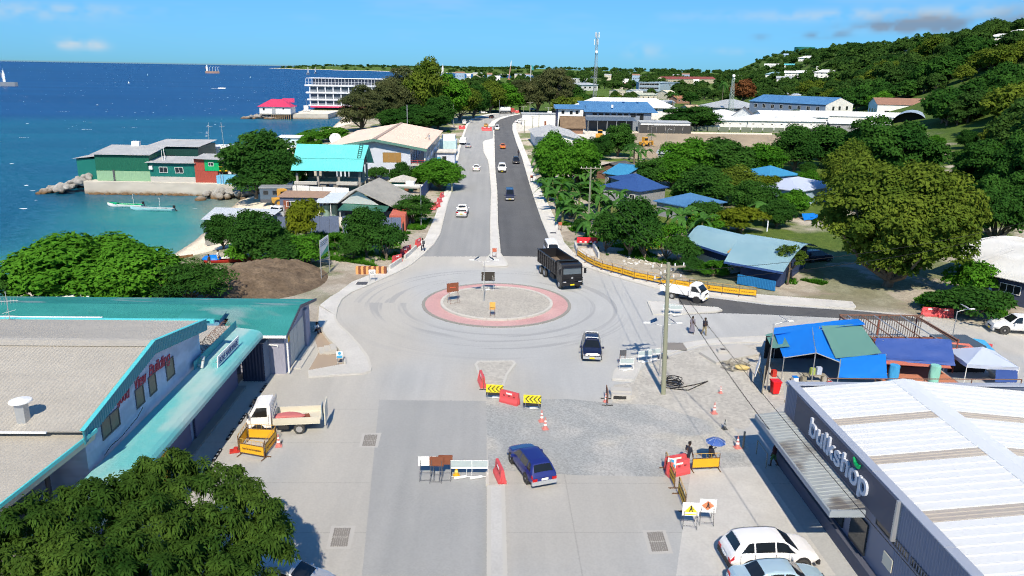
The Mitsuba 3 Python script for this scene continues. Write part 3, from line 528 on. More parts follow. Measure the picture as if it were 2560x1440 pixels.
lf = MB().cyl((18.15, 33.35, 5.08), (18.15, 33.55, 5.28), .09, .05, 8).cyl((18.15, 33.3, 5.05), (18.15, 33.0, 5.02), .09, .1, 8).cyl((18.15, 33.0, 5.02), (18.15, 32.85, 5.2), .1, .04, 8); b.add('leaf_mark', lf, GREENP)
cap = MB()
for y0, y1 in ((8, 14), (14.05, 20), (20.05, 26), (26.05, 32), (32.05, 38), (38.05, 43.1)): cap.bx(18.35, 18.85, y0, y1, 5.3, 5.36)
b.add('parapet_cap', cap.bx(18.35, 46, 42.75, 43.2, 5.15, 5.22), M('cap_metal', (.42, .46, .55), .5, .2))
WR = M('white_roof', (.70, .725, .745), .5); SKY_ = MP('skylight_sheet', lambda p, n, uv: mix((.36, .33, .31), (.50, .46, .41), fbm(p.x / 2.5, p.y * 3.5, 2, 3)), .6, .3)
zr = lambda x: 5.0 + .62 * (1 - abs(x - 25.4) / 6.5)
ys_ = sorted(set([G(2060, 1047, 5.05)[1], G(2085, 1063, 5.05)[1], G(2155, 1140, 5.05)[1], G(2177, 1160, 5.05)[1], G(2298, 1277, 5.05)[1], G(2325, 1305, 5.05)[1]]), reverse=True)
bounds = [42.7] + ys_ + [ys_[-1] - 4.2, ys_[-1] - 5.1, 8.0]
for i in range(len(bounds) - 1):
    y1, y0 = bounds[i], bounds[i + 1]; sk = i % 2 == 1
    for xa, xb in ((18.75, 25.0), (25.9, 46.0)):
        za, zb = (zr(xa), zr(xb)) if xa < 25.4 else (zr(xa), 5.62 - (xb - 25.4) * .095)
        m = MB()
        corr(m, (xa, y1 - .01, za), (xa, y0 + .01, za), (xb, y0 + .01, zb), (xb, y1 - .01, zb), (.62 if not sk else .3), .03, prof=(0, 0, 1, 1), at=(0, .86, .89, .97))
        b.add('skylight' if sk else 'roof_panel', m, SKY_ if sk else WR)
b.add('ridge_cap', MB().slab((24.7, 8, 5.58), (25.4, 8, 5.68), (25.4, 42.7, 5.68), (24.7, 42.7, 5.58), .02).slab((25.4, 8, 5.68), (26.1, 8, 5.60), (26.1, 42.7, 5.60), (25.4, 42.7, 5.68), .02), M('ridge_white', (.66, .70, .74), .5))
aw = MB(); MP('awning_sheet', lambda p, n, uv: mix((.13, .12, .115), (.36, .40, .42), smoothstep(.35, .7, fbm(p.x * .9, p.y / 1.6, 2, 3)) * .8 + .12 * noise(p.x * 2, p.y * 9)), .55, .3)
corr(aw, (16.55, 42.6, 3.30), (16.55, 31.9, 3.30), (18.2, 31.9, 3.5), (16.55 + 1.65, 42.6, 3.5), .32, .03, prof=(0, 0, 1, 1), at=(0, .8, .85, .95)); b.add('awning', aw, 'awning_sheet')
b.add('awning__fascia', MB().bx(16.5, 18.2, 31.78, 31.9, 3.0, 3.36).bx(16.45, 16.55, 31.78, 42.6, 3.0, 3.30), M('awning_trim', (.30, .34, .38), .5))
for yy in np.linspace(33, 42.3, 4): b.add('awning_bracket', MB().cyl((16.7, yy, 3.15), (18.2, yy, 2.4), .03, n=5), DGREY)
for i in range(9):
    y1 = 31.2 - i * 1.55
    window(b, (wx, y1 - .7, 3.25), 1.4, .42, (-1, 0), DGREY, bars=0)
b.add('roof_rail', MB().bx(20.9, 33.2, 43.12, 43.16, 5.45, 5.5).add(*MB().bx(20.9, 20.94, 43.1, 43.16, 5.1, 5.5).bx(23.9, 23.94, 43.1, 43.16, 5.1, 5.5).bx(27, 27.04, 43.1, 43.16, 5.1, 5.5).bx(30, 30.04, 43.1, 43.16, 5.1, 5.5).bx(33.16, 33.2, 43.1, 43.16, 5.1, 5.5).mesh()), RUST)
b.add('notice', MB().bx(18.38, 18.42, 29.3, 30.1, 1.7, 2.35), CREAM); b.add('pipe', MB().tube([(18.3, 26.0, .9), (17.9, 26.3, .5), (17.9, 26.3, .05)], .1, 8), WHITE)
for yy in np.linspace(32.5, 42, 5): b.add('shop_window', MB().bx(18.35, 18.44, yy - .8, yy + .8, .9, 2.6), GLASS)
b.put('shop_building', 'dark blue shop building with white ribbed roof, grey awning and big pale lower case lettering', 'building')
one('trolley_rail', MB().tube([(17.2, 43.6, 0), (17.2, 43.6, 1.0), (17.2, 41.8, 1.0), (17.2, 41.8, 0)], .03, 6).tube([(16.6, 44.4, 0), (16.6, 44.4, 1.2)], .07, 6), WOOD, 'timber and steel hand rail at the far end of the shop awning', 'rail')
# ---------------------------------------------------------------- the pier and its sheds
MP('sea_wall_concrete', lambda p, n, uv: mix(mix((.40, .38, .34), (.56, .53, .48), fbm(p.x / 3, p.z * .9, 2, 3)), (.20, .15, .09), smoothstep(-1.3, -2.5, p.z + .5 * fbm(p.x, p.z, 3, 2))), .9, .2)
MP('rock_grey', lambda p, n, uv: mix(mix((.22, .21, .20), (.46, .45, .43), fbm(p.x * .9, p.y * .9, p.z * .9, 3)), (.16, .10, .05), smoothstep(-1.2, -2.4, p.z)), .9, .2)
struct('pier', MB().prism([(-83.6, 158), (-70, 158.2), (-52, 156.0), (-47, 156), (-47, 196), (-84, 196)], -4, .02), 'sea_wall_concrete')
def rock(seed, n=2):
    m = trimesh.creation.icosphere(n); v = m.vertices; q = meshkit.fbm(v * 1.3 + seed * 7.1, 3, seed) - .5
    return v * (1 + .75 * q[:, None]) * np.array([1, .8, .75]), m.faces
ROCKS = [mikit.ply(rock(i, 1), 'rock_grey', smooth=False) for i in range(6)]
def rocks(name, label, spots, cat='breakwater'):
    key = num(name); labels[key] = {'label': label, 'category': cat}
    for i, (x, y, z, r) in enumerate(spots):
        scene[num(f'{key}__rock')] = {**ROCKS[i % 6], 'to_world': T4(mt((x, y, z), rng.uniform(0, 6.28), r * np.array([1, rng.uniform(.7, 1.1), rng.uniform(.7, 1.1)]), (rng.uniform(-.5, .5), rng.uniform(-.5, .5))).tolist())}
sp_ = []
for i in range(190):
    u, v = rng.random(), rng.random(); x = -83.2 - 9.5 * u ** 1.1; y = 156.4 + 17 * v; e = (x + 93) / 10 * np.clip(1.1 - abs(v - .45) * 1.2, .2, 1)
    sp_.append((x, y, -2.6 + 4.6 * np.clip(e, 0, 1) * rng.uniform(.6, 1), rng.uniform(.55, 1.15)))
rocks('breakwater', 'heap of grey boulders and concrete armour units at the seaward end of the pier', sp_)
rocks('rock_heap', 'brown boulders at the landward foot of the pier wall', [(rng.uniform(-58, -47.5), 155.6 - abs(rng.normal(0, 1.6)), rng.uniform(-2.6, -1.0), rng.uniform(.5, 1.3)) for i in range(45)] + [(x, 157.4, -2.6, rng.uniform(.4, .9)) for x in np.linspace(-82, -58, 22)], 'rocks')
GD1, GD2, GL1 = M('dark_green_sheet', (.012, .12, .075), .5), M('teal_sheet', (.008, .15, .13), .5), M('pale_green_sheet', (.25, .42, .27), .55)
GRF = MP('grey_sheet_roof', lambda p, n, uv: mix((.36, .37, .38), (.47, .48, .49), fbm(p.x / 2, p.y / 2, 2, 3)), .55, .35)
p = Proto(); p.add('wall', corr(MB(), (-81.4, 159.4, 2.1), (-70.4, 159.4, 2.1), (-70.4, 159.4, 5.4), (-81.4, 159.4, 5.4), .3, .04).bx(-81.4, -70.4, 159.45, 168, 0, 5.35), GD1)
p.add('lower_wall', corr(MB(), (-81.3, 159.2, .05), (-70.3, 159.2, .05), (-70.3, 159.25, 2.1), (-81.3, 159.25, 2.1), .3, .04), GL1); p.add('roof', corr(MB(), (-82.0, 158.7, 5.45), (-69.9, 158.7, 5.45), (-69.9, 168.4, 6.5), (-82.0, 168.4, 6.5), .3, .03), GRF)
p.add('side_bay', MB().bx(-86, -81.45, 161, 167, .0, 4.3), GD2); p.add('side_roof', corr(MB(), (-86.6, 160.4, 4.35), (-81.45, 160.4, 4.9), (-81.45, 167.4, 4.9), (-86.6, 167.4, 4.35), .3, .03), GRF)
p.add('post', MB().bx(-77.9, -77.55, 159.0, 159.15, .05, 2.3), DGREY); p.add('roof_ladder', MB().cyl((-70.5, 166, 6.3), (-67.9, 160, 4.1), .06, n=5).cyl((-70.0, 166, 6.3), (-67.4, 160, 4.1), .06, n=5), WHITE)
p.put('warehouse', 'large dark green corrugated warehouse with pale green lower wall on the pier', 'warehouse')
p = Proto(); p.add('wall', corr(MB(), (-70.2, 158.8, 1.1), (-60.9, 158.8, 1.1), (-60.9, 158.8, 3.9), (-70.2, 158.8, 3.9), .3, .03).bx(-70.2, -60.9, 158.85, 165, 1.1, 3.9), GD2); p.add('base', MB().bx(-70.2, -60.9, 158.75, 165, 0, 1.1), CONC)
p.add('roof', corr(MB(), (-70.8, 158.0, 4.0), (-60.6, 158.0, 4.0), (-60.6, 165.4, 4.6), (-70.8, 165.4, 4.6), .3, .03), GRF)
for x in (-67.4, -64.2): window(p, (x, 158.72, 2.5), 1.7, 1.25, (0, -1), WHITE, GLASS, 1)
p.add('air_conditioner', MB().bx(-70.1, -69.4, 158.2, 158.7, 2.6, 3.3), WHITE); p.put('shed', 'low teal shed with two white framed windows beside the warehouse', 'shed')
p = Proto(); p.add('wall', corr(MB(), (-73, 171, 3), (-64.6, 171, 3), (-64.6, 171, 6.0), (-73, 171, 6.0), .4, .04).bx(-73, -64.6, 171.05, 182, 0, 6.0), M('deep_green_sheet', (.01, .055, .05), .5)); p.add('roof', corr(MB(), (-76, 170.4, 6.05), (-64.2, 170.4, 6.05), (-64.2, 182.4, 6.6), (-76, 182.4, 6.6), .4, .03), GRF)
p.put('warehouse', 'dark green warehouse with grey roof standing behind the low teal shed', 'warehouse')
RC = M('container_red', (.36, .07, .05), .6)
def container(name, label, c, size, rz, m, cat='container', rib=.28):
    p = Proto(); x, y, z = np.array(size) / 2; b = MB()
    for a, d in (((-x, -y), (x, -y)), ((x, -y), (x, y)), ((x, y), (-x, y)), ((-x, y), (-x, -y))): corr(b, (*a, -z + .1), (*d, -z + .1), (*d, z - .1), (*a, z - .1), rib, .04)
    p.add('body', b, m); p.add('roof', MB().bx(-x, x, -y, y, z - .1, z), m)
    f = MB()
    for i in (-1, 1):
        for j in (-1, 1): f.box((i * (x - .04), j * (y - .04), 0), (.12, .12, 2 * z))
        f.box((0, i * (y - .03), -z + .06), (2 * x, .1, .12)).box((i * (x - .03), 0, -z + .06), (.1, 2 * y, .12))
    p.add('frame', f, m); return p.put(name, label, cat, (c[0], c[1], c[2] + z), rz)
container('shipping_container', 'red shipping container at ground level beside the teal shed', (-58.6, 161.5, .02), (4.6, 6, 2.4), 0, RC)
container('shipping_container', 'red shipping container stacked on top of another one beside the green cabin', (-59.9, 161.5, 2.45), (2.0, 6, 2.4), 0, RC)
p = Proto(); p.add('wall', MB().bx(-58.8, -55.9, 158.4, 163, 2.45, 4.75), M('bright_green_wall', (.0, .35, .12), .6)); window(p, (-57.5, 158.4, 3.8), 1.1, .7, (0, -1), WHITE)
p.add('roof', corr(MB(), (-60.9, 157.6, 5.0), (-53.2, 157.6, 4.75), (-53.2, 164, 5.2), (-60.9, 164, 5.4), .3, .03), GRF); p.add('balcony', MB().bx(-55.9, -54.2, 158.3, 163, 2.45, 2.6).bx(-54.3, -54.2, 158.3, 158.4, 2.6, 4.8).bx(-55.9, -54.2, 158.3, 158.36, 3.3, 3.4), YEL); p.add('back_room', MB().bx(-55.9, -53.6, 160, 163, 2.5, 4.7), DGREY)
p.put('cabin', 'bright green upstairs cabin with a small window and yellow balcony on red containers', 'cabin')
p = Proto(); p.add('wall', corr(MB(), (-56.2, 157.2, .0), (-50.5, 156.8, .0), (-50.5, 156.8, 1.7), (-56.2, 157.2, 1.7), .3, .03).bx(-56.2, -50.5, 157.3, 160, 0, 1.65), M('sky_blue_sheet', (.16, .45, .70), .5)); p.add('ladder', MB().cyl((-55.2, 156.6, 0), (-55.3, 156.9, 2.3), .05).cyl((-54.7, 156.6, 0), (-54.8, 156.9, 2.3), .05), STEEL)
p.put('boat_shed', 'small sky blue ribbed metal shed at the foot of the red containers', 'shed')
for i, (x, c, l) in enumerate(((-69, 'pale_door', 'off white container behind the dark green warehouse'), (-64.5, 'white_paint', 'white container right of another one behind the pier sheds'), (-60, 'white_paint', 'white cabin with a blue door behind the pier sheds'))):
    container('shipping_container' if i < 2 else 'site_cabin', l, (x, 187, 2.4 if i < 2 else 2.2), (4.2, 6, 2.4), 0, c, 'container' if i < 2 else 'cabin')
p = Proto(); p.add('', MB().cyl((0, 0, 0), (0, 0, 5.5), .06).cyl((-.6, 0, 4.6), (.9, 0, 4.7), .03), STEEL); p.put('pole', 'thin leaning aerial pole behind the pier sheds, left one', 'pole', (-66.5, 183, 5), tilt=(0, .08)); p.put('pole', 'thin aerial pole with a bent top behind the pier sheds, right one', 'pole', (-63, 183, 5), tilt=(0, -.04))
one('air_conditioner', MB().bx(-77.2, -75.6, 167.2, 168.2, 6.4, 7.4), WHITE, 'white boxy unit on the roof edge of the large green warehouse', 'air conditioner')

# ---------------------------------------------------------------- boats
def boat(name, label, c, rz, L, B, hull, inner, outboard=True, z=0.0, bow=None, extra=None, tilt=(0, 0)):
    n = 17; s = np.linspace(0, 1, n); w = B / 2 * np.minimum(1, (1 - s ** 3.2) * 1.02) * (0.86 + .14 * np.sin(np.minimum(s * 2, 1) * 1.57)); sheer = .62 + .32 * s ** 3; keel = np.where(s > .8, ((s - .8) / .2) ** 2 * .45, 0)
    rows = []
    for i in range(n):
        x = L * (s[i] - .5)
        rows.append([(x, 0, keel[i]), (x, w[i] * .62, keel[i] + .12), (x, w[i] * .9, .36 + .2 * s[i] ** 3), (x, w[i], sheer[i]), (x, w[i] * .86, sheer[i]), (x, w[i] * .74, .30 + .3 * s[i] ** 4), (x, 0, .24 + .4 * s[i] ** 4)])
    V = np.array(rows); V2 = V.copy(); V2[..., 1] *= -1; p = Proto()
    def strip(a, b):
        m = MB()
        for W_, fl in ((V, 0), (V2, 1)):
            S = W_[:, a:b + 1].reshape(-1, 3); k = b - a + 1; I = np.arange(n * k).reshape(n, k); Q = np.stack([I[:-1, :-1], I[1:, :-1], I[1:, 1:], I[:-1, 1:]], -1).reshape(-1, 4); m.add(S, Q if fl else Q[:, ::-1])
        return m
    h = strip(0, 4); t = [tuple(V[0, j]) for j in range(4)] + [tuple(V2[0, j]) for j in (3, 2, 1)]; h.add(t, [[0, i, i + 1] for i in range(1, 6)])
    p.add('hull', h, hull, 35); p.add('deck', strip(4, 6), inner, 35)
    for k_ in (-.28, -.05, .18): p.add('thwart', MB().box((L * k_, 0, .5), (.3, B * .72, .06)), inner)
    if outboard: p.add('outboard_motor', MB().box((-L / 2 - .1, 0, .95), (.35, .3, .45)).cyl((-L / 2 - .2, 0, .8), (-L / 2 - .5, 0, .1), .08).box((-L / 2 - .5, 0, .1), (.3, .1, .25)), BLACK)
    if bow: p.add('bow_cover', MB().add([(L * .5, 0, .96), (L * .2, B * .46, .70), (L * .2, -B * .46, .70), (L * .22, 0, .95)], [[0, 1, 3], [0, 3, 2], [1, 2, 3]]), bow)
    if extra: extra(p)
    return p.put(name, label, 'boat', (c[0], c[1], z), rz, tilt=tilt)
AQ = M('aqua_hull', (.35, .62, .68), .4); BG = M('boat_green', (.0, .33, .14), .5)
boat('boat', 'open boat with a green covered bow moored in the cove, nearer the pier', (-68.7, 143.4), math.pi - .02, 6.6, 1.7, WHITE, BG, z=SEA - .12, bow=BG, extra=lambda p: p.add('flag_pole', MB().cyl((-1.6, 0, .3), (-1.6, 0, 2.6), .03), WHITE))
boat('boat', 'pale blue open boat with a tilted black outboard in the cove, farther from the pier', (-62.2, 139.8), math.pi - .04, 8.0, 1.8, AQ, M('boat_grey', (.3, .38, .42), .5), z=SEA - .12, extra=lambda p: p.add('flag_pole', MB().cyl((-1.7, .4, .3), (-1.7, .4, 2.6), .03), WHITE))
boat('boat', 'red open boat with blue and white sheets on the sand left of the soil heap', (-32.0, 92.6), .1, 6.5, 1.8, SCREW, SCREW, False, -.25, extra=lambda p: (p.add('tarpaulin', (rock(3, 2)[0] * [1.1, .9, .55] + [-2.4, 0, .7], rock(3, 2)[1]), TARP, 40), p.add('sheet', MB().box((-.6, .1, .75), (1.5, .8, .08), .2), WHITE)))
boat('boat', 'red open boat lying beside the soil heap, close to the bushes', (-26.8, 92.9), .06, 5.6, 1.7, SCREW, SCREW, False, -.1)
boat('boat', 'large white open boat resting on the ground behind the soil heap', (-23.3, 92.4), .05, 6.6, 2.0, WHITE, M('boat_inner', (.45, .5, .55), .5), True, .15, extra=lambda p: p.add('console', MB().box((-1.5, 0, .75), (.7, .7, .6)), DGREY))
boat('boat', 'white fishing boat propped up behind the grey roofed bar', (-16.8, 147.5), -.12, 7.5, 2.0, WHITE, WHITE, False, 1.0, extra=lambda p: p.add('cabin', MB().box((1.2, 0, 1.05), (1.6, 1.1, .8)), WHITE))
boat('canoe', 'narrow brown dugout canoe on the beach beside the creek', G2(420 + 5, 655, -.6), .35, 5.5, .8, M('canoe_brown', (.25, .13, .06), .7), M('canoe_in', (.12, .07, .04), .8), False, -.7)

# ---------------------------------------------------------------- metal shed on the beach, white wall, fences
p = Proto(); sh = M('slate_cladding', (.10, .125, .20), .5); p.add('wall', corr(MB(), (-40.4, 106.7, .25), (-31.8, 105.7, .25), (-31.8, 105.7, 2.5), (-40.4, 106.7, 2.5), .28, .04).add(*MB().prism([(-40.4, 106.75), (-31.8, 105.75), (-31.4, 113), (-41.2, 114)], .25, 2.45).mesh()), sh); p.add('base', MB().prism([(-40.5, 106.6), (-31.7, 105.6), (-31.3, 113), (-41.3, 114)], -1.2, .25), CONCD)
p.add('roof', corr(MB(), (-40.7, 106.3, 2.55), (-31.5, 105.3, 2.55), (-31.2, 113.4, 2.85), (-41.5, 114.4, 2.85), .3, .025), M('pale_slate_roof', (.52, .56, .60), .5)); p.put('metal_shed', 'dark slate clad shed with a pale flat roof at the top of the beach', 'shed')
def fence(name, label, pts, h, m, panel=2.4, rib=.28, z0=0.0, amp=.035, post=DGREY, pname='panel'):
    """a fence of sheets between points; each sheet and each post is a part"""
    key = num(name); labels[key] = {'label': label, 'category': 'fence'}
    for a, b in zip(pts[:-1], pts[1:]):
        a, b = np.array(a, float), np.array(b, float); L = np.linalg.norm(b - a); k = max(1, int(round(L / panel)))
        for i in range(k):
            u, v = a + (b - a) * (i / k + .004), a + (b - a) * ((i + 1) / k - .004); hh = h * rng.uniform(.97, 1.02)
            sub(key, pname, corr(MB(), (*u, z0), (*v, z0), (*v, z0 + hh), (*u, z0 + hh), rib, amp), m); t = a + (b - a) * (i / k)
            sub(key, 'post', MB().box((t[0], t[1] + .08, z0 + h / 2), (.08, .08, h)), post)
    return key
SLT = M('slate_blue_sheet', (.13, .17, .28), .45)
fence('sheet_fence', 'slate blue ribbed fence along the front of the grey roofed bar', [(-26.4, 109.9), (-22.1, 109.7)], 2.6, SLT, 1.5); fence('sheet_fence', 'slate blue ribbed fence right of the gap and behind the bushes', [(-21.6, 109.7), (-13.0, 109.4)], 2.6, SLT, 1.5)
fence('sheet_fence', 'slate blue ribbed fence between the beach shed and the yellow green bush', [(-38, 112.5), (-33.2, 111), (-28.6, 110.4)], 2.3, SLT, 1.5)
fence('sheet_fence', 'dark blue sheet fence beside the pavement opposite the black van', [(-12.9, 138), (-12.4, 152), (-12.3, 165)], 2.5, M('royal_blue_sheet', (.03, .07, .20), .5), 2.2)
fence('sheet_fence', 'rusty dark fence beside the red container', [(-12.9, 109.5), (-13.0, 118), (-13.3, 128)], 1.6, RUST, 2.2)
fence('boundary_wall', 'long white sheet wall in front of the unfinished turquoise roofed building', [(-44, 145.0), (-31, 140.5), (-26, 139.5)], 2.2, WHITE, 2.6, .4, 0, .015); fence('boundary_wall', 'low white wall between the bar and the blue sheet fence', [(-22, 138), (-12.9, 137)], 1.4, WHITE, 3, .4, 0, .01)
container('shipping_container', 'faded red container beside the bar at the corner of the slate fence', (-13.9, 114.6, 0), (2.3, 6, 2.5), .02, M('faded_red', (.48, .13, .09), .65))

# ---------------------------------------------------------------- bar with the steep grey roof
p = Proto(); TH = MP('old_thatch_grey', lambda p, n, uv: mix((.28, .275, .255), (.40, .39, .36), fbm(p.x * .9, p.y / 2, p.z, 3)) * (.93 + .12 * noise(p.x * 6, p.y * 6)), .8, .2); PG = M('pale_sheet', (.55, .60, .64), .5)
R0, R1, L0, L1, E0, E1 = (-20.6, 116.2, 5.5), (-18.8, 128.6, 5.7), (-24.2, 119.4, 2.85), (-24.6, 129.6, 2.85), (-15.0, 116.8, 2.75), (-12.6, 127.6, 2.75)
M1, M2 = (-22.0, 118.4, 4.0), (-17.4, 117.4, 3.9)
r = MB().slab(L0, R0, R1, L1, .1).slab(R0, E0, E1, R1, .1); p.add('roof', r, TH)
p.add('side_roof', corr(MB(), (-28.2, 121.4, 2.45), (-23.9, 119.3, 2.9), (-24.3, 129.8, 3.0), (-28.9, 130.4, 2.55), .3, .02), PG)
p.add('gable', MB().slab((-23.4, 118.6, 3.0), (-17.4, 117.2, 3.0), (-20.45, 116.9, 5.2), (-20.5, 116.9, 5.2), .05), WHITE)
p.add('green_awning', corr(MB(), (-23.4, 115.4, 2.45), (-16.0, 114.6, 2.45), (-15.6, 117.4, 2.95), (-23.0, 118.6, 2.95), .3, .02), M('bottle_green_sheet', (.04, .14, .11), .5))
p.add('back_wall', MB().bx(-27.5, -13.5, 128.5, 128.8, 0, 2.5).bx(-13.9, -13.6, 118, 128.5, 0, 2.6).bx(-24, -18, 124, 124.2, 0, 2.6), DGREY); p.add('floor', MB().prism([(-28.5, 118), (-14, 116), (-13, 129), (-28.5, 130)], 0, .06), CONC)
for x, y in ((-27.6, 121.8), (-25.5, 120.6), (-23.1, 115.8), (-19.6, 115.4), (-16.4, 115.0), (-27.9, 126)): p.add('post', MB().cyl((x, y, 0), (x, y, 2.5), .07), WHITE)
p.add('tank', MB().cyl((-26.6, 122.6, .05), (-26.6, 122.6, 1.9), .55, n=14).cyl((-25.4, 123.0, .05), (-25.4, 123, 1.9), .5, n=14), M('sage_green', (.2, .30, .26), .6), 40)
p.put('bar_building', 'open sided bar with a steep old grey roof, white gable and dark green awning', 'building')
house('kiosk', 'small kiosk with a rusty low roof and pale shutter left of the grey roofed bar', -31.5, 128.5, -.05, 7, 4.5, 2.5, .3, 'slate_cladding', M('rusty_roof', (.33, .22, .16), .7), .4, 'mono', (('f', 2, 1.6, 1.0),), (('f', -.35),), 'kiosk')
house('hut', 'small hut with a curved pale roof and green door behind the bar', -17.5, 152, 0, 4.2, 4, 2.2, .8, M('hut_green', (.05, .2, .14), .7), CONC, .5, 'hip', (), (('f', .2),), 'hut')

# ---------------------------------------------------------------- unfinished building with the turquoise roof
TQ = MP('turquoise_roof', lambda p, n, uv: mix((.13, .60, .60), (.17, .67, .66), fbm(p.x / 3, p.z, 2, 3)), .5, .35); RAW = MP('raw_concrete', lambda p, n, uv: mix((.19, .18, .17), (.36, .345, .33), fbm(p.x * .8, p.z * 1.2, p.y, 3)), .92, .15)
p = Proto(); y0, y1, x0, x1 = 143.2, 151.5, -36.2, -24.6
r = MB(); corr(r, (-37.0, 141.8, 4.95), (-23.8, 141.6, 4.95), (-24.0, 145.4, 6.75), (-37.3, 145.6, 6.75), .3, .025); corr(r, (-37.3, 145.6, 6.82), (-24.0, 145.4, 6.82), (-23.6, 149.0, 9.1), (-37.4, 149.2, 9.1), .3, .025); r.slab((-23.4, 153.4, 5.2), (-37.4, 153.6, 5.2), (-37.4, 149.2, 9.08), (-23.6, 149.0, 9.08), .05)
p.add('roof', r, TQ); p.add('gable_end', MB().add([(-24.6, 143.0, 5.0), (-24.6, 152.5, 5.5), (-24.4, 149, 8.8)], [[0, 1, 2]]), DGREY)
for x in np.linspace(x0, x1, 4):
    for y in (y0, (y0 + y1) / 2, y1): p.add('column', MB().bx(x - .2, x + .2, y - .2, y + .2, 0, 5.3), RAW)
p.add('floor_slab', MB().bx(x0 - .3, x1 + .3, y0 - .2, y1 + .3, 2.35, 2.6), RAW); p.add('balcony', MB().bx(-36.6, -32.4, y0 - 1.0, y0 - .2, 2.3, 2.85), CONC); p.add('balcony', MB().bx(-28.8, -24.9, y0 - 1.0, y0 - .2, 2.3, 2.85), CONC)
for a, b in ((-36, -32.4), (-32, -31.0), (-29.6, -28.6), (-28.4, -24.8)): p.add('block_wall', MB().bx(a, b, y0 + .1, y0 + .3, 0, 2.3 if b - a < 2 else 1.0).bx(a, b, y0 + .1, y0 + .3, 1.9, 2.3), RAW)
for a, b, z in ((-36, -35, 3.4), (-33, -30.6, 3.2), (-28, -25, 3.3)): p.add('half_wall', MB().bx(a, b, y1 - .1, y1 + .1, 2.6, z + .4), RAW)
p.add('roof_ladder', MB().cyl((-25.3, 145.5, 7.0), (-25.3, 149.2, 9.4), .07, n=5).cyl((-24.7, 145.5, 7.0), (-24.7, 149.2, 9.4), .07, n=5).add(*(lambda q: q.mesh())((lambda q: [q.cyl((-25.3, 145.5 + .53 * i, 7.05 + .34 * i), (-24.7, 145.5 + .53 * i, 7.05 + .34 * i), .05, n=5) for i in range(8)] and q)(MB()))), M('ladder_green', (.03, .14, .13), .6))
p.put('unfinished_building', 'unfinished concrete frame building with a bright turquoise pitched roof', 'building')

# ---------------------------------------------------------------- two storey building with the peach roof
p = Proto(); PW = M('pale_lilac_wall', (.55, .60, .72), .85, 0, .2); PR = MP('peach_roof', lambda p, n, uv: mix((.70, .53, .44), (.76, .60, .51), fbm(p.x / 4, p.y / 6, 2, 3)), .5, .3)
X0, X1, Y0, Y1 = -35.5, -17.6, 167.5, 214.5
p.add('wall', MB().bx(X0, X1, Y0, Y1, 0, 6.4).add([(X0, Y0, 6.4), (X1, Y0, 6.4), (-25.3, Y0, 8.2)], [[0, 1, 2]]), PW)
r = MB(); corr(r, (-13.9, 166.0, 6.75), (-13.5, 217, 6.75), (-24.9, 217, 8.75), (-25.3, 166, 8.75), .3, .03); corr(r, (-37.4, 217, 6.5), (-37.0, 166.0, 6.5), (-25.3, 166, 8.75), (-24.9, 217, 8.75), .3, .03); p.add('roof', r, PR)
p.add('roof__ridge_cap', MB().box((-25.1, 191.5, 8.8), (.9, 51, .06)), M('ridge_brown', (.33, .26, .22), .7)); p.add('fascia', MB().slab((-37.0, 165.95, 6.55), (-25.3, 165.95, 8.8), (-25.3, 165.95, 8.25), (-37.0, 165.95, 6.0), .06).slab((-25.3, 165.95, 8.8), (-13.9, 165.95, 6.8), (-13.9, 165.95, 6.2), (-25.3, 165.95, 8.25), .06), M('fascia_green', (.10, .22, .19), .6))
window(p, (-21.6, Y0, 4.7), 4.0, 2.2, (0, -1), WOOD, M('amber_curtain', (.33, .19, .06), .5), 2)
for i in range(6): window(p, (-22.6 + i * .8, Y0, 1.7), .75, 1.0, (0, -1), GREY, GLASS, 0)
p.add('gallery_floor', MB().bx(X1, -14.4, Y0, Y1, 2.95, 3.2), CONC); p.add('ground_floor', MB().bx(X1, -14.4, Y0, Y1, 0, .1), CONC)
for y in np.linspace(Y0 + .3, Y1 - .3, 13):
    p.add('column', MB().bx(-14.6, -14.4, y - .1, y + .1, 0, 6.7), WHITE)
for i, (a, b) in enumerate(zip(np.linspace(Y0, Y1, 13)[:-1], np.linspace(Y0, Y1, 13)[1:])):
    p.add('railing', MB().bx(-14.45, -14.38, a + .15, b - .15, 3.3, 4.15) if i % 3 else MB().bx(-14.45, -14.40, a + .15, b - .15, 4.1, 4.2).bx(-14.45, -14.40, a + .15, b - .15, 3.7, 3.76), (CREAM, PW, WHITE)[i % 3])
    p.add('door', MB().bx(X1, X1 + .06, a + 1, b - 1.6, 3.2, 5.4).bx(X1, X1 + .06, a + 1, b - 1.6, .1, 2.4), DGREY)
p.add('railing', MB().bx(X1, -14.4, Y0 - .05, Y0, 4.1, 4.2).bx(X1, -14.4, Y0 - .05, Y0, 3.7, 3.76).bx(-16.1, -16.0, Y0 - .05, Y0, 3.2, 4.2), SCREW)
p.put('two_storey_building', 'long two storey building with a peach coloured roof and a galleried street side', 'building')
p = Proto(); p.add('frame', MB().cyl((0, 0, 0), (0, 4, 0), .05).cyl((.8, 0, 1.1), (.8, 4, 1.1), .05).cyl((.4, 0, 0), (.8, 0, 1.1), .04).cyl((.4, 4, 0), (.8, 4, 1.1), .04), WOOD); p.add('tank', MB().cyl((.9, .2, .5), (.9, 1.8, .5), .25), STEEL); p.put('solar_heater', 'small water heater frame on the street edge of the peach roof', 'water heater', (-16.0, 186, 7.2))
p = Proto(); a = np.linspace(0, 1, 7); t = np.linspace(0, math.tau, 29)[:-1]; V = np.array([[(r_ * 1.45 * math.cos(q), r_ * 1.45 * math.sin(q), .42 * r_ * r_) for q in t] for r_ in a]).reshape(-1, 3); I = np.arange(7 * 28).reshape(7, 28); J = np.roll(I, -1, 1); Q = np.stack([I[:-1], I[1:], J[1:], J[:-1]], -1).reshape(-1, 4)
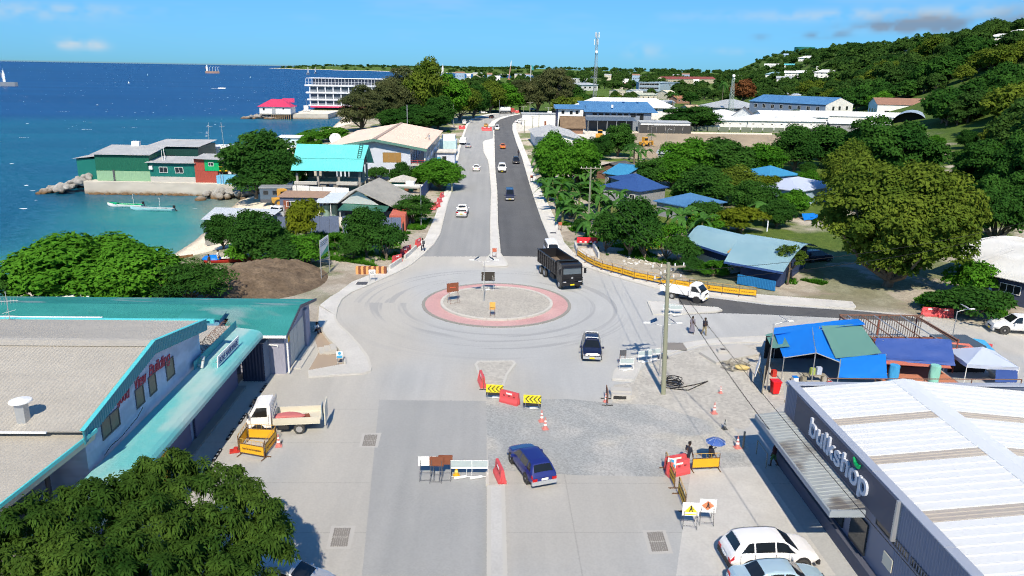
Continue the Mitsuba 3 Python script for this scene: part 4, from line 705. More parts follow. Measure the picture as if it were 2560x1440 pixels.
D_ = np.array(rot(1.15, 0, .1)); p.add('dish', MB().add(V @ D_.T + [0, 0, 2.6], Q).add((V - [0, 0, .04]) @ D_.T + [0, 0, 2.6], Q[:, ::-1]), WHITE, True); p.add('mast', MB().cyl((0, .4, 0), (0, .3, 2.6), .12), STEEL); p.add('feed', MB().cyl(D_ @ [0, 1.3, .4] + [0, 0, 2.6], D_ @ [0, 0, 1.4] + [0, 0, 2.6], .03).cyl(D_ @ [0, -1.3, .4] + [0, 0, 2.6], D_ @ [0, 0, 1.4] + [0, 0, 2.6], .03), STEEL)
p.put('satellite_dish', 'large white satellite dish left of the peach roof', 'satellite dish', (-39.2, 195, 3.4)); house('plant_room', 'flat pale block that carries the satellite dish', -40.5, 196.5, 0, 7, 5, 3.1, .2, PW, WHITE, .1, 'flat', (), (), 'building')
house('beach_hut', 'pale blue hut with a white flat roof near the grassy bank', -61, 236, .05, 6.0, 6, 2.7, .3, M('pale_blue_wall', (.45, .62, .70), .8), WHITE, .5, 'mono', (('f', 2, .9, .9),), (), 'hut')
p = Proto(); p.add('wall', MB().bx(-14.2, -9.2, 193, 199, 0, 3.2), PW); p.add('roof', MB().bx(-14.6, -8.8, 192.4, 199.4, 3.2, 3.5), CONC); window(p, (-11.8, 193, 1.7), 1.0, 1.3, (0, -1), BLACK, GLASS, 0); p.add('mural', MB().cyl((-13.2, 192.97, 1.6), (-13.2, 192.93, 1.6), .6, n=20).bx(-13.9, -10, 192.94, 192.97, .1, .5), M('mural_blue', (.08, .35, .55), .6)); p.put('painted_shop', 'small pale shop with blue wall painting beside the peach roofed building', 'shop')
p = Proto(); p.add('hull', MB().bx(-14.5, -9.8, 215, 222, .8, 4.2), M('pale_cyan_sheet', (.5, .68, .74), .5)); p.add('top', MB().bx(-13.8, -10.2, 216, 220, 4.2, 5.6), WHITE); p.add('base', MB().bx(-14.3, -10, 215.2, 221.8, 0, .8), CONCD); p.put('kiosk', 'pale cyan kiosk with a white upper box near the roadside', 'kiosk')

# ---------------------------------------------------------------- red roofed house on the rocks, hotel
p = Proto(); RR_ = M('crimson_roof', (.58, .05, .13), .5)
p.add('wall', MB().bx(-117, -101.5, 396, 406, .2, 3.5), WHITE)
zq = 3.55; p.add('roof', MB().add([(-118, 395, zq), (-100.6, 395, zq), (-100.6, 407, zq), (-118, 407, zq), (-112, 401, 7.2), (-106.5, 401, 7.2)], [[0, 1, 5], [0, 5, 4], [1, 2, 5], [2, 3, 4], [2, 4, 5], [3, 0, 4]]).slab((-108, 403, 5.6), (-101, 403, 5.6), (-102, 407, 7.4), (-108, 407, 7.4), .1), RR_)
p.add('deck', MB().bx(-117, -101.2, 395.4, 406, -.3, .2), CONCD); window(p, (-114.8, 396, 2.3), 1.0, 1.2, (0, -1), DGREY, GLASS, 0); window(p, (-105, 396, 2.6), .8, .7, (0, -1), DGREY, GLASS, 0)
p.add('stair', MB().bx(-110.6, -109, 395.2, 396, .2, 3.2), GREY)
for x in np.linspace(-111, -101.6, 10): p.add('stilt', MB().bx(x - .2, x + .2, 395.6, 396, -4, -.3), M('stilt_ochre', (.33, .23, .13), .8) if 'stilt_ochre' not in scene else 'stilt_ochre')
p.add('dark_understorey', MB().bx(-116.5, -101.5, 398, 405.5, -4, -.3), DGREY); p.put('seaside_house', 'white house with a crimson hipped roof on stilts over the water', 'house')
rocks('rock_heap', 'pale boulder heap seaward of the crimson roofed house', [(x, 396 + rng.uniform(-1, 9), -2.5 + (1 - abs((x + 117) / 9)) * rng.uniform(0, 2.2), rng.uniform(.7, 1.4)) for x in rng.uniform(-126, -109, 90)], 'rocks')
struct('jetty', MB().prism([(-101.5, 399), (-84, 402), (-84, 436), (-104, 436)], -4, .1), 'sea_wall_concrete')
p = Proto(); hw = M('hotel_white', (.66, .70, .78), .7); HX0, HX1, HY = -102.5, -58, 446
for i, z in enumerate((2.1, 5.4, 9.2, 13.1, 17.0)): p.add('roof' if i == 4 else 'floor_slab', MB().bx(HX0 - (1.2 + .5 * i) + (0 if i < 4 else 1.5), HX1, HY - 1.6, HY + 15, z - .35 if i < 4 else z, z + .45 if i < 4 else z + .25), hw)
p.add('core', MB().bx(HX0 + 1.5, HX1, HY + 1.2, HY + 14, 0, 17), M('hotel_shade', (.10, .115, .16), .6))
for i, (za, zb) in enumerate(((2.5, 5.0), (5.8, 8.8), (9.6, 12.7))):
    for j, x in enumerate(np.linspace(HX0 - .1, HX1 - 1, 11)):
        p.add('column', MB().bx(x - .3, x + .3, HY - .9, HY - .3, za, zb), hw)
        if j < 10: p.add('glazing', MB().bx(x + .35, x + 3.85, HY + .2, HY + .3, za, zb), M('hotel_glass', (.10, .13, .17), .15) if 'hotel_glass' not in scene else 'hotel_glass'); p.add('railing', MB().bx(x + .4, x + 3.8, HY - 1.5, HY - 1.45, za, za + .9), M('rail_grey', (.25, .28, .33), .5) if 'rail_grey' not in scene else 'rail_grey')
for x in np.linspace(HX0 - 2.2, HX1 - 8, 22): p.add('mullion', MB().bx(x - .1, x + .1, HY - 1.2, HY - 1.0, 13.5, 17), hw)
p.add('transom', MB().bx(HX0 - 2.2, HX1 - 8, HY - 1.15, HY - 1.05, 14.9, 15.05), hw); p.add('awning', MB().slab((HX0 + .2, HY - 3.4, 1.3), (HX1, HY - 3.4, 1.3), (HX1, HY - 1, 2.2), (HX0 + .2, HY - 1, 2.2), .15), RR_)
p.put('hotel', 'white multi storey seafront hotel with open balconies and a long red awning', 'hotel')
p = Proto(); p.add('hull', MB().prism([(-4, -1.6), (3, -1.6), (5.5, 0), (3, 1.6), (-4, 1.6)], 0, 1.6), WHITE); p.add('cabin', MB().bx(-3, .5, -1.3, 1.3, 1.6, 3.4), WHITE); p.add('bridge', MB().bx(-2, .2, -1.1, 1.1, 3.4, 5.6), WHITE); p.add('window_band', MB().bx(-2.9, .55, -1.34, 1.34, 2.2, 2.9), GLASS); p.add('mast', MB().cyl((-1, 0, 5.6), (-1, 0, 9), .07), STEEL)
p.put('motor_yacht', 'white motor yacht moored between the crimson roofed house and the hotel', 'boat', (-101, 424, SEA), math.pi)
# ---------------------------------------------------------------- sign board, soil heap, striped block, steps
p = Proto(); a, b = np.array([-19.25, 84.2, 0]), np.array([-19.0, 87.6, 0]); d = (b - a) / np.linalg.norm(b - a); nn = np.array([d[1], -d[0], 0])
for q in (a, b): p.add('post', MB().cyl(q, q + [0, 0, 4.6], .05, n=6), STEEL)
p.add('board', MB().slab(a + [0, 0, 2.75], b + [0, 0, 2.75], b + [0, 0, 4.6], a + [0, 0, 4.6], .04), SIGNW); off = nn * .02
p.add('green_band', MB().add([a + [0, 0, 2.78] + off, b + [0, 0, 2.78] + off, b + [0, 0, 3.55] + off], [[0, 1, 2]]), M('sign_green', (.12, .42, .28), .5))
for i, (w_, z) in enumerate(((2.7, 4.25), (2.9, 4.05), (2.2, 3.85))): p.add('text_line', MB().slab(a + d * .3 + off + [0, 0, z], a + d * (.3 + w_) + off + [0, 0, z], a + d * (.3 + w_) + off + [0, 0, z + .09], a + d * .3 + off + [0, 0, z + .09], .01), GREY)
p.put('project_sign', 'tall white and green project board on two steel posts beside the soil heap', 'sign')
mx, my = np.meshgrid(np.linspace(-1, 1, 90), np.linspace(-1, 1, 70)); rr = np.sqrt(mx ** 2 + my ** 2); hz = 2.1 * np.clip(1 - rr ** 1.6, 0, 1) * (.65 + .9 * meshkit.fbm(np.stack([mx * 2.2, my * 2.2, mx * 0], -1), 4, 3)); px_, py_ = -25.6 + mx * 7.0, 84.0 + my * 8.2
hz += .55 * (meshkit.fbm(np.stack([px_ * 1.6, py_ * 2.4, mx * 0], -1), 3, 5) - .5) * np.clip(hz * 2, 0, 1); I = np.arange(90 * 70).reshape(70, 90); Q = np.stack([I[:-1, :-1], I[:-1, 1:], I[1:, 1:], I[1:, :-1]], -1).reshape(-1, 4)
k = one('soil_heap', (np.stack([px_.ravel(), py_.ravel(), hz.ravel() - .03], 1), Q), MP('heap_soil', lambda p, n, uv: mix((.075, .055, .04), (.23, .175, .125), fbm(p.x * .7, p.y * .7, p.z, 3)) * (.7 + .6 * noise(p.x * 6, p.y * 6, p.z * 6)), .95, .1), 'large heap of dark brown soil beside the sea green roof', 'soil heap', smooth=True); labels[k]['kind'] = 'stuff'
p = Proto(); c = G2(928, 686); ST = M('block_orange', (.72, .36, .14), .7)
for i in range(12): p.add('stripe', MB().box((-1.65 + i * .3, 0, .45), (.295, .5, .9)), ST if i % 2 == 0 else 'brown_plywood')
p.put('concrete_block', 'long concrete block painted in orange and brown stripes at the beach track', 'concrete block', (c[0], c[1] + .2, 0), -.02)
c = G2(826, 880); key = num('steps'); labels[key] = {'label': 'three concrete steps down from the curved pavement to the dirt', 'category': 'steps'}
for i in range(3): sub(key, 'step', MB().box((c[0] - .75 + i * .5, c[1] + .1, .10 + .1 * i - .05), (.48, 1.5, .2 + .1 * i), .30), CONC)
fw = np.array(GL([(803, 826), (822, 852), (850, 880), (862, 900), (862, 914)])); struct('low_wall', MB().prism(LineString(fw).buffer(.09, cap_style=2), 0, .32), 'kerb_concrete')
for seg in ([(974, 676), (1003, 656)], [(1012, 650), (1040, 624)]): struct('low_wall', MB().prism(LineString(GL(seg)).buffer(.12, cap_style=2), 0, .62), 'pavement_concrete')
# ---------------------------------------------------------------- right side and far buildings
def house_px(name, label, pl, pr, ze, d, rise, wall, roof, z=0.0, over=.5, **k):
    """front eave corners as the photo shows them, at eave height ze above the ground z"""
    A, B = G(*pl, z + ze), G(*pr, z + ze); v = B - A; L = math.hypot(v[0], v[1]); rz = math.atan2(v[1], v[0]); n = np.array([-v[1], v[0]]) / L
    c = (A[:2] + B[:2]) / 2 + n * (d / 2 + over)
    return house(name, label, c[0], c[1], rz, L - 2 * over, d, ze, rise, wall, roof, over=over, z=z, **k)
BLR = MP('blue_sheet_roof', lambda p, n, uv: mix((.06, .17, .36), (.09, .23, .44), fbm(p.x / 3, p.y / 3, 2, 3)), .45, .4)
DBR = M('deep_blue_roof', (.035, .085, .26), .4); LBR = MP('pale_blue_roof', lambda p, n, uv: mix((.20, .36, .44), (.30, .46, .52), fbm(p.x / 3, p.y / 3, 2, 3)), .45, .35)
AZR = M('azure_roof', (.05, .26, .48), .4); WHR = M('bright_white_roof', (.78, .80, .82), .45); GYW = M('grey_wall', (.30, .31, .34), .8); PBW = M('powder_blue_wall', (.30, .42, .58), .8)
TIN = M('tin_roof', (.50, .53, .55), .5, .3); BRR = M('brown_roof', (.30, .17, .12), .7); CRW = 'cream_wall'; DKR = M('charcoal_roof', (.10, .10, .105), .6); DBW = M('navy_band', (.03, .05, .13), .6)
# L-shaped blue house by the side road
p = Proto(); h_ = 3.0
r = MB()
def vault(r, A, B, C, D, z0, zr, n=7):
    """a low curved sheet roof over the quadrilateral A B (front eave) C D (back eave)"""
    A, B, C, D = (np.array(q, float) for q in (A, B, C, D)); t = np.linspace(0, 1, n); zz = z0 + (zr - z0) * np.sin(np.pi * t); k = 40; s = np.linspace(0, 1, k)
    V = np.array([[(*(A * (1 - u) + B * u) * (1 - v) + (D * (1 - u) + C * u) * v, z + .03 * (i % 2)) for v, z in zip(t, zz)] for i, u in enumerate(s)]).reshape(-1, 3); I = np.arange(k * n).reshape(k, n)
    Q = np.stack([I[:-1, :-1], I[1:, :-1], I[1:, 1:], I[:-1, 1:]], -1).reshape(-1, 4); r.add(V, Q); r.add(V - [0, 0, .06], Q[:, ::-1])
vault(r, (25.0, 95.0), (28.6, 87.0), (37, 92.5), (30.0, 102.5), 2.7, 4.0); vault(r, (27.0, 84.6), (32.2, 80.0), (41.5, 93), (35.2, 99.0), 2.6, 4.1)
p.add('roof', r, LBR, 40); p.add('wall', MB().prism([(26.4, 95.2), (29.2, 88.6), (36, 92.5), (30.2, 101)], .1, 1.3), M('aqua_white_wall', (.55, .66, .72), .8)); p.add('wall', MB().prism([(26.4, 95.2), (29.2, 88.6), (36, 92.5), (30.2, 101)], 1.3, 2.72).prism([(29.5, 86), (33.2, 83), (40, 92.6), (35.5, 97)], .1, 2.7), DBW)
p.add('slat_screen', corr(MB(), (28.6, 84.2, .1), (32.0, 81.2, .1), (32.0, 81.2, 1.25), (28.6, 84.2, 1.25), .18, .05), M('vivid_blue_slats', (.02, .17, .42), .5))
p.add('fascia', MB().slab((25.0, 95.0, 2.75), (28.6, 87.0, 2.75), (28.6, 87.0, 2.5), (25.0, 95.0, 2.5), .05).slab((27.0, 84.6, 2.65), (32.2, 80.0, 2.65), (32.2, 80.0, 2.4), (27.0, 84.6, 2.4), .05), DBR)
p.add('orange_panel', MB().slab((28.0, 87.0, 3.18), (29.3, 85.7, 3.18), (31.0, 87.6, 3.72), (29.7, 88.9, 3.72), .06), M('orange_panel', (.55, .30, .09), .6)); p.add('vent_pipe', MB().cyl((36.4, 97.4, 3.6), (36.4, 97.4, 5.0), .08), WHITE)
p.put('house', 'pale blue house with two curved roofs and an orange roof panel', 'house')
p = Proto(); r = MB(); vault(r, (54.5, 87.6), (57.0, 82.6), (74, 90), (71, 99), 3.0, 3.9); vault(r, (53.4, 79.2), (56.0, 74.6), (74, 84), (70, 92), 3.0, 4.2); p.add('roof', r, MP('dusty_white_roof', lambda p, n, uv: mix((.55, .54, .50), (.72, .73, .72), fbm(p.x / 2.5, p.y / 2.5, 2, 3)), .6, .3), 40)
p.add('wall', MB().prism([(56.4, 86.8), (58.2, 83.6), (74, 90), (71, 97)], 0, 3.0).prism([(55.2, 79), (57.0, 75.8), (74, 84), (70, 90)], 0, 3.0), M('dark_blue_wall', (.05, .065, .12), .8)); window(p, (56.05, 77.35, 1.7), 2.2, 1.0, (-.87, -.49), WHITE, GLASS, 2)
p.put('house', 'house with broad dusty white roofs above a silver car', 'house')
house_px('house', 'deep blue hipped roof house among the banana plants', (1500, 462), (1600, 477), 3.2, 8, 1.5, GYW, DBR, style='hip', win=(('f', 3, 1.1, .9),))
house_px('house', 'deep blue roofed wing standing right behind another deep blue hipped roof', (1597, 466), (1662, 464), 3.0, 13, 1.4, GYW, DBR, style='hip', win=(('f', 2, 1.1, .9),))
house_px('house', 'turquoise blue gabled roof behind the deep blue roofs', (1505, 432), (1562, 440), 2.8, 10, 1.6, GYW, AZR, win=(('f', 2, .9, .9), ('r', 1, 1, 1)))
house_px('shack', 'small shack with a charcoal roof touching the turquoise blue house', (1562, 425), (1602, 418), 2.6, 7, 1.1, RUST, DKR)
house_px('house', 'mid blue low hipped roof half hidden under shrubs', (1632, 500), (1722, 517), 2.6, 9, 1.3, GYW, BLR, style='hip')
house_px('house', 'bright blue roof showing between trees left of the white blue roof', (1925, 440), (2003, 435), 3.4, 8, 1.4, PBW, AZR, style='hip', win=(('f', 3, 1, 1),))
house_px('house', 'pale almost white hipped roof with a short pipe left of the big olive tree', (2000, 478), (2105, 462), 3.0, 11, 1.3, PBW, TENT, style='hip', win=(('f', 3, 1.0, .9),))
house_px('house', 'white and sky blue long roof under the dark hillside trees at right', (2335, 322), (2440, 345), 4.2, 10, 1.6, M('sky_wall', (.22, .40, .62), .8), WHR, win=(('f', 4, 1.4, 1.1),))
house_px('house', 'small pale roof in the garden trees in front of the sports field', (1640, 382), (1690, 384), 3.4, 8, .9, GYW, TIN, style='hip')
p = Proto(); p.add('sheet', MB().slab((0, 0, .1), (2.4, .3, .3), (2.2, 2.0, 1.0), (.2, 1.8, .9), .02).slab((2.4, .3, .3), (3.6, .8, .0), (3.4, 2.2, .6), (2.2, 2.0, 1.0), .02), TARP); c = G2(2010, 552); p.put('tarpaulin', 'crumpled blue tarpaulin on the ground left of the big olive tree', 'tarpaulin', (c[0], c[1], 0))
# warehouse, billboard beside the road
house('warehouse', 'long grey roofed white warehouse beside the right pavement', 20.5, 247, math.pi / 2 + .02, 44, 13, 3.8, 1.6, WHITE, GRF, over=.8, win=(('l', 2, 1.2, 1),), cat='warehouse', rib=.6)
p = Proto(); p.add('board', MB().box((0, 0, 3.6), (4.4, .15, 4.0)), M('board_slate', (.10, .14, .20), .5)); p.add('post', MB().cyl((-2.1, .2, 0), (-2.1, .2, 5.4), .1), STEEL); p.add('post', MB().cyl((2.1, .2, 0), (2.1, .2, 5.4), .1), STEEL); c = G2(1357, 392); p.put('billboard', 'dark slate billboard on white posts beside the right pavement', 'billboard', (c[0], c[1], 0), .02)
# school like blue building, white buildings behind it
def feet(p, pts, h, m=STEEL):
    for x, y in pts: p.add('post', MB().cyl((x, y, 0), (x, y, h), .12, n=6), m)
A, B = G2(1482, 334), G2(1578, 333); y_ = 312.
p = Proto(); p.add('wall', MB().bx(39, 66, 320, 331, 0, 7.8).add([(39, 320, 7.8), (39, 331, 7.8), (39, 325.5, 10.2)], [[0, 1, 2]]), M('steel_blue_wall', (.22, .26, .33), .8)); r = MB(); corr(r, (38, 318.6, 7.4), (68.6, 318.6, 7.4), (66.6, 333, 11.2), (36.4, 333, 11.2), .8, .04); p.add('roof', r, BLR)
r = MB(); corr(r, (38.2, 310.6, 4.5), (58.4, 310.6, 4.5), (58.4, 320, 5.5), (38.2, 320, 5.5), .8, .04); p.add('verandah_roof', r, M('slate_roof', (.10, .14, .20), .5))
for x in np.linspace(38.8, 58, 6): p.add('post', MB().cyl((x, 311, 0), (x, 311, 4.5), .14, n=6), STEEL)
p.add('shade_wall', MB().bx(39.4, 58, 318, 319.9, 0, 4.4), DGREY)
for i in range(8): window(p, (42.5 + i * 2.6, 320, 6.5), 1.9, .8, (0, -1), DGREY, GLASS, 1)
window(p, (62.0, 320, 5.4), 1.6, 3.2, (0, -1), DGREY, GLASS, 0); window(p, (58.5, 320, 6.2), 2.0, 1.6, (0, -1), DGREY, GLASS, 1); p.add('vent', MB().cyl((50, 323, 9.0), (50, 323, 10.2), .5, n=10), WHITE); p.add('vent', MB().cyl((56, 330.5, 11.4), (56, 330.5, 12.2), .6, n=10), WHITE); p.add('vent', MB().cyl((62, 330.5, 11.4), (62, 330.5, 12.2), .6, n=10), WHITE)
p.put('hall', 'broad hall with a steel blue roof and a dark open verandah', 'building')
p = Proto(); p.add('wall', MB().bx(27.5, 36.6, 322, 331, 0, 8.2), WHITE); p.add('dark_side', MB().bx(27.2, 27.5, 322, 331, 0, 8.2), DBW); r = MB(); corr(r, (26, 320.5, 8.3), (38, 320.5, 8.3), (38, 327, 9.9), (26, 327, 9.9), .8, .04); corr(r, (38, 333, 8.3), (26, 333, 8.3), (26, 327, 9.9), (38, 327, 9.9), .8, .04); p.add('roof', r, BLR)
for x, z in ((29.5, 7), (33, 6.8), (35.4, 7)): window(p, (x, 322, z), 1.2, 1.4, (0, -1), DGREY, GLASS, 0)
p.put('building', 'white two storey block with a blue roof left of the broad hall', 'building')
house('building', 'long white two storey building with a wide hipped roof behind the blue roofed hall', 60, 352, 0, 42, 14, 9.0, 3.2, WHITE, WHR, style='hip', over=1.5, win=(('f', 8, 2.4, 1.5),), stor=2, cat='building', rib=.8)
house('building', 'long low white annexe with small dark openings beside the blue roofed hall', 70, 313.5, 0, 20, 6, 4.0, .5, WHITE, TIN, style='mono', over=.4, win=(('f', 5, 1.2, .5, 2.7),), cat='building', rib=.8)
house('gazebo', 'brown thatched gazebo in front of the white two storey block', 31.5, 303, 0, 8, 7, 3.0, 3.4, BRR, MP('brown_thatch', lambda p, n, uv: mix((.16, .11, .075), (.26, .19, .13), fbm(p.x, p.y, p.z, 3)), .95, .1), style='gable', over=1.0, cat='gazebo', rib=.8)
house('shed', 'white flat roofed shed with a brown door behind the car park', 22, 345, 0, 17, 6, 5.0, .3, WHITE, TIN, style='flat', over=.5, doors=(('f', .1),), cat='shed', rib=.8)
p = Proto(); p.add('', MB().bx(-.9, .9, -.15, .15, 0, 6.0), WHITE); c = G2(1373, 312); p.put('pylon_sign', 'plain white upright pylon at the car park', 'sign', (c[0], c[1], 0))
fence('mesh_fence', 'dark shade cloth fence along the far side of the sports field', [(59, 308), (80, 308)], 3.2, M('shade_cloth', (.06, .06, .062), .8), 3.5, 1.2, 0, .03)
fence('mesh_fence', 'long weathered fence in front of the white roofed compound', [(81, 322), (146, 321)], 2.0, M('overgrown_mesh', (.16, .19, .15), .9), 4.5, 1.5, 0, .03)
# white roofed compound
CW = M('compound_white', (.74, .75, .77), .75)
for i, (x0, x1, y, d, e, rs_) in enumerate(((66, 90, 392, 24, 5.5, 2.6), (92, 111, 345, 22, 4.2, 2.2), (100, 122, 372, 20, 4.4, 2.4), (111.5, 129, 345, 21, 4.2, 2.2), (129.5, 146, 345, 20, 4.2, 2.2), (128, 158, 370, 18, 4.6, 2.2), (82, 99, 368, 18, 4.6, 2.3))):
    house('compound_building', ('long white hipped hall with an open carport end beyond the blue roofed hall', 'white roofed block at the left end of the fenced compound', 'white hipped roof in the second row of the compound, left of the grey gable', 'white roofed block in the middle of the fenced compound front', 'white roofed block at the right end of the fenced compound front', 'long white roof in the second row of the compound in front of the blue shed', 'white roof at the far left of the compound above the dark shrubs')[i],
          (x0 + x1) / 2, y, -.03, x1 - x0, d, e, rs_, CW, WHR, style='hip' if i != 5 else 'gable', over=.8, win=(('f', 4, 1.0, .5, 2.6),), cat='building', rib=.8, group=None)
house('building', 'steep dark grey gable between the white compound roofs', 116, 356, 1.2, 12, 11, 4.6, 4.2, TIN, DKR, over=.8, cat='building', rib=.8)
house('shed', 'big blue roofed shed with a white gable end behind the compound', 168, 422, -.95, 46, 26, 9.0, 3.4, M('slate_shed_wall', (.16, .22, .33), .7), BLR, over=.6, win=(('f', 8, 2.0, 2.0, 6.8),), cat='shed', rib=.8)
p = Proto(); p.add('gable', MB().add([(-12.8, 0, 0), (12.8, 0, 0), (12.8, 0, 9), (0, 0, 12.3), (-12.8, 0, 9)], [[0, 1, 2], [0, 2, 4], [4, 2, 3]]).bx(-12.8, 12.8, .02, .3, 0, 8.9), WHITE)
for x in (-6, 0, 7): window(p, (x, 0, 7), 2.0, 2.0, (0, -1), DGREY, GLASS, 1)
v = np.array([math.cos(-.95), math.sin(-.95)]); p.put('gable_wall', 'white gable wall with three windows at the near end of the big blue roofed shed', 'wall', (168 + v[0] * 23.4, 422 + v[1] * 23.4, 0), -.95 + math.pi / 2 )
house('compound_building', 'long white roofed range running right from the white gable', 170, 368, -.22, 46, 12, 5.2, 1.8, CW, WHR, over=.6, win=(('f', 5, 1.2, 1.0),), cat='building', rib=.8); house('compound_building', 'low white roofed range with a grey wall above the dark round tree', 160, 335, -.25, 24, 9, 3.6, 1.3, GYW, WHR, over=.8, win=(('f', 4, 1.6, 1.1),), cat='building', rib=.8)
house('building', 'white building with a brown sloping roof and dark glazed corner at right', 226, 420, -.25, 34, 22, 9, 3.2, WHITE, BRR, over=.5, win=(('l', 3, 2.6, 3), ('f', 4, 2.4, 1.6)), cat='building', rib=.8); house('building', 'white barn like roof right of the brown sloping roof', 245, 412, -.25, 22, 20, 8, 3.4, WHITE, WHR, over=.6, win=(('f', 3, 2, 1.6),), cat='building', rib=.8)
house('building', 'grey sheet roofed hall at the foot of the wooded hill', 292, 432, -.25, 36, 18, 8, 3, GYW, TIN, over=.6, cat='building', rib=.8); house('building', 'teal roofed house right of the grey sheet roofed hall', 318, 420, -.25, 18, 14, 8, 2.5, PBW, M('dusty_teal_roof', (.16, .33, .38), .5), style='hip', cat='building', rib=.8)
house('building', 'dark red and white flat hall behind the black arched shed', 266, 376, -.2, 30, 14, 9, .6, M('brick_red_wall', (.30, .04, .05), .7), WHR, style='mono', over=.5, cat='building', rib=.8)
p = Proto(); t = np.linspace(0, math.pi, 19); R_ = 8.5; m = MB()
V = np.array([[(x, R_ * math.cos(a), R_ * math.sin(a)) for a in t] for x in np.linspace(0, 30, 30)]).reshape(-1, 3); I = np.arange(30 * 19).reshape(30, 19); Q = np.stack([I[:-1, :-1], I[1:, :-1], I[1:, 1:], I[:-1, 1:]], -1).reshape(-1, 4); m.add(V, Q); m.add(V * [1, .985, .985], Q[:, ::-1]); p.add('shell', m, M('weathered_arch_sheet', (.26, .33, .43), .6), 40)
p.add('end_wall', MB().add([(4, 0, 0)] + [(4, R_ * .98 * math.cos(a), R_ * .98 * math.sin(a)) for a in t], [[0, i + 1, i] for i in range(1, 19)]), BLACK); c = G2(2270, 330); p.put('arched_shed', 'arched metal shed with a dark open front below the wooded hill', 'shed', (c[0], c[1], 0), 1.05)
# middle distance
house_px('building', 'low wide building with a long grey metal roof at the foot of the radio mast', (1416, 213), (1498, 212), 7.0, 26, 2.2, WHITE, TIN, over=1, win=(('f', 6, 5, 2.2),), cat='building', rib=2)
house_px('building', 'white flat roofed block left of the radio mast', (1434, 196), (1470, 196), 10, 20, .5, WHITE, WHR, style='flat', win=(('f', 4, 3.5, 2.6),), stor=2, cat='building', rib=2); house_px('building', 'pale flat roofed block right of the radio mast', (1460, 190), (1512, 190), 11, 20, .5, PBW, WHR, style='flat', win=(('f', 5, 3.5, 2.6),), stor=2, cat='building', rib=2)
house_px('office_building', 'grey blue three storey office with a deep flat roof band', (1596, 206), (1652, 207), 12.5, 24, .5, M('office_blue', (.24, .32, .42), .7), M('office_band', (.32, .42, .52), .6), style='flat', over=.8, win=(('f', 4, 5.5, 1.8),), stor=3, cat='building', rib=2); house_px('office_building', 'plain pale blue end block attached right of the grey blue office', (1651, 207), (1700, 206), 12.5, 20, .5, M('office_pale', (.38, .50, .60), .7), 'office_band', style='flat', over=.6, win=(('f', 1, 4, 1.8),), stor=2, cat='building', rib=2)
for i, (a, b, y, e, d, rs_, w_, r_, l) in enumerate(((1545, 1566, 226, 7, 12, .4, CRW, CREAM, 'cream flat topped block left of the grey blue office'), (1566, 1586, 212, 6, 12, 2, CRW, M('maroon_roof', (.30, .06, .06), .7), 'small maroon roofed house behind the cream flat topped block'), (1583, 1610, 226, 6, 10, .4, WHITE, WHR, 'small white flat roofed kiosk below the grey blue office'),
        (1600, 1645, 238, 4, 12, 1.8, CRW, M('sage_roof', (.40, .43, .36), .7), 'cream house with a sage roof among the trees behind the white hipped roof'), (1670, 1692, 232, 6, 14, 2, CRW, CREAM, 'cream gabled house at the edge of the dark trees'), (1692, 1728, 246, 4, 10, 1.8, BRR, M('terracotta_roof', (.36, .17, .10), .7), 'terracotta roofed house in front of the dark trees'),
        (1722, 1755, 270, 4, 9, 1.5, CRW, M('tan_roof', (.48, .36, .26), .7), 'tan roofed house left of the lattice mast'), (1655, 1690, 256, 4, 8, 1.4, CRW, TIN, 'low tin roofed house behind the white carport roof'))):
    house_px('house', l, (a, y), (b, y), e, d, rs_, w_, r_, over=.6, win=(('f', 3, 1.6, 1.3),), rib=2)
k = house_px('building', 'long cream terrace with a maroon roof below the far hill', (1660, 197), (1790, 197), 12, 14, 4, M('warm_cream_wall', (.66, .58, .44), .8), M('maroon_tile', (.20, .055, .05), .8), over=.8, win=(('f', 22, 2.4, 2.2),), cat='building', rib=3)
house_px('house', 'grey hipped roof with a tin verandah between the compound and the trees', (1843, 270), (1912, 266), 4.5, 26, 4, GYW, TIN, style='hip', over=1, rib=1); house_px('house', 'small tin roofed cream house on the slope above the big blue shed', (1945, 234), (1973, 235), 4, 12, 2, CRW, TIN, style='hip', rib=2)
house_px('parliament', 'white domed public building with wings on the far rise', (1614, 178), (1662, 179), 16, 30, 5, M('mint_white', (.68, .76, .72), .7), WHR, style='hip', over=.5, win=(('f', 9, 3.0, 5),), stor=2, cat='building', rib=4, extra=lambda p: p.add('dome', MB().cyl((0, 0, 16), (0, 0, 24), 15, 12, 16).cyl((0, 0, 24), (0, 0, 33), 12, 1, 16), WHR))
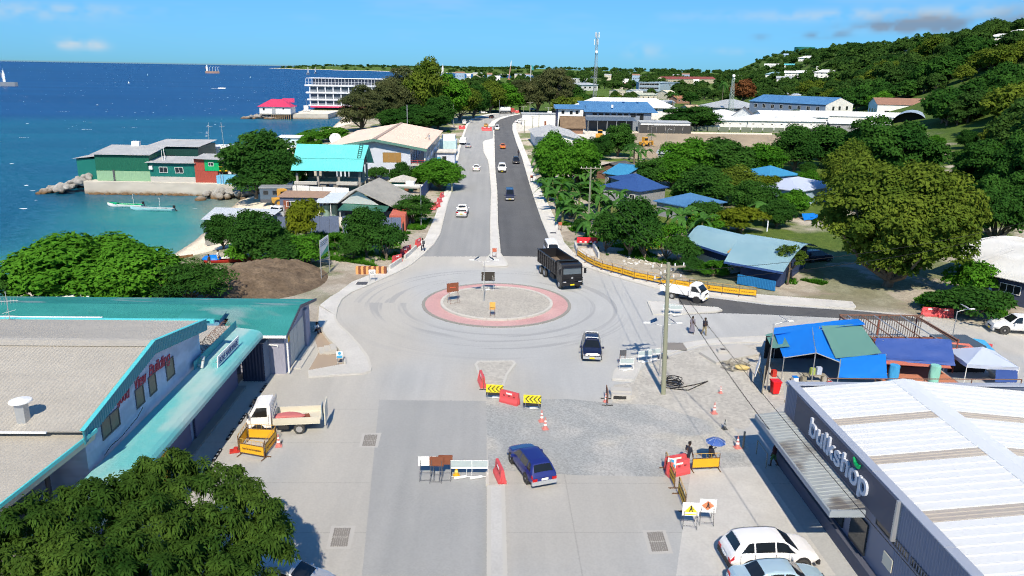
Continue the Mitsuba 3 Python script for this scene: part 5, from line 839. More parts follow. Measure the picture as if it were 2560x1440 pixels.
# houses on the hill: found by walking the line of sight until it meets the slope
def hit(px, py, lift=0.0):
    d = ray(px, py); d = d / math.hypot(d[0], d[1]); t = np.arange(120, 4500, 2.0); P = EYE + t[:, None] * d; g = ground_z(P[:, 0], P[:, 1]); b = P[:, 2] - lift < g; i = np.argmax(b) if b.any() else 130 + np.argmin((P[:, 2] - g)[130:1200]); return P[i], t[i]
HH = [(1850, 1895, 166, TIN, 'white house with a long tin roof left of the large white slope house'), (1915, 1950, 169, WHR, 'stacked white terrace house on the slope'), (1963, 1990, 170, M('cyan_roof', (.10, .42, .50), .5), 'house with cyan balcony bands on the slope'), (1835, 1872, 181, WHR, 'white slope house with a carport left of the green tree belt'), (1917, 1962, 193, LBR, 'pale cyan two level building on the slope'),
      (1965, 2006, 192, CW, 'white block just right of the pale cyan building'), (1995, 2040, 193, CW, 'middle block of the white terrace on the slope'), (2040, 2090, 194, CW, 'right hand block of the long white terrace on the slope'), (2000, 2045, 153, WHR, 'white flat roofed house under the ridge'), (1962, 1990, 143, PBW, 'pale roofed house below the green tank'), (2056, 2072, 136, WHITE, 'white gabled house on the ridge right of the green tank'), (2086, 2106, 127, WHITE, 'small white house on the skyline'),
      (2042, 2054, 174, WHR, 'tiny pyramid roofed hut above the long white terrace'), (2150, 2165, 190, CREAM, 'small cream house alone in the middle of the wooded slope'), (2258, 2272, 128, WHITE, 'tiny white roof high in the wooded slope'), (2480, 2530, 112, WHR, 'white house with two gables high on the right slope'), (2535, 2575, 95, WHR, 'white roofed house at the right edge of the skyline'), (1760, 1775, 180, WHR, 'small white house low on the far slope'), (1980, 2000, 246, TENT, 'small pale roof in the trees above the grey house'), (1945, 1990, 206, TIN, 'small tin roof in the trees below the pale cyan building')]
for a, b, y, r_, l in HH:
    P, t = hit((a + b) / 2, y); w = (b - a) / F * t; hgt = min(7.0, max(4.0, w * .35)); z0 = gz(P[0], P[1]) - .5
    house('hill_house', l, P[0], P[1], -math.atan2(P[0], P[1]), w, w * .6, hgt, w * .10, WHITE if r_ not in (CREAM, PBW) else r_, r_, z=z0, over=w * .05, style='hip' if len(l) % 2 else 'gable', win=(('f', max(2, int(w / 5)), 1.8, 1.5),), stor=2 if hgt > 5 else 1, rib=3)
P, t = hit(2010, 136); p = Proto(); r_ = 22 / F * t; p.add('', MB().cyl((0, 0, 0), (0, 0, r_ * .7), r_, n=28), M('tank_green', (.02, .17, .15), .6)); p.put('water_tank', 'large round dark green tank on the ridge', 'tank', (P[0], P[1], gz(P[0], P[1])))
# masts, flag, crane
def lattice(name, label, base, h, w0, w1, m, seg=14, top=None):
    p = Proto(); q = MB(); b = MB()
    for i in range(seg):
        z0, z1 = h * i / seg, h * (i + 1) / seg; a0, a1 = w0 + (w1 - w0) * i / seg, w0 + (w1 - w0) * (i + 1) / seg; c0 = [(a0 * math.cos(k * 2.094), a0 * math.sin(k * 2.094), z0) for k in range(3)]; c1 = [(a1 * math.cos(k * 2.094), a1 * math.sin(k * 2.094), z1) for k in range(3)]
        for k in range(3): q.cyl(c0[k], c1[k], .10, n=4, caps=False); b.cyl(c0[k], c1[(k + 1) % 3], .06, n=3, caps=False); b.cyl(c0[(k + 1) % 3], c1[k], .06, n=3, caps=False); b.cyl(c1[k], c1[(k + 1) % 3], .05, n=3, caps=False)
    p.add('leg', q, m); p.add('brace', b, m)
    if top: top(p, h)
    return p.put(name, label, 'mast', base)
def cell(p, h):
    for k in range(6):
        a = k * 1.047; p.add('antenna', MB().box((1.3 * math.cos(a), 1.3 * math.sin(a), h - 1.0 - 4.2 * (k % 2)), (.45, .3, 3.2), a), WHITE)
    p.add('dish', MB().cyl((0, -1.2, h - 11), (0, -1.7, h - 11), .9, n=12), WHITE)
c = G2(1484, 275); lattice('radio_mast', 'tall slim lattice radio mast with white panel antennas', (c[0], c[1], 0), 46, 1.5, .7, M('mast_grey', (.32, .35, .38), .5), 30, cell)
c = G2(1824, 292); lattice('lattice_mast', 'pale green lattice mast with white dishes near its top in front of the reddish tree', (c[0], c[1], 0), 23, 2.2, .5, M('mast_green', (.38, .47, .44), .5), 14, lambda p, h: (p.add('dish', MB().cyl((0, -.5, h - .6), (0, -1, h - .6), .8, n=12), WHITE), p.add('dish', MB().cyl((.6, .2, h - 2.4), (1.0, .2, h - 2.4), .6, n=12), WHITE)))
def tall(name, label, cat, px, py, dist, h, fn):
    d = GD(px, py, dist); p = Proto(); fn(p, h); return p.put(name, label, cat, (d[0], d[1], 0))
tall('flagpole', 'tall white flagpole with a large blue green flag', 'flagpole', 1327, 190, 1150, 30, lambda p, h: (p.add('pole', MB().cyl((0, 0, 0), (0, 0, h), .5, .4, 8), WHITE), p.add('flag', MB().slab((.3, 0, h - 2), (3.6, .6, h - 3.8), (4.3, .9, h - 7), (.3, 0, h - 6), .1).slab((.3, 0, h + 1), (3.0, .4, h - .8), (3.6, .6, h - 3.8), (.3, 0, h - 2), .1), M('flag_teal', (.03, .30, .33), .7))))
tall('crane', 'slim red and white crane jib above the port', 'crane', 1272, 185, 1500, 40, lambda p, h: (p.add('jib', MB().cyl((0, 0, 6), (4.5, 0, h), 1.0, .6, 6), M('crane_pink', (.55, .30, .30), .6)), p.add('jib_tip', MB().cyl((3.4, 0, h - 10), (4.5, 0, h), 1.05, .7, 6), WHITE), p.add('cab', MB().box((0, 0, 3), (5, 5, 6)), ORANGE)))
# smokeless port and town strip far off
PORT = [(1060, 184, 24), (1085, 180, 14), (1150, 186, 22), (1172, 183, 10), (1196, 185, 26), (1224, 182, 12), (1240, 184, 20), (1300, 184, 26), (1318, 181, 12), (1352, 180, 16), (1372, 184, 12), (1395, 182, 22), (1412, 179, 12), (1520, 182, 16), (1535, 178, 24), (1560, 186, 22), (1575, 180, 14), (1590, 187, 18), (1610, 188, 14), (1690, 187, 14), (1715, 181, 18), (1742, 186, 12)]
for i, (px, py, w) in enumerate(PORT):
    D_ = 1400 + 160 * (i % 5) + (600 if py < 182 else 0); c = GD(px, py, D_); W_ = w / F * D_
    house('far_building', 'pale flat far off building in the town and port strip', c[0], c[1], -math.atan2(c[0], c[1]), W_, W_ * .5, 9 + 3 * (i % 3), 2.5, (WHITE, CREAM, PBW)[i % 3], (WHR, TIN, BRR)[i % 3], over=.4, z=gz(c[0], c[1]) , win=(('f', 3, 2.4, 2),), cat='building', group='far buildings of the town and port', rib=6)
# ---------------------------------------------------------------- ships on the sea
def ship(name, label, px, py, dist, L, H_, hull, cranes=3, house_at=-.36, heading=0.0):
    d = GD(px, py, dist); p = Proto(); B = L * .16
    p.add('hull', MB().prism([(-L / 2, -B / 2), (L * .36, -B / 2), (L / 2, 0), (L * .36, B / 2), (-L / 2, B / 2)], 0, H_), hull); p.add('superstructure', MB().box((L * house_at, 0, H_ + H_ * 1.0), (L * .12, B * .9, H_ * 2)).box((L * house_at, 0, H_ + H_ * 2.3), (L * .07, B * .6, H_ * .7)), WHITE); p.add('funnel', MB().box((L * (house_at - .09), 0, H_ * 2.6), (L * .04, B * .3, H_ * 1.2)), hull)
    for i in range(cranes): x = L * (-.18 + .2 * i); p.add('deck_crane', MB().cyl((x, 0, H_), (x, 0, H_ * 2.9), L * .012, n=6).cyl((x, 0, H_ * 2.6), (x + L * .1, 0, H_ * 3.1), L * .008, n=5), WHITE)
    p.add('mast', MB().cyl((L * house_at, 0, H_ * 3), (L * house_at, 0, H_ * 4.2), L * .006, n=5), WHITE); return p.put(name, label, 'ship', (d[0], d[1], SEA), heading)
HULLG, HULLB = M('hull_rust', (.30, .20, .17), .6), M('hull_grey', (.20, .24, .30), .6)
ship('cargo_ship', 'cargo ship with white deck cranes on the horizon at left', 530, 168, 2600, 42, 6.5, HULLG, 4, heading=.0)
ship('cargo_ship', 'white cargo ship seen end on, left one of the pair on the horizon', 770, 172, 2600, 16, 6, HULLB, 1, 0, 1.2); ship('cargo_ship', 'white cargo ship seen end on, right one of the pair on the horizon', 788, 170, 3000, 16, 6, HULLB, 1, 0, 1.4)
ship('work_ship', 'grey work ship close to the left edge of the sea', 20, 226, 1000, 20, 4.4, HULLB, 0, -.1, .5); ship('passenger_ship', 'white tall ship showing above the trees left of the road bend', 1107, 176, 1900, 26, 9, WHITE, 1, 0, .9)
BU = Proto(); BU.add('float', MB().cyl((0, 0, 0), (0, 0, .8), 1.0, .9, 10), WHITE); BU.add('tower', MB().cyl((0, 0, .8), (0, 0, 3.0), .6, .15, 8), WHITE)
for px, py, l in ((322, 208, 'white buoy in the open sea, the largest and leftmost'), (369, 188, 'tiny white buoy in the open sea left of the cargo ship'), (626, 194, 'small white buoy in the sea left of the hotel')):
    c = G(px, py, SEA); BU.put('buoy', l, 'buoy', (c[0], c[1], SEA))
SB = Proto(); SB.add('hull', MB().prism([(-4, -1.2), (2, -1.2), (4, 0), (2, 1.2), (-4, 1.2)], 0, 1.2), WHITE); SB.add('wake', MB().prism([(-4.5, -1), (-12, -1.6), (-12, 1.6), (-4.5, 1)], .0, .12), WHITE)
c = G(555, 222, SEA); SB.put('speedboat', 'tiny white speedboat with a wake left of the crimson roofed house', 'boat', (c[0], c[1], SEA))
p = Proto(); p.add('roof', MB().slab(G(90, 752, 2.6), G(228, 752, 2.6), G(222, 722, 2.9), G(205, 711, 3.0), .06), WHR); c = G(160, 745, 1.3); p.add('wall', MB().box((c[0], c[1] + 1, 1.25), (4.5, 2.5, 2.5)), WHITE); p.put('beach_shelter', 'white sheet roof of a shelter among the trees behind the sea green roof', 'shelter')
# ---------------------------------------------------------------- vehicles
P_WHITE = M('car_white', (.80, .80, .81), .22, 0, .6, clearcoat=.6); P_BLUE = M('car_blue', (.012, .022, .17), .25, 0, .6, clearcoat=.7); P_NAVY = M('car_navy', (.008, .012, .045), .2, 0, .6, clearcoat=.8); P_SILV = M('car_silver', (.50, .53, .57), .28, .4, .6, clearcoat=.5)
P_BLK = M('car_black', (.012, .012, .016), .2, 0, .6, clearcoat=.7); P_ORG = M('car_orange', (.62, .17, .05), .35, 0, .5); P_TAX = M('car_amber', (.62, .36, .12), .35, 0, .5); P_SKY = M('car_pale_blue', (.42, .58, .68), .25, .2, .6, clearcoat=.5); P_GREY = M('bumper_grey', (.45, .46, .48), .4); HOODB = M('faded_blue_bonnet', (.03, .10, .26), .5)
AUTOGL = M('car_glass', (.012, .015, .018), .05, 0, .8); TYRE = M('dusty_tyre', (.06, .06, .058), .9); RIM = M('wheel_rim', (.50, .50, .50), .35, .6); TRIM = M('car_trim', (.03, .03, .033), .7)
def lerp(pts, x):
    a = np.array(pts, float); return np.interp(x, a[:, 0], a[:, 1])
class Car:
    def __init__(s, L, W, top, belt, bottom=.24, tumble=.42, nose=.16, tail=.10):
        s.L, s.W, s.top, s.belt, s.bot, s.tum, s.nose, s.tail = L, W, top, belt, bottom, tumble, nose, tail
    def sec(s, x):
        t = x / (s.L / 2); hw = s.W / 2 * (1 - (s.nose if t > 0 else s.tail) * abs(t) ** 5); zb = s.bot + .16 * abs(t) ** 8; zl, zt = lerp(s.belt, x), lerp(s.top, x); zt = max(zt, zl + .02); wt = hw * .93 - s.tum * max(0, zt - zl - .05)
        return np.array([(0, zb), (hw * .85, zb), (hw * .97, zb + .12), (hw, (zb + zl) / 2 + .06), (hw * .955, zl), (wt, zt - .035 * min(1, (zt - zl) * 8)), (wt * .72, zt), (0, zt + .015)])
    def S(s, x, v, off=0.0, side=1):
        q = s.sec(x); i = int(min(max(math.floor(v), 0), 6)); p = q[i] + (q[i + 1] - q[i]) * (v - i); d = q[i + 1] - q[i]; n = np.array([d[1], -d[0]]); n /= np.linalg.norm(n) + 1e-9
        return np.array([x, side * (p[0] + n[0] * off), p[1] + n[1] * off])
    def shell(s):
        xs = np.unique(np.concatenate([np.linspace(-s.L / 2, s.L / 2, 41), [p[0] for p in s.top], [-s.L / 2 + .03, s.L / 2 - .03, -s.L / 2 + .09, s.L / 2 - .09]])); R = []
        for x in xs:
            q = s.sec(x); R.append([(x, y, z) for y, z in q] + [(x, -y, z) for y, z in q[-2:0:-1]])
        V = np.array(R); n, k = V.shape[:2]; I = np.arange(n * k).reshape(n, k); J = np.roll(I, -1, 1); Q = np.stack([I[:-1], I[1:], J[1:], J[:-1]], -1).reshape(-1, 4); m = MB().add(V.reshape(-1, 3), Q)
        for r_, fl in ((0, 0), (n - 1, 1)):
            c = V[r_].mean(0); vv = np.vstack([V[r_], c]); f = [[i, (i + 1) % k, k] for i in range(k)]; m.add(vv, [x[::-1] for x in f] if fl else f)
        return m
    def patch(s, x0, x1, v0, v1, side=1, off=.006, n=5, k=3, x0b=None, x1b=None):
        m = MB(); a = []
        for j in range(k + 1):
            f = j / k; xa, xb = (x0 + ((x0b if x0b is not None else x0) - x0) * f, x1 + ((x1b if x1b is not None else x1) - x1) * f)
            for i in range(n + 1): a.append(s.S(xa + (xb - xa) * i / n, v0 + (v1 - v0) * f, off, side))
        I = np.arange((n + 1) * (k + 1)).reshape(k + 1, n + 1); Q = np.stack([I[:-1, :-1], I[:-1, 1:], I[1:, 1:], I[1:, :-1]], -1).reshape(-1, 4); return m.add(np.array(a), Q if side > 0 else Q[:, ::-1])
    def screen(s, xa, xb, w=.86, off=.008):
        a = []; n = 6
        for x in np.linspace(xa, xb, 5):
            q = s.sec(x); wt = q[5][0]
            for y in np.linspace(-w, w, n + 1): yy = abs(y) * wt; z = np.interp(yy, [0, q[6][0], q[5][0]], [q[7][1], q[6][1], q[5][1]]); a.append((x + (off * .6 if xa > 0 else -off * .6), y * wt, z + off))
        I = np.arange(35).reshape(5, 7); return MB().add(np.array(a), np.stack([I[:-1, :-1], I[:-1, 1:], I[1:, 1:], I[1:, :-1]], -1).reshape(-1, 4))
def wheel(p, x, y, r, w=.2, rim=RIM, cut=None):
    k = p.add('wheel', MB().cyl((x, y - w / 2 * .9, r), (x, y + w / 2 * .9, r), r * .62, n=14).cyl((x, y + math.copysign(w / 2, y) * .92, r), (x, y + math.copysign(w / 2, y) * 1.02, r), r * .22, n=8), rim, 40)
    m = MB(); n = 22; a = np.arange(n) * math.tau / n; pr_ = [(r * .6, -w / 2), (r * .93, -w / 2), (r, -w * .32), (r, w * .32), (r * .93, w / 2), (r * .6, w / 2)]; V = np.array([[(x + q * math.cos(t), y + d, r + q * math.sin(t)) for q, d in pr_] for t in a]); I = np.arange(n * 6).reshape(n, 6); J = np.roll(I, -1, 0)
    m.add(V.reshape(-1, 3), np.stack([I[:, :-1], J[:, :-1], J[:, 1:], I[:, 1:]], -1).reshape(-1, 4)); p.add(f'{k}__tyre', m, TYRE, 40)
def make_car(spec, paint, ws, cowl, roof_f, roof_r, tail, side, bumper=None, plate=PLATEY, lampz=None, rails=False, bonnet=None, wr=.31, front_plate=True, hero=True, roofbars=False):
    c = Car(**spec); p = Proto(); p.add('body', c.shell(), paint, 38); L, W = c.L, c.W
    p.add('windscreen', c.screen(cowl - .04, roof_f + .05), AUTOGL, True); p.add('rear_window', c.screen(tail + .05, roof_r - .04, .84), AUTOGL, True)
    for sd in (1, -1):
        for (a, b, a2, b2) in side: p.add('side_window', c.patch(a, b, 4.14, 4.92, sd, .006, 4, 2, a2, b2), AUTOGL)
    if hero:
        for sd in (1, -1):
            for x in ws: p.add('wheel_arch', MB().cyl((x, sd * (W / 2 - .20), wr + .02), (x, sd * (W / 2 + .006), wr + .02), wr + .07, n=20), TRIM)
            p.add('mirror', MB().box((cowl - .42, sd * (W / 2 + .10), c.belt[0][1] + .10), (.14, .2, .14)), paint)
            for x in [s_[1] for s_ in side[:-1]] + [side[0][0] - .05]: p.add('door_seam', c.patch(x + .02, x + .045, 2.3, 3.95, sd, .005, 1, 3), TRIM)
    for sd in (1, -1):
        for x in ws: wheel(p, x, sd * (W / 2 - .09), wr)
        z = lampz or c.belt[-1][1] - .16
        p.add('headlight', c.patch(L / 2 - .22, L / 2 - .01, 3.25, 3.9, sd, .012, 2, 2), LAMPW); p.add('tail_light', c.patch(-L / 2 + .005, -L / 2 + .16, 3.2, 4.0, sd, .012, 2, 2), LAMPR); p.add('tail_light', MB().box((-L / 2 - .005, sd * W * .36, c.belt[0][1] - .12), (.03, W * .17, .17)), LAMPR); p.add('headlight', MB().box((L / 2 + .0, sd * W * .30, z), (.04, W * .19, .12)), LAMPW)
    b = bumper or paint
    p.add('rear_bumper', MB().box((-L / 2 + .02, 0, .42), (.14, W * .93, .24)), b); p.add('front_bumper', MB().box((L / 2 - .03, 0, .42), (.16, W * .90, .22)), b); p.add('grille', MB().box((L / 2 + .01, 0, .60), (.03, W * .42, .10)), TRIM)
    p.add('number_plate', MB().box((-L / 2 - .055, 0, .66), (.02, .42, .13)), plate)
    if front_plate: p.add('number_plate', MB().box((L / 2 + .06, 0, .40), (.02, .42, .13)), plate)
    if bonnet: p.add('bonnet', c.screen(L / 2 - .25, cowl + .10, .97, .01), bonnet, True)
    if roofbars:
        for x in (roof_r + .35, roof_f - .25):
            zt = lerp(c.top, x); p.add('roof_bar', MB().box((x, 0, zt + .1), (.10, W * .62, .04)).box((x, W * .3, zt + .05), (.12, .05, .12)).box((x, -W * .3, zt + .05), (.12, .05, .12)), WHITE)
    return p
WAG = dict(L=4.28, W=1.69, top=[(-2.14, .78), (-2.10, .86), (-2.02, .97), (-1.62, 1.38), (-1.2, 1.45), (.1, 1.45), (.42, 1.40), (1.15, .93), (1.7, .87), (2.05, .76), (2.14, .62)], belt=[(-2.14, .74), (-2.05, .90), (-1.8, .93), (1.1, .88), (1.7, .80), (2.14, .60)])
SUV = dict(L=4.53, W=1.82, top=[(-2.26, .80), (-2.2, .95), (-2.1, 1.05), (-1.72, 1.55), (-1.2, 1.65), (.0, 1.66), (.45, 1.58), (1.22, 1.06), (1.8, .98), (2.12, .86), (2.26, .66)], belt=[(-2.26, .78), (-2.1, 1.02), (-1.5, 1.08), (1.2, .98), (1.8, .90), (2.26, .64)], bottom=.30, tumble=.36)
SED = dict(L=4.45, W=1.70, top=[(-2.22, .80), (-2.12, .93), (-1.55, .98), (-.95, 1.38), (-.5, 1.44), (.2, 1.43), (.45, 1.37), (1.12, .94), (1.75, .86), (2.12, .74), (2.22, .60)], belt=[(-2.22, .76), (-2.1, .90), (1.1, .90), (1.7, .80), (2.22, .58)])
VAN = dict(L=4.7, W=1.72, top=[(-2.35, .9), (-2.32, 1.1), (-2.15, 1.92), (-1.9, 1.98), (1.1, 1.98), (1.35, 1.90), (2.05, 1.12), (2.28, .98), (2.35, .7)], belt=[(-2.35, .86), (-2.3, 1.06), (1.9, 1.04), (2.3, .92), (2.35, .66)], tumble=.14, nose=.10)
SVW = [(-1.72, -1.18, -1.45, -1.18), (-1.10, -.12, -1.10, -.12), (-.04, .98, -.04, .55)]
SW_SUV = [(-1.78, -1.12, -1.38, -1.12), (-1.04, -.06, -1.04, -.06), (.02, 1.02, .02, .58)]; SW_SED = [(-1.05, -.12, -.75, -.12), (-.04, .95, -.04, .52)]; SW_VAN = [(-2.1, -1.0, -2.05, -1.0), (-.9, .35, -.9, .35), (.45, 1.75, .45, 1.3)]
wagon_blue = make_car(WAG, P_BLUE, (-1.22, 1.30), 1.15, .42, -1.62, -2.02, SVW, P_SILV, SIGNW, bonnet=HOODB); wagon_navy = make_car(WAG, P_NAVY, (-1.22, 1.30), 1.15, .42, -1.62, -2.02, SVW, P_SILV, PLATEY, roofbars=True)
suv = make_car(SUV, P_WHITE, (-1.25, 1.37), 1.22, .45, -1.72, -2.08, SW_SUV, TRIM, SIGNW, wr=.36); sedan = make_car(SED, P_SILV, (-1.30, 1.30), 1.12, .45, -.95, -1.55, SW_SED, None, PLATEY); van = make_car(VAN, P_WHITE, (-1.35, 1.45), 2.02, 1.30, -2.13, -2.31, SW_VAN, P_GREY, PLATEY, wr=.33)
def pickup(paint, cab2=True):
    sp = dict(L=5.2, W=1.85, top=[(-2.6, 1.06), (-.95, 1.08), (-.85, 1.40), (-.6, 1.78), (.3, 1.80), (.55, 1.72), (1.25, 1.15), (2.0, 1.08), (2.5, .95), (2.6, .7)], belt=[(-2.6, 1.02), (1.2, 1.06), (2.0, 1.0), (2.6, .66)], bottom=.42, tumble=.3)
    p = make_car(sp, paint, (-1.6, 1.6), 1.25, .55, -.60, -.92, [(-.6, .08, -.5, .08), (.16, 1.1, .16, .68)], P_GREY, PLATEY, wr=.40); p.add('load_bed', MB().box((-1.75, 0, 1.085), (1.5, 1.5, .03)), TRIM); p.add('tailgate_rail', MB().box((-2.55, 0, 1.1), (.08, 1.7, .06)), TRIM); return p
pick = pickup(P_WHITE); cruiser = make_car(dict(L=4.9, W=1.9, top=[(-2.45, 1.0), (-2.42, 1.2), (-2.3, 1.86), (-2.0, 1.92), (.2, 1.92), (.45, 1.86), (.95, 1.22), (2.2, 1.14), (2.45, .8)], belt=[(-2.45, .96), (.95, 1.16), (2.2, 1.08), (2.45, .76)], bottom=.4, tumble=.16, nose=.06), P_WHITE, (-1.45, 1.5), .95, .45, -2.28, -2.42, [(-2.2, -1.2, -2.15, -1.2), (-1.1, -.1, -1.1, -.1), (0, .8, 0, .5)], TRIM, PLATEY, wr=.40)
def park(proto, name, label, px, py, to=None, rz=None, cat='car', z=.02, **k):
    """middle of the vehicle on the ground at this pixel, facing the second pixel"""
    c = G(px, py)
    if to is not None: d = G(*to) - c; rz = math.atan2(d[1], d[0])
    return proto.put(name, label, cat, (c[0], c[1], z), rz, **k)
UPR, DN = math.pi / 2, -math.pi / 2
park(wagon_blue, 'car', 'dark blue estate car with a lighter blue bonnet driving away at the bottom centre', 1327, 1178, rz=UPR + .33); park(wagon_navy, 'car', 'navy estate car with white roof bars and a yellow plate near the roundabout', 1478, 884, rz=DN - .10)
park(suv, 'car', 'white sport utility car parked beside the dark blue shop', 1918, 1405, to=(2050, 1399)); park(suv, 'car', 'silver sport utility car parked under the dusty white roofed house', 2530, 748, rz=-.28, swap={'car_white': 'car_silver'}); park(sedan, 'car', 'pale blue car cut off by the bottom edge next to the white sport utility car', 1945, 1478, to=(2050, 1474), swap={'car_silver': 'car_pale_blue'}); park(wagon_navy, 'car', 'silver car mostly hidden by the big mango tree at the bottom edge', 722, 1478, rz=-.25, swap={'car_navy': 'car_silver'}, skip=('roof_bar',))
park(pick, 'pickup_truck', 'white double cab pickup with a black grille at the right edge', 2545, 832, rz=math.pi - .20, cat='pickup truck'); park(van, 'van', 'white van just behind the black dump truck', 1378, 641, rz=DN + .06, cat='van')
park(pick, 'pickup_truck', 'white pickup driving away on the left carriageway', 1156, 538, rz=UPR - .03, cat='pickup truck'); park(sedan, 'car', 'white saloon on the left carriageway ahead of the pickup', 1191, 426, rz=UPR, swap={'car_silver': 'car_white'}); park(cruiser, 'off_road_car', 'white square off road car coming towards the roundabout', 1255, 429, rz=DN)
park(van, 'van', 'dark blue van coming along the dark asphalt', 1274, 498, rz=DN, cat='van', swap={'car_white': 'car_navy'}); park(suv, 'car', 'black car coming close to the right kerb of the dark asphalt', 1290, 408, rz=DN, swap={'car_white': 'car_black'}); park(sedan, 'car', 'orange red taxi on the dark asphalt', 1257, 371, rz=DN, swap={'car_silver': 'car_orange'}); park(van, 'van', 'white van coming round the bend beside the red barriers', 1243, 325, rz=DN - .05, cat='van')
park(sedan, 'car', 'amber taxi on the left carriageway near the red barriers', 1215, 317, rz=UPR - .05, swap={'car_silver': 'car_amber'}); park(suv, 'car', 'small black car farthest along the left carriageway bend', 1229, 295.5, rz=UPR - .25, swap={'car_white': 'car_black'}); park(van, 'van', 'white van parked on the left shoulder at the bend', 1161, 311, rz=UPR, cat='van'); park(sedan, 'car', 'silver saloon parked behind the white utility truck on the left shoulder', 1171, 369, rz=UPR)
for i, (x, y, l) in enumerate(((1298, 308, 'first'), (1350, 306, 'second'), (1368, 309, 'third'), (1390, 308, 'fourth'), (1410, 306, 'fifth'))): park((sedan, van, pick, suv, sedan)[i], 'parked_car', f'white vehicle standing in the far car park, {l} from the road', x, y, rz=(.3, -.2, .1, 2.8, 0)[i], swap={'car_silver': 'car_white'}, group='vehicles in the far car park')
park(sedan, 'car', 'white car parked among sheds in front of the roadside house', 1208, 284, rz=.1, swap={'car_silver': 'car_white'}); park(wagon_navy, 'car', 'dark car in the shade under the huge olive tree', 2040, 652, rz=.3, skip=('roof_bar',)); park(suv, 'car', 'white car by the road entering the haze at the far bend', 1333, 277, rz=0.1)
# small flat bed truck with a folding tail board
def cabtruck(name, label, c, rz, L, cabw, cabh, cabl, bed_h, bed_m, wr, z0, load=None, cabm=P_WHITE, rails=True, tailgate=False, cat='truck', slope=.28):
    p = Proto(); f = L / 2; w = cabw / 2
    prof = [(f - cabl, .55), (f, .55), (f + .02, 1.0), (f - slope * .35, z0 + .42), (f - slope - .25, cabh - .1), (f - slope - .45, cabh), (f - cabl + .05, cabh), (f - cabl, cabh - .1)]
    for nm, sc in (('cab', 1.0),):
        V = np.array([(x, sd * w * (1 if z < z0 + .3 else .94), z) for sd in (-1, 1) for x, z in prof]); n = len(prof); m = MB(); m.add(V, [[i, (i + 1) % n, n + (i + 1) % n, n + i] for i in range(n)]); m.add(V[:n], [[0, i, i + 1] for i in range(1, n - 1)]); m.add(V[n:], [[0, i + 1, i] for i in range(1, n - 1)]); p.add(nm, m, cabm, 25)
    a, b = np.array(prof[3]), np.array(prof[4]); d = b - a; nn_ = np.array([d[1], -d[0]]) / np.linalg.norm(d); q0, q1 = a + d * .06 + nn_ * .012, a + d * .92 + nn_ * .012
    p.add('windscreen', MB().quad((q0[0], -w * .86, q0[1]), (q0[0], w * .86, q0[1]), (q1[0], w * .82, q1[1]), (q1[0], -w * .82, q1[1])), AUTOGL)
    for sd in (1, -1):
        y = sd * (w + .004); zz0, zz1 = z0 + .44, cabh - .18; wd = [(f - cabl + .22, zz0), (f - slope * .35 - .22, zz0), (f - slope - .42, zz1), (f - cabl + .22, zz1)]; m = MB().add([(x, y * (1 if z < z0 + .5 else .962), z) for x, z in wd], [[0, 1, 2], [0, 2, 3]] if sd < 0 else [[0, 2, 1], [0, 3, 2]]); p.add('side_window', m, AUTOGL)
        p.add('mirror', MB().box((f - .15, sd * (w + .22), z0 + .65), (.08, .16, .30)).cyl((f - .2, sd * w, z0 + .5), (f - .15, sd * (w + .2), z0 + .55), .02, n=4), TRIM); p.add('headlight', MB().box((f + .02, sd * w * .72, .82), (.05, w * .42, .16)), LAMPW); p.add('wheel_arch', MB().cyl((f - .72, sd * (w - .25), wr + .03), (f - .72, sd * (w + .008), wr + .03), wr + .08, n=18), TRIM)
        p.add('door_seam', MB().box((f - cabl + .14, sd * (w * .99), 1.0), (.02, .02, .9)).box((f - .28, sd * (w * .99), 1.0), (.02, .02, .8)), TRIM); wheel(p, f - .72, sd * (w - .1), wr, .2)
        wheel(p, -f * .42, sd * (w - .08), wr, .3)
    p.add('bumper', MB().box((f, 0, .5), (.14, cabw * .96, .22)), cabm); p.add('grille', MB().box((f + .02, 0, .95), (.03, cabw * .5, .14)), TRIM); p.add('number_plate', MB().box((f + .08, 0, .5), (.02, .42, .12)), PLATEY)
    x0, x1 = -f, f - cabl - .12; p.add('chassis', MB().bx(x0 + .2, x1 + .3, -.38, .38, .42, .66).bx(-.3, .35, w - .35, w - .05, .35, .68), TRIM); p.add('deck', MB().bx(x0, x1, -w - .03, w + .03, .70, .82), bed_m)
    hgt = bed_h
    for sd in (1, -1): p.add('drop_side', MB().bx(x0, x1, sd * (w + .03) - .025, sd * (w + .03) + .025, .82, .82 + hgt), bed_m)
    p.add('headboard', MB().bx(x1 - .05, x1, -w, w, .82, .82 + hgt), bed_m)
    if rails:
        m = MB()
        for y in np.linspace(-w, w, 5): m.bx(x1 - .05, x1, y - .025, y + .025, .82, cabh + .05)
        m.bx(x1 - .05, x1, -w, w, cabh, cabh + .06).bx(x1 - .05, x1, -w, w, 1.5, 1.55); p.add('cab_guard', m, GREY)
    if tailgate: p.add('tail_board', MB().bx(x0 - .35, x0 - .28, -w, w, .55, 1.85), bed_m); p.add('tail_lift', MB().bx(x0 - .16, x0 - .10, w * .1, w * .9, .9, 1.9), M('lift_blue', (.20, .28, .36), .5))
    else: p.add('tail_board', MB().bx(x0, x0 + .05, -w, w, .82, .82 + hgt), bed_m)
    if load: load(p)
    c = np.array(c); return p.put(name, label, cat, (c[0], c[1], .01), rz)
c = (G(672, 1074) + G(759, 1070)) / 2; d = G(672, 1074) - G(759, 1070)
def rload(p): p.add('sacks', (rock(8, 2)[0] * [1.0, .62, .28] + [-.25, .12, .98], rock(8, 2)[1]), M('salmon_load', (.52, .16, .16), .7), 50); p.add('board', MB().box((-1.35, .1, .88), (.55, .8, .04), .3), BROWN)
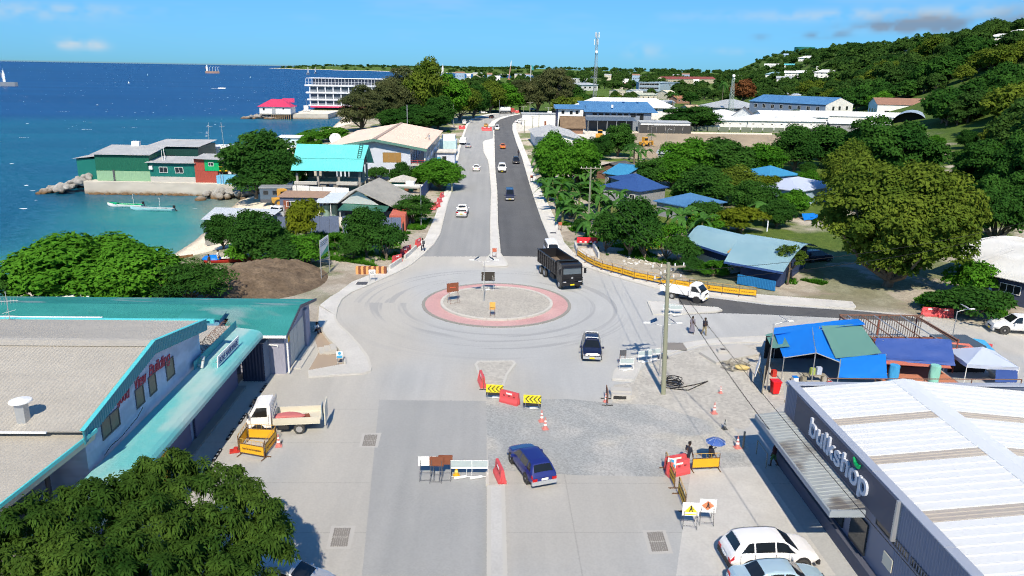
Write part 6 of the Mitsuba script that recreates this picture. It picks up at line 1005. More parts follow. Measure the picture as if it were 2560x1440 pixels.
cabtruck('flatbed_truck', 'white flatbed truck with cream tray and pink sacks in front of the turquoise canopy', c[:2], math.atan2(d[1], d[0]), 4.7, 1.75, 2.15, 1.55, .38, M('cream_tray', (.60, .57, .48), .6), .36, .9, rload, tailgate=True)
c = (G(1683, 742) + G(1736, 752)) / 2; d = G(1736, 752) - G(1683, 742); cabtruck('flatbed_truck', 'white small truck with a low white tray turning into the side road', c[:2], math.atan2(d[1], d[0]), 4.9, 1.72, 1.95, 1.6, .34, P_WHITE, .34, .78, None, rails=False, slope=.5)
c = G2(1157, 361); cabtruck('flatbed_truck', 'white utility truck parked on the left shoulder beside a silver saloon', c, UPR, 5.2, 1.9, 2.1, 1.6, .6, P_WHITE, .36, .9)
# black dump truck
p = Proto(); DT = M('truck_black', (.014, .014, .017), .35, 0, .5)
cabv = [(3.2, .75), (4.35, .75), (4.4, 1.7), (4.32, 2.75), (4.2, 2.95), (2.7, 3.0), (2.65, .9)]; n = len(cabv); V = np.array([(x, sd * 1.2, z) for sd in (-1, 1) for x, z in cabv]); m = MB().add(V, [[i, (i + 1) % n, n + (i + 1) % n, n + i] for i in range(n)]).add(V[:n], [[0, i, i + 1] for i in range(1, n - 1)]).add(V[n:], [[0, i + 1, i] for i in range(1, n - 1)]); p.add('cab', m, DT, 25)
p.add('windscreen', MB().quad((4.40, -1.05, 1.85), (4.40, 1.05, 1.85), (4.34, 1.03, 2.62), (4.34, -1.03, 2.62)), M('truck_glass', (.10, .13, .16), .08, 0, .7)); p.add('visor', MB().slab((4.30, -1.15, 2.78), (4.55, -1.15, 2.66), (4.55, 1.15, 2.66), (4.30, 1.15, 2.78), .05), DT)
for sd in (1, -1): p.add('side_window', MB().bx(3.3, 4.15, sd * 1.2 - .01, sd * 1.2 + .012, 1.9, 2.6), AUTOGL); p.add('mirror', MB().box((4.45, sd * 1.5, 2.2), (.1, .25, .55)).cyl((4.3, sd * 1.2, 2.5), (4.45, sd * 1.45, 2.5), .03, n=5), DT); p.add('headlight', MB().box((4.46, sd * .92, .95), (.06, .42, .20)), LAMPW); p.add('guard_bar', MB().box((4.62, sd * .75, 1.2), (.05, .9, .06)).box((4.62, sd * .75, 1.45), (.05, .9, .06)).box((4.62, sd * 1.15, 1.1), (.05, .05, .9)), DT)
p.add('badge', MB().cyl((4.41, 0, 1.42), (4.44, 0, 1.42), .12, n=12), STEEL); p.add('bumper', MB().box((4.42, 0, .75), (.22, 2.4, .4)), DT); p.add('number_plate', MB().box((4.55, 0, .68), (.02, .5, .16)), PLATEY)
V = MB(); V.bx(-4.2, 2.5, -1.22, -1.14, 1.35, 2.85).bx(-4.2, 2.5, 1.14, 1.22, 1.35, 2.85).bx(-4.2, 2.5, -1.2, 1.2, 1.27, 1.35).bx(2.42, 2.5, -1.2, 1.2, 1.35, 3.05).bx(-4.25, -4.17, -1.2, 1.2, 1.35, 2.85); V.slab((2.45, -1.2, 2.98), (3.3, -1.2, 3.15), (3.3, 1.2, 3.15), (2.45, 1.2, 2.98), .06); p.add('tipper_body', V, DT)
for x in np.linspace(-3.9, 2.2, 9):
    for sd in (1, -1): p.add('body_rib', MB().box((x, sd * 1.26, 2.1), (.10, .08, 1.5)), DT)
for sd in (1, -1): p.add('body_rail', MB().box((-.85, sd * 1.25, 2.85), (6.7, .14, .10)), DT)
p.add('load', MB().bx(-4.1, 2.4, -1.13, 1.13, 1.35, 1.75), M('brown_load', (.16, .12, .09), .9)); p.add('chassis', MB().bx(-4.0, 4.0, -.5, .5, .75, 1.2).bx(.2, 1.5, -1.15, -.6, .6, 1.1).bx(.2, 1.5, .6, 1.15, .6, 1.1), TRIM)
for x in (3.45, -1.7, -3.1):
    for sd in (1, -1): wheel(p, x, sd * 1.02, .52, .36, GREY)
a, b = G(1425, 728), G(1376, 690); d = a - b; u = d[:2] / np.linalg.norm(d[:2]); c = np.array(G2(1429, 726)) - u * 4.4; p.put('dump_truck', 'black dump truck with a ribbed tipper body entering the roundabout', 'truck', (c[0], c[1], .02), math.atan2(u[1], u[0]))
# water tanker, loader, excavator, tractor by the beach
p = Proto(); p.add('tank', MB().cyl((-4, 0, 2.3), (2, 0, 2.3), 1.35, n=18), WHITE, 40); p.add('cab', MB().bx(2.4, 4.2, -1.2, 1.2, .8, 3.0), M('tanker_red', (.45, .08, .07), .5)); p.add('chassis', MB().bx(-4.2, 4, -1.1, 1.1, .6, 1.0), TRIM)
for x in (3.2, -1.8, -3.1):
    for sd in (1, -1): wheel(p, x, sd * 1.0, .5, .35)
c = G2(1266, 284); p.put('water_tanker', 'white water tanker with a red cab at the far bend', 'truck', (c[0], c[1], .02), .35)
def digger(name, label, c, rz, arm=True):
    p = Proto(); Y_ = M('machine_yellow', (.62, .33, .05), .5) if 'machine_yellow' not in scene else 'machine_yellow'; p.add('chassis', MB().bx(-1.8, 1.6, -.9, .9, .7, 1.5), Y_); p.add('cab', MB().bx(-.8, .5, -.75, .75, 1.5, 3.0), Y_); p.add('cab_window', MB().bx(-.7, .52, -.77, .77, 1.9, 2.7), AUTOGL)
    for x in (-1.2, 1.2):
        for sd in (1, -1): wheel(p, x, sd * .95, .7, .45, Y_)
    p.add('boom', MB().tube([(1.2, .5, 1.3), (2.6, .5, 1.5)], .14, 6).tube([(1.2, -.5, 1.3), (2.6, -.5, 1.5)], .14, 6), Y_); p.add('bucket', MB().slab((2.5, -1.2, .5), (3.5, -1.2, .4), (3.5, 1.2, .4), (2.5, 1.2, .5), .08).slab((2.5, 1.2, .5), (2.5, 1.2, 1.9), (2.5, -1.2, 1.9), (2.5, -1.2, .5), .08), Y_)
    return p.put(name, label, 'machine', (c[0], c[1], .02), rz)
digger('wheel_loader', 'yellow wheel loader parked on the pale yard by the dark verandah', G2(1500, 346), -1.9); digger('wheel_loader', 'yellow machine half hidden by palms at the near edge of the sports field', G2(1612, 366), .4); digger('wheel_loader', 'yellow backhoe on the sand beside the dark beach cabin', (-36, 132), .6)
p = Proto(); p.add('wall', MB().bx(-2.6, 2.6, -1.5, 1.5, .6, 2.6), M('cabin_slate', (.09, .13, .18), .6)); p.add('roof', MB().bx(-2.8, 2.8, -1.7, 1.7, 2.6, 2.75), STEEL)
for x in (-1.6, 0, 1.6): window(p, (x, -1.5, 1.8), .9, .8, (0, -1), DGREY, GLASS, 0)
p.add('base', MB().bx(-2.6, 2.6, -1.5, 1.5, 0, .6), DGREY); p.put('beach_cabin', 'dark slate cabin on blocks at the back of the beach', 'cabin', (-38.5, 137, 0), .1)
cabtruck('old_truck', 'old white cab truck parked behind the slate beach shed', (-33.2, 121.0), -2.0, 4.6, 1.8, 2.2, 1.5, .3, M('old_tray', (.25, .20, .16), .8), .38, .95)
# ---------------------------------------------------------------- street furniture
# plastic water-filled barrier
BAR = Proto(); v = [(-.75, .24, 0), (-.75, .24, .22), (-.70, .10, .40), (-.68, .10, .80)]
def bar_mesh():
    L = 1.5; prof = [(.25, 0), (.25, .18), (.12, .38), (.085, .92), (-.085, .92), (-.12, .38), (-.25, .18), (-.25, 0)]; n = len(prof); m = MB(); V = np.array([(x, y, z) for x in (-L / 2, L / 2) for y, z in prof]); m.add(V, [[i, n + i, n + (i + 1) % n, (i + 1) % n] for i in range(n)]).add(V[:n], [[0, i, i + 1] for i in range(1, n - 1)]).add(V[n:], [[0, i + 1, i] for i in range(1, n - 1)])
    m.box((-L / 2 - .04, 0, .5), (.08, .12, .6)).box((L / 2 + .04, 0, .3), (.08, .12, .4)); return m
BAR.add('body', bar_mesh(), RED)
for x in (-.42, 0, .42): BAR.add('slot', MB().box((x, 0, .58), (.16, .25, .10)), M('slot_shade', (.28, .04, .045), .6) if 'slot_shade' not in scene else 'slot_shade')
BAR.add('sticker', MB().box((0, -.108, .76), (.5, .012, .12)).box((0, .108, .76), (.5, .012, .12)), SIGNW)
BARS = [(1249, 1196, -.85 - .5, 'red plastic barrier at the end of the bottom median'), (1274, 1008, -.55, 'red plastic barrier between the two chevron signs'), (1205, 962, 1.75, 'red plastic barrier on the left edge of the triangular island'), (1012, 640, 1.0, 'red plastic barrier by the low white wall on the left pavement, upper of two'), (993, 658, .95, 'red plastic barrier by the low white wall on the left pavement, lower of two'), (1046, 616, 1.25, 'red plastic barrier beside the walking man with a backpack'), (1018, 634, 1.0, 'red plastic barrier touching the upper one on the left pavement') ,
        (1078, 526, .05, 'red barrier lying across the verge by the feathery tree'), (1092, 520, .9, 'red barrier standing behind another one on the verge'), (1099, 508, 1.2, 'red barrier at the kerb in the roadside row, nearest'), (1105, 495, 1.3, 'red barrier at the kerb in the roadside row, farthest'), (2322, 790, -.04, 'red barrier beside the hedge on the side road, left one'), (2362, 793, -.04, 'faded red barrier beside the hedge on the side road, right one'), (2452, 882, -.5, 'orange red barrier tipped near the market stall tent'), (1690, 1172, .33, 'red plastic barrier behind the yellow barrier by the parking slab'), (1694, 1186, .38, 'lower red plastic panel by the blue notice'),
        (1212, 327, 0, 'red barrier in the road gap at the bend, left one'), (1222, 327, 0, 'red barrier in the road gap at the bend, right one'), (1155, 323, .3, 'red barriers heaped at the left kerb near the bend'), (1292, 282, 0, 'red barrier closing the far lane'), (1253, 281, .3, 'red barrier beside the white tanker')]
for x, y, r_, l in BARS: c = G(x, y); BAR.put('plastic_barrier', l, 'barrier', (c[0], c[1], .14 if x < 1110 and y > 480 and y < 670 else .02), r_, 1.0 if y > 330 else 1.6)
c = G(1468, 618); RB = Proto(); RB.add('panel', MB().box((0, 0, .45), (2.9, .06, .8)), M('signal_red', (.68, .03, .05), .5)); RB.add('slots', MB().box((-.9, -.04, .2), (.3, .02, .2)).box((-.2, -.04, .2), (.3, .02, .2)).box((.5, -.04, .2), (.3, .02, .2)).box((1.1, -.04, .2), (.3, .02, .2)), SIGNW); RB.put('barrier_row', 'row of bright red barrier panels closing the drain opening', 'barrier', (c[0], c[1] + .3, .5), -.02)
for a, b, n_ in (((1437, 617), (1446, 642), 'left'), ((1483, 619), (1497, 647), 'right')): struct('drain_wall', MB().prism(LineString(GL([a, b])).buffer(.12, cap_style=2), 0, .75), 'pavement_concrete')
struct('drain_slab', MB().prism(GL([(1442, 622), (1480, 622), (1488, 640), (1455, 645)]), 0, .05), 'pavement_concrete')
# yellow mesh-topped crowd barriers
def crowd(L=2.4, txt=True):
    p = Proto(); fr = M('barrier_frame', (.16, .09, .05), .7) if 'barrier_frame' not in scene else 'barrier_frame'
    p.add('frame', MB().box((-L / 2, 0, .55), (.05, .05, 1.1)).box((L / 2, 0, .55), (.05, .05, 1.1)).box((0, 0, .80), (L, .045, .045)).box((0, 0, .18), (L, .045, .045)), fr); p.add('panel', MB().box((0, 0, .49), (L - .06, .03, .60)), YEL)
    m = MB().cyl((-L / 2 + .05, 0, 1.12), (L / 2 - .05, 0, 1.12), .02, n=5)
    for x in np.linspace(-L / 2 + .3, L / 2 - .3, 5): m.cyl((x, 0, .8), (x, 0, 1.12), .016, n=4)
    p.add('rail', m, M('yellow_rail', (.60, .36, .08), .6) if 'yellow_rail' not in scene else 'yellow_rail')
    for sd in (1, -1): p.add('foot', MB().box((sd * L / 2, 0, .03), (.06, .7, .05)), fr)
    if txt:
        for sd in (1,):
            v, f = shear_text('Sorry for any inconvenience', .13, .012, True); v[:, 0] *= (L * .78) / v[:, 0].max(); v = np.stack([v[:, 0] - L * .39, -.016 - v[:, 2], v[:, 1] + .43], 1); p.add('lettering', (v, f), M('barrier_text', (.12, .05, .02), .7) if 'barrier_text' not in scene else 'barrier_text')
    return p
CB = crowd(); CBP = crowd(txt=False)
row = [(1443, 640), (1466, 656), (1485, 666), (1505, 674), (1530, 681), (1556, 688), (1586, 697), (1618, 703), (1650, 710), (1687, 716), (1722, 722), (1767, 729), (1805, 734), (1847, 739), (1890, 743)]
for i, (a, b) in enumerate(zip(row[:-1], row[1:])):
    A, B = G(*a, .13), G(*b, .13); d = B - A; L = math.hypot(d[0], d[1]); c = (A + B) / 2
    CB.put('crowd_barrier', f"yellow barrier, {('first', 'second', 'third', 'fourth', 'fifth', 'sixth', 'seventh', 'eighth', 'ninth', 'tenth', 'eleventh', 'twelfth', 'thirteenth', 'last')[i]} from the drain in the long curved row", 'barrier', (c[0], c[1], .13), math.atan2(d[1], d[0]), np.array([L / 2.43, 1, 1.0]), group='yellow barriers along the side road')
for (x0, y0), (x1, y1), pr_2, l in (((601, 1137), (662, 1148), CB, 'yellow barrier at the front of the square enclosure by the wheel stops'), ((622, 1100), (690, 1103), CBP, 'yellow barrier at the back of the square enclosure by the wheel stops'), ((597, 1130), (620, 1095), CBP, 'yellow barrier at the left of the square enclosure by the wheel stops'), ((664, 1143), (692, 1106), CB, 'yellow barrier at the right of the square enclosure by the wheel stops'),
                               ((1729, 1177), (1797, 1174), CBP, 'yellow barrier below the person with the blue umbrella'), ((1662, 1170), (1686, 1222), CB, 'yellow barrier seen edge on beside the blue notice'), ((1695, 1235), (1712, 1280), CB, 'yellow barrier seen edge on beside the two white warning signs')):
    A, B = G(x0, y0), G(x1, y1); d = B - A; L = math.hypot(d[0], d[1]); c = (A + B) / 2; pr_2.put('crowd_barrier', l, 'barrier', (c[0], c[1], .02), math.atan2(d[1], d[0]), np.array([L / 2.45, 1, 1]))
# cones
def cone(m, band):
    p = Proto(); p.add('base', MB().box((0, 0, .02), (.42, .42, .04)), m); p.add('body', MB().cyl((0, 0, .04), (0, 0, .85), .15, .03, 16), m, 40)
    for z0, z1 in ((.28, .42), (.54, .66)): r0, r1 = .155 - .148 * (z0 - .04), .155 - .148 * (z1 - .04); p.add('band', MB().cyl((0, 0, z0), (0, 0, z1), r0, r1, 16, False), band, 40)
    return p
C1, C2, C3 = cone(M('cone_pink', (.62, .22, .20), .6), SIGNW), cone(YEL, M('cone_yellow_band', (.8, .66, .2), .6)), cone(M('cone_grey', (.08, .085, .09), .7), GREY)
for x, y, pr_2, sc, l in ((1354, 1054, C1, 1, 'pink and white cone on the gravel, the farther of two right of the chevron signs'), (1363, 1073, C1, 1, 'pink and white cone on the gravel, the nearer of two right of the chevron signs'), (697, 1116, C1, 1, 'pink and white cone at the corner of the square yellow enclosure'), (1785, 1034, C1, 1, 'pink and white cone alone on the pale concrete near the utility pole'), (1843, 1120, C1, 1, 'pink and white cone at the shadow of the shop awning'), (1811, 1073, C3, .85, 'dark grey cone on the gravel'), (1801, 983, C1, .7, 'short dull red cone near the black fence'), (1514, 1005, C1, .8, 'pink cone beside the rusty edge on barrier at the drain box'), (1141, 1190, C2, .95, 'yellow cone in front of the two empty sign frames'), (2492, 908, C1, .9, 'orange cone beside the tipped barrier near the tent')):
    c = G(x, y); pr_2.put('traffic_cone', l, 'traffic cone', (c[0], c[1], .02), .2, sc)
p = Proto(); p.add('', MB().box((0, 0, .06), (.6, .45, .1), .3).box((.1, 0, .2), (.25, .25, .2)), SCREW); c = G(587, 1130); p.put('barrier_weight', 'small red plastic weight lying left of the square yellow enclosure', 'weight', (c[0], c[1], .02))
# easel signs
def easel(w, h, z0, face, back, legs=RUST, art=None, frame=None):
    p = Proto(); p.add('board', MB().box((0, 0, z0 + h / 2), (w, .03, h)), back); 
    if face != back: p.add('face', MB().box((0, -.02, z0 + h / 2), (w - .03, .008, h - .03)), face)
    m = MB()
    for sd in (1, -1): m.cyl((sd * w * .36, .02, z0 + h * .6), (sd * w * .42, -.12, 0), .018, n=5).cyl((sd * w * .36, .03, z0 + h * .6), (sd * w * .40, .62, 0), .018, n=5)
    m.cyl((-w * .42, .58, .1), (w * .42, .58, .1), .015, n=4).cyl((-w * .4, -.1, .2), (w * .4, -.1, .2), .015, n=4); p.add('stand', m, legs)
    if art: art(p, w, h, z0)
    return p
def chev(p, w, h, z0):
    for i in range(4):
        x = -w * .36 + i * w * .235; m = MB(); s = h * .40; t = w * .085; V = [(x, 0, 0), (x + .19 * w, 0, s), (x + .19 * w + t * .9, 0, s), (x + t * .9, 0, 0), (x + .19 * w + t * .9, 0, -s), (x + .19 * w, 0, -s)]; V = [(a - .05 * w, -.03, z0 + h / 2 + c_) for a, b, c_ in V]; V2 = [(a, -.024, c_) for a, b, c_ in V]
        m.add(V + V2, [[0, 3, 1], [1, 3, 2], [0, 5, 3], [3, 5, 4], [6, 7, 9], [7, 8, 9]]); p.add('chevron', m, TRIM)
def black_foot(p, w, h, z0): chev(p, w, h, z0); p.add('lower_board', MB().box((0, .02, z0 - .12), (w, .03, .22)), TRIM); p.add('sandbag', MB().box((.1, .3, .08), (.6, .2, .12), .3), SIGNW)
CH = easel(1.25, .62, .55, SIGNY, SIGNY, STEEL, black_foot)
for x, y, l in ((1236, 999, 'yellow sign with black chevrons at the foot of the triangular island'), (1330, 1026, 'yellow sign with black chevrons on the gravel right of the red barrier')): c = G(x, y); CH.put('chevron_sign', l, 'sign', (c[0], c[1], .02), -.12)
def man(p, w, h, z0, col, dia):
    zc = z0 + h * .52; 
    if dia: p.add('diamond', MB().add([(0, -.028, zc + h * .36), (-w * .38, -.028, zc), (0, -.028, zc - h * .36), (w * .38, -.028, zc)], [[0, 1, 2], [0, 2, 3]]), M('diamond_orange', (.75, .25, .12), .5) if 'diamond_orange' not in scene else 'diamond_orange')
    else: p.add('triangle', MB().add([(0, -.028, zc + h * .32), (-w * .38, -.028, zc - h * .22), (w * .38, -.028, zc - h * .22)], [[0, 1, 2]]), SIGNY); p.add('caption', MB().box((0, -.028, z0 + h * .12), (w * .7, .006, h * .07)), SIGNY)
    p.add('figure', MB().box((0, -.034, zc + h * .05), (w * .09, .006, h * .2), 0, (0, .3, 0)).box((-.05, -.034, zc - h * .10), (w * .06, .006, h * .18), 0, (0, .4, 0)).box((.06, -.034, zc - h * .10), (w * .06, .006, h * .18), 0, (0, -.35, 0)).cyl((.0, -.031, zc + h * .2), (0, -.037, zc + h * .2), w * .055, n=10).box((.07, -.034, zc + .02), (w * .18, .006, h * .035), 0, (0, .6, 0)), TRIM)
W1 = easel(.9, .8, .75, SIGNW, SIGNW, DGREY, lambda p, w, h, z0: man(p, w, h, z0, 0, False)); W2 = easel(.9, .8, .75, SIGNW, SIGNW, DGREY, lambda p, w, h, z0: man(p, w, h, z0, 0, True))
c = G(1723, 1321); W1.put('warning_sign', 'white sign with a yellow triangle and digging figure on an easel', 'sign', (c[0], c[1], .02), -.1); c = G(1765, 1312); W2.put('warning_sign', 'white sign with an orange diamond and walking figure on an easel', 'sign', (c[0], c[1], .02), -.1)
BR, WB = easel(.85, .62, .80, BROWN, BROWN, DGREY, None), easel(1.05, .62, .72, SIGNW, SIGNW, DGREY, None)
c = G(1068, 1192); WB.put('easel_sign', 'plain white board on an easel, leftmost in the row by the bottom median', 'sign', (c[0], c[1], .02), math.pi + .05); c = G(1092, 1196); BR.put('easel_sign', 'brown plywood backed sign on an easel, left of two behind each other', 'sign', (c[0], c[1], .02), math.pi - .05); c = G(1114, 1192); BR.put('easel_sign', 'brown plywood backed sign on an easel, right of two behind each other', 'sign', (c[0], c[1], .02), math.pi)
FR = Proto(); FR.add('panel', MB().box((0, 0, .85), (1.25, .02, .45)), M('frame_glass', (.42, .50, .52), .3)); FR.add('frame', MB().box((-.64, 0, .55), (.03, .03, 1.1)).box((.64, 0, .55), (.03, .03, 1.1)).box((0, 0, 1.09), (1.3, .03, .03)).box((0, 0, .60), (1.3, .05, .10)).box((0, 0, .03), (1.3, .03, .03)).cyl((-.64, 0, .9), (-.64, .7, 0), .015, n=4).cyl((.64, 0, .9), (.64, .7, 0), .015, n=4), SIGNW); FR.add('sandbag', MB().cyl((-.4, -.3, .08), (.3, -.1, .1), .08, n=8), SIGNW)
for x, y, l in ((1153, 1193, 'empty framed sign with a pale grey panel behind the yellow cone'), (1193, 1193, 'empty framed sign with a pale grey panel next to the bottom median')): c = G(x, y); FR.put('framed_sign', l, 'sign', (c[0], c[1], .02), -.02)
BS = easel(1.3, .95, 1.15, BROWN, BROWN, RUST, lambda p, w, h, z0: p.add('stiffener', MB().box((0, .03, z0 + h * .5), (w * .5, .03, .06)), ORANGE)); BS2 = easel(1.45, 1.0, 1.0, M('weathered_board', (.045, .04, .035), .8), 'weathered_board', STEEL, lambda p, w, h, z0: p.add('sandbag', MB().box((.1, .4, .1), (.5, .2, .14), .4), SIGNW))
c = G(1132, 756, .2); BS.put('sign_back', 'brown sign seen from behind at the left rim of the roundabout island', 'sign', (c[0], c[1], .2), .45 + math.pi); c = G(1220, 724, .2); BS2.put('sign_back', 'dark weathered sign seen from behind at the far rim of the roundabout island', 'sign', (c[0], c[1], .2), .02 + math.pi)
OR = easel(.55, .75, .75, M('amber_sign', (.75, .42, .10), .5), 'amber_sign', RUST, lambda p, w, h, z0: p.add('caption', MB().box((0, -.03, z0 + .18), (.4, .006, .06)), TRIM)); c = G(1231, 792, .2); OR.put('small_sign', 'small amber sign on thin legs at the near rim of the roundabout island', 'sign', (c[0], c[1], .2))
WS = easel(.75, .55, .8, SIGNW, SIGNW, STEEL, lambda p, w, h, z0: [p.add('text_line', MB().box((0, -.03, z0 + .40 - .13 * i), (.5, .006, .05)), DGREY) for i in range(3)]); c = G(931, 703, .13); WS.put('small_sign', 'small white sign on legs on the pavement by the striped concrete block', 'sign', (c[0], c[1], .13), .1)
BLS = easel(.5, .62, .55, SIGNW, SIGNW, STEEL, lambda p, w, h, z0: (p.add('symbol', MB().cyl((0, -.026, z0 + .44), (0, -.034, z0 + .44), .13, n=14), M('notice_blue', (.06, .34, .60), .5)), p.add('caption', MB().box((0, -.03, z0 + .14), (.44, .008, .22)), 'notice_blue'))); c = G(850, 912); BLS.put('notice_sign', 'blue and white notice at the corner of the curved pavement by the concrete steps', 'sign', (c[0], c[1], .02), .15)
c = G(1677, 1190); BLS.put('notice_sign', 'blue and white notice leaning inside the yellow and red barriers', 'sign', (c[0], c[1], .02), -.3)
RSM = easel(.55, .5, .8, M('dull_orange_sign', (.50, .14, .08), .6), 'dull_orange_sign', RUST, None)
for x, y, z, l in ((1236, 645, .15, 'dull orange sign at the tip of the northern median'), (1400, 576, .1, 'dull orange sign on the right verge near the roadside pole'), (1329, 455, .1, 'small dull orange sign on the right pavement beside the banana plants'), (1451, 613, .1, 'small dark sign behind the red barrier panels'), (1556, 912, .13, 'bent steel sign frame on the pavement corner below the navy car')): c = G(x, y, z); RSM.put('small_sign', l, 'sign', (c[0], c[1], z), .05, 1.0 if y > 560 else 1.1, swap=None if 'dull' in l else {'dull_orange_sign': 'dark_grey'})
for x, y, l in ((1566, 925, 'empty steel sign frame lying open on the pale slab'), (1612, 905, 'pale folding sign stand beside the cable shadow, left one'), (1633, 900, 'grey folding sign stand beside the cable shadow, right one'), (1672, 785, 'white folding sign stand on the traffic island, left of the pole'), (1690, 788, 'white folding sign stand on the traffic island, right of the pole')): c = G(x, y, .13); FR.put('folding_stand', l, 'sign stand', (c[0], c[1], .14), .1, .9 if y > 850 else .95)
c = G(1520, 1016); p = Proto(); p.add('board', MB().box((0, 0, .65), (.06, 1.3, .9)), RUST); p.add('foot', MB().box((0, -.6, .03), (.8, .06, .05)).box((0, .6, .03), (.8, .06, .05)), TRIM); p.put('rusty_barrier', 'rusty barrier seen edge on beside the drain box', 'barrier', (c[0], c[1] + .7, .02), -.05); c = G(1209, 975); p.put('rusty_barrier', 'rusty stand seen edge on in front of the triangular island barrier', 'barrier', (c[0], c[1] + .5, .02), .0, .8)
p = Proto(); p.add('wall', MB().bx(-.75, .75, -.55, .55, 0, .42), CONC); p.add('opening', MB().bx(-.6, .35, -.565, -.3, .05, .30), TRIM); p.add('lid', MB().bx(-.8, .8, -.1, .6, .42, .52), CONC); c = G(1552, 992); p.put('drain_box', 'pale concrete drain box with a dark grated opening', 'drain box', (c[0], c[1], 0), -.08)
struct('concrete_slab', MB().prism(GL([(1548, 921), (1600, 923), (1586, 953), (1530, 950)]), 0, .16), 'pavement_concrete')
p = Proto(); p.add('slab', MB().prism(GL([(1748, 886), (1850, 865), (1902, 890), (1790, 912)]), 0, .25), CONC); c = G(1806, 880, .25); p.add('upstand', MB().box((c[0], c[1], .38), (.9, .7, .26)), CONC); p.add('hatch', MB().box((c[0], c[1], .52), (.4, .35, .02)), TRIM); p.put('septic_slab', 'broad pale concrete slab with a small raised hatch', 'slab')
# wheel stops
WSP = Proto(); WSP.add('block', MB().box((0, 0, .06), (1.5, .16, .12)), BLACK); [WSP.add('stripe', MB().box((x, 0, .125), (.16, .165, .012), .5), GREY) for x in (-.5, 0, .5)]
for i, (x, y) in enumerate(((659, 972), (634, 1007), (607, 1048), (577, 1088), (543, 1140))): c = G(x, y); WSP.put('wheel_stop', f"black rubber wheel stop in the row beside the canopy shadow, {('farthest', 'second farthest', 'middle', 'second nearest', 'nearest')[i]}", 'wheel stop', (c[0], c[1], .01), UPR + .02, group='wheel stops beside the canopy')
# poles and wires
def pole(name, label, x, y, h, r=.15, arms=(), m='grey_wood', z=0.0, lean=(0, 0), cap=None):
    p = Proto(); p.add('post', MB().cyl((0, 0, -.3), (0, 0, h), r, r * .7, 10), m, 40)
    for az_, L, dz in arms: p.add('crossarm', MB().box((0, 0, h - dz), (L, .12, .12), az_).cyl((-L * .3 * math.cos(az_), -L * .3 * math.sin(az_), h - dz), (0, 0, h - dz - .8), .03, n=4).cyl((L * .3 * math.cos(az_), L * .3 * math.sin(az_), h - dz), (0, 0, h - dz - .8), .03, n=4), WOOD)
    for az_, L, dz in arms:
        for u in (-.45, -.2, .2, .45): p.add('insulator', MB().cyl((L * u * math.cos(az_), L * u * math.sin(az_), h - dz + .06), (L * u * math.cos(az_), L * u * math.sin(az_), h - dz + .26), .05, n=6), WHITE)
    if cap: cap(p, h)
    return p.put(name, label, 'utility pole', (x, y, z), 0, tilt=lean)
GP = M('greenish_pole', (.28, .29, .215), .9, 0, .2); b = G(1658, 985); pole('utility_pole', 'tall weathered utility pole with crossarms and wires right of the roundabout', b[0], b[1], 10.3, .19, ((.15, 2.6, .35), (.15, 2.2, 1.2), (.75, 2.0, .75)), GP, lean=(0, -.035))
b2 = G(1470, 582); pole('utility_pole', 'wooden pole with one crossarm among the banana plants', b2[0], b2[1], 9.9, .17, ((.1, 3.2, .2),), GP)
PO = [(1134, 318, 262, 'white roadside pole left of the bend'), (1019, 340, 262, 'white pole in the dark trees behind the peach roof'), (1308, 305, 265, 'pole with a crossarm at the entrance of the far car park'), (1324, 305, 255, 'second pole with a crossarm at the far car park'), (1331, 345, 290, 'pole beside the right pavement near the long grey roof'), (1311, 336, 300, 'short pole at the right kerb near the far car park'), (1346, 352, 286, 'pole in front of the long grey roofed warehouse'), (1370, 312, 268, 'white pole at the far car park'), (1053, 566, 462, 'slim pale pole on the verge by the feathery tree'), (928, 530, 475, 'slim pole in front of the green awning'), (1384, 374, 340, 'pole behind the slate billboard'), (1249, 288, 250, 'slim pole at the far bend by the trees'), (1456, 280, 238, 'grey pole among the trees right of the smoke'), (1496, 268, 238, 'slim pole above the blue roofed hall'), (1130, 480, 445, 'short post by the roadside tree shadow')]
for x, y, t, l in PO:
    bb = G(x, y); hs = np.linspace(1, 25, 400); yy = np.array([720 - F * (((bb - EYE) + [0, 0, h]) @ UP) / (((bb - EYE) + [0, 0, h]) @ FWD) for h in hs]); h = hs[np.argmin(abs(yy - t))]
    pole('pole', l, bb[0], bb[1], h, .11 if 'slim' in l else .16, ((.1, 3.0, .3),) if 'cross' in l or 'car park' in l or 'pavement near' in l else (), 'galvanised_steel' if ('white' in l or 'slim' in l) else GP)
def wire(name, label, a, b_, sag, r=.018):
    t = np.linspace(0, 1, 25)[:, None]; P_ = np.array(a) * (1 - t) + np.array(b_) * t - np.array([0, 0, 1.0]) * sag * 4 * t * (1 - t); one(name, MB().tube(P_, r, 4), BLACK, label, 'cable')
tp = np.array([b[0] + .3, b[1], 9.9]); t2 = np.array([b2[0], b2[1], 9.7])
for dx, l in ((-1.2, 'overhead wire from the tall pole to the pole among the bananas, left'), (0, 'overhead wire from the tall pole to the pole among the bananas, middle'), (1.2, 'overhead wire from the tall pole to the pole among the bananas, right')): wire('overhead_wire', l, tp + [dx * .9, 0, -.1], t2 + [dx, 0, 0], .9)
for dz, l in ((0, 'upper overhead wire running right from the tall pole across the olive tree'), (-.8, 'lower overhead wire running right from the tall pole across the olive tree')): wire('overhead_wire', l, tp + [.5, 0, -.2 + dz], np.array([78, 92, 10.0 + dz]), 1.6)
wire('service_cable', 'dark service cable dropping from the tall pole to the shop awning', tp + [.1, 0, -2.0], np.array([16.6, 40.5, 3.3]), .25, .03); wire('service_cable', 'cable running from the tall pole towards the bottom right corner', tp + [.0, 0, -1.2], np.array([15.2, 8, 7.0]), .5, .02)
c = G(1676, 965); m = MB()
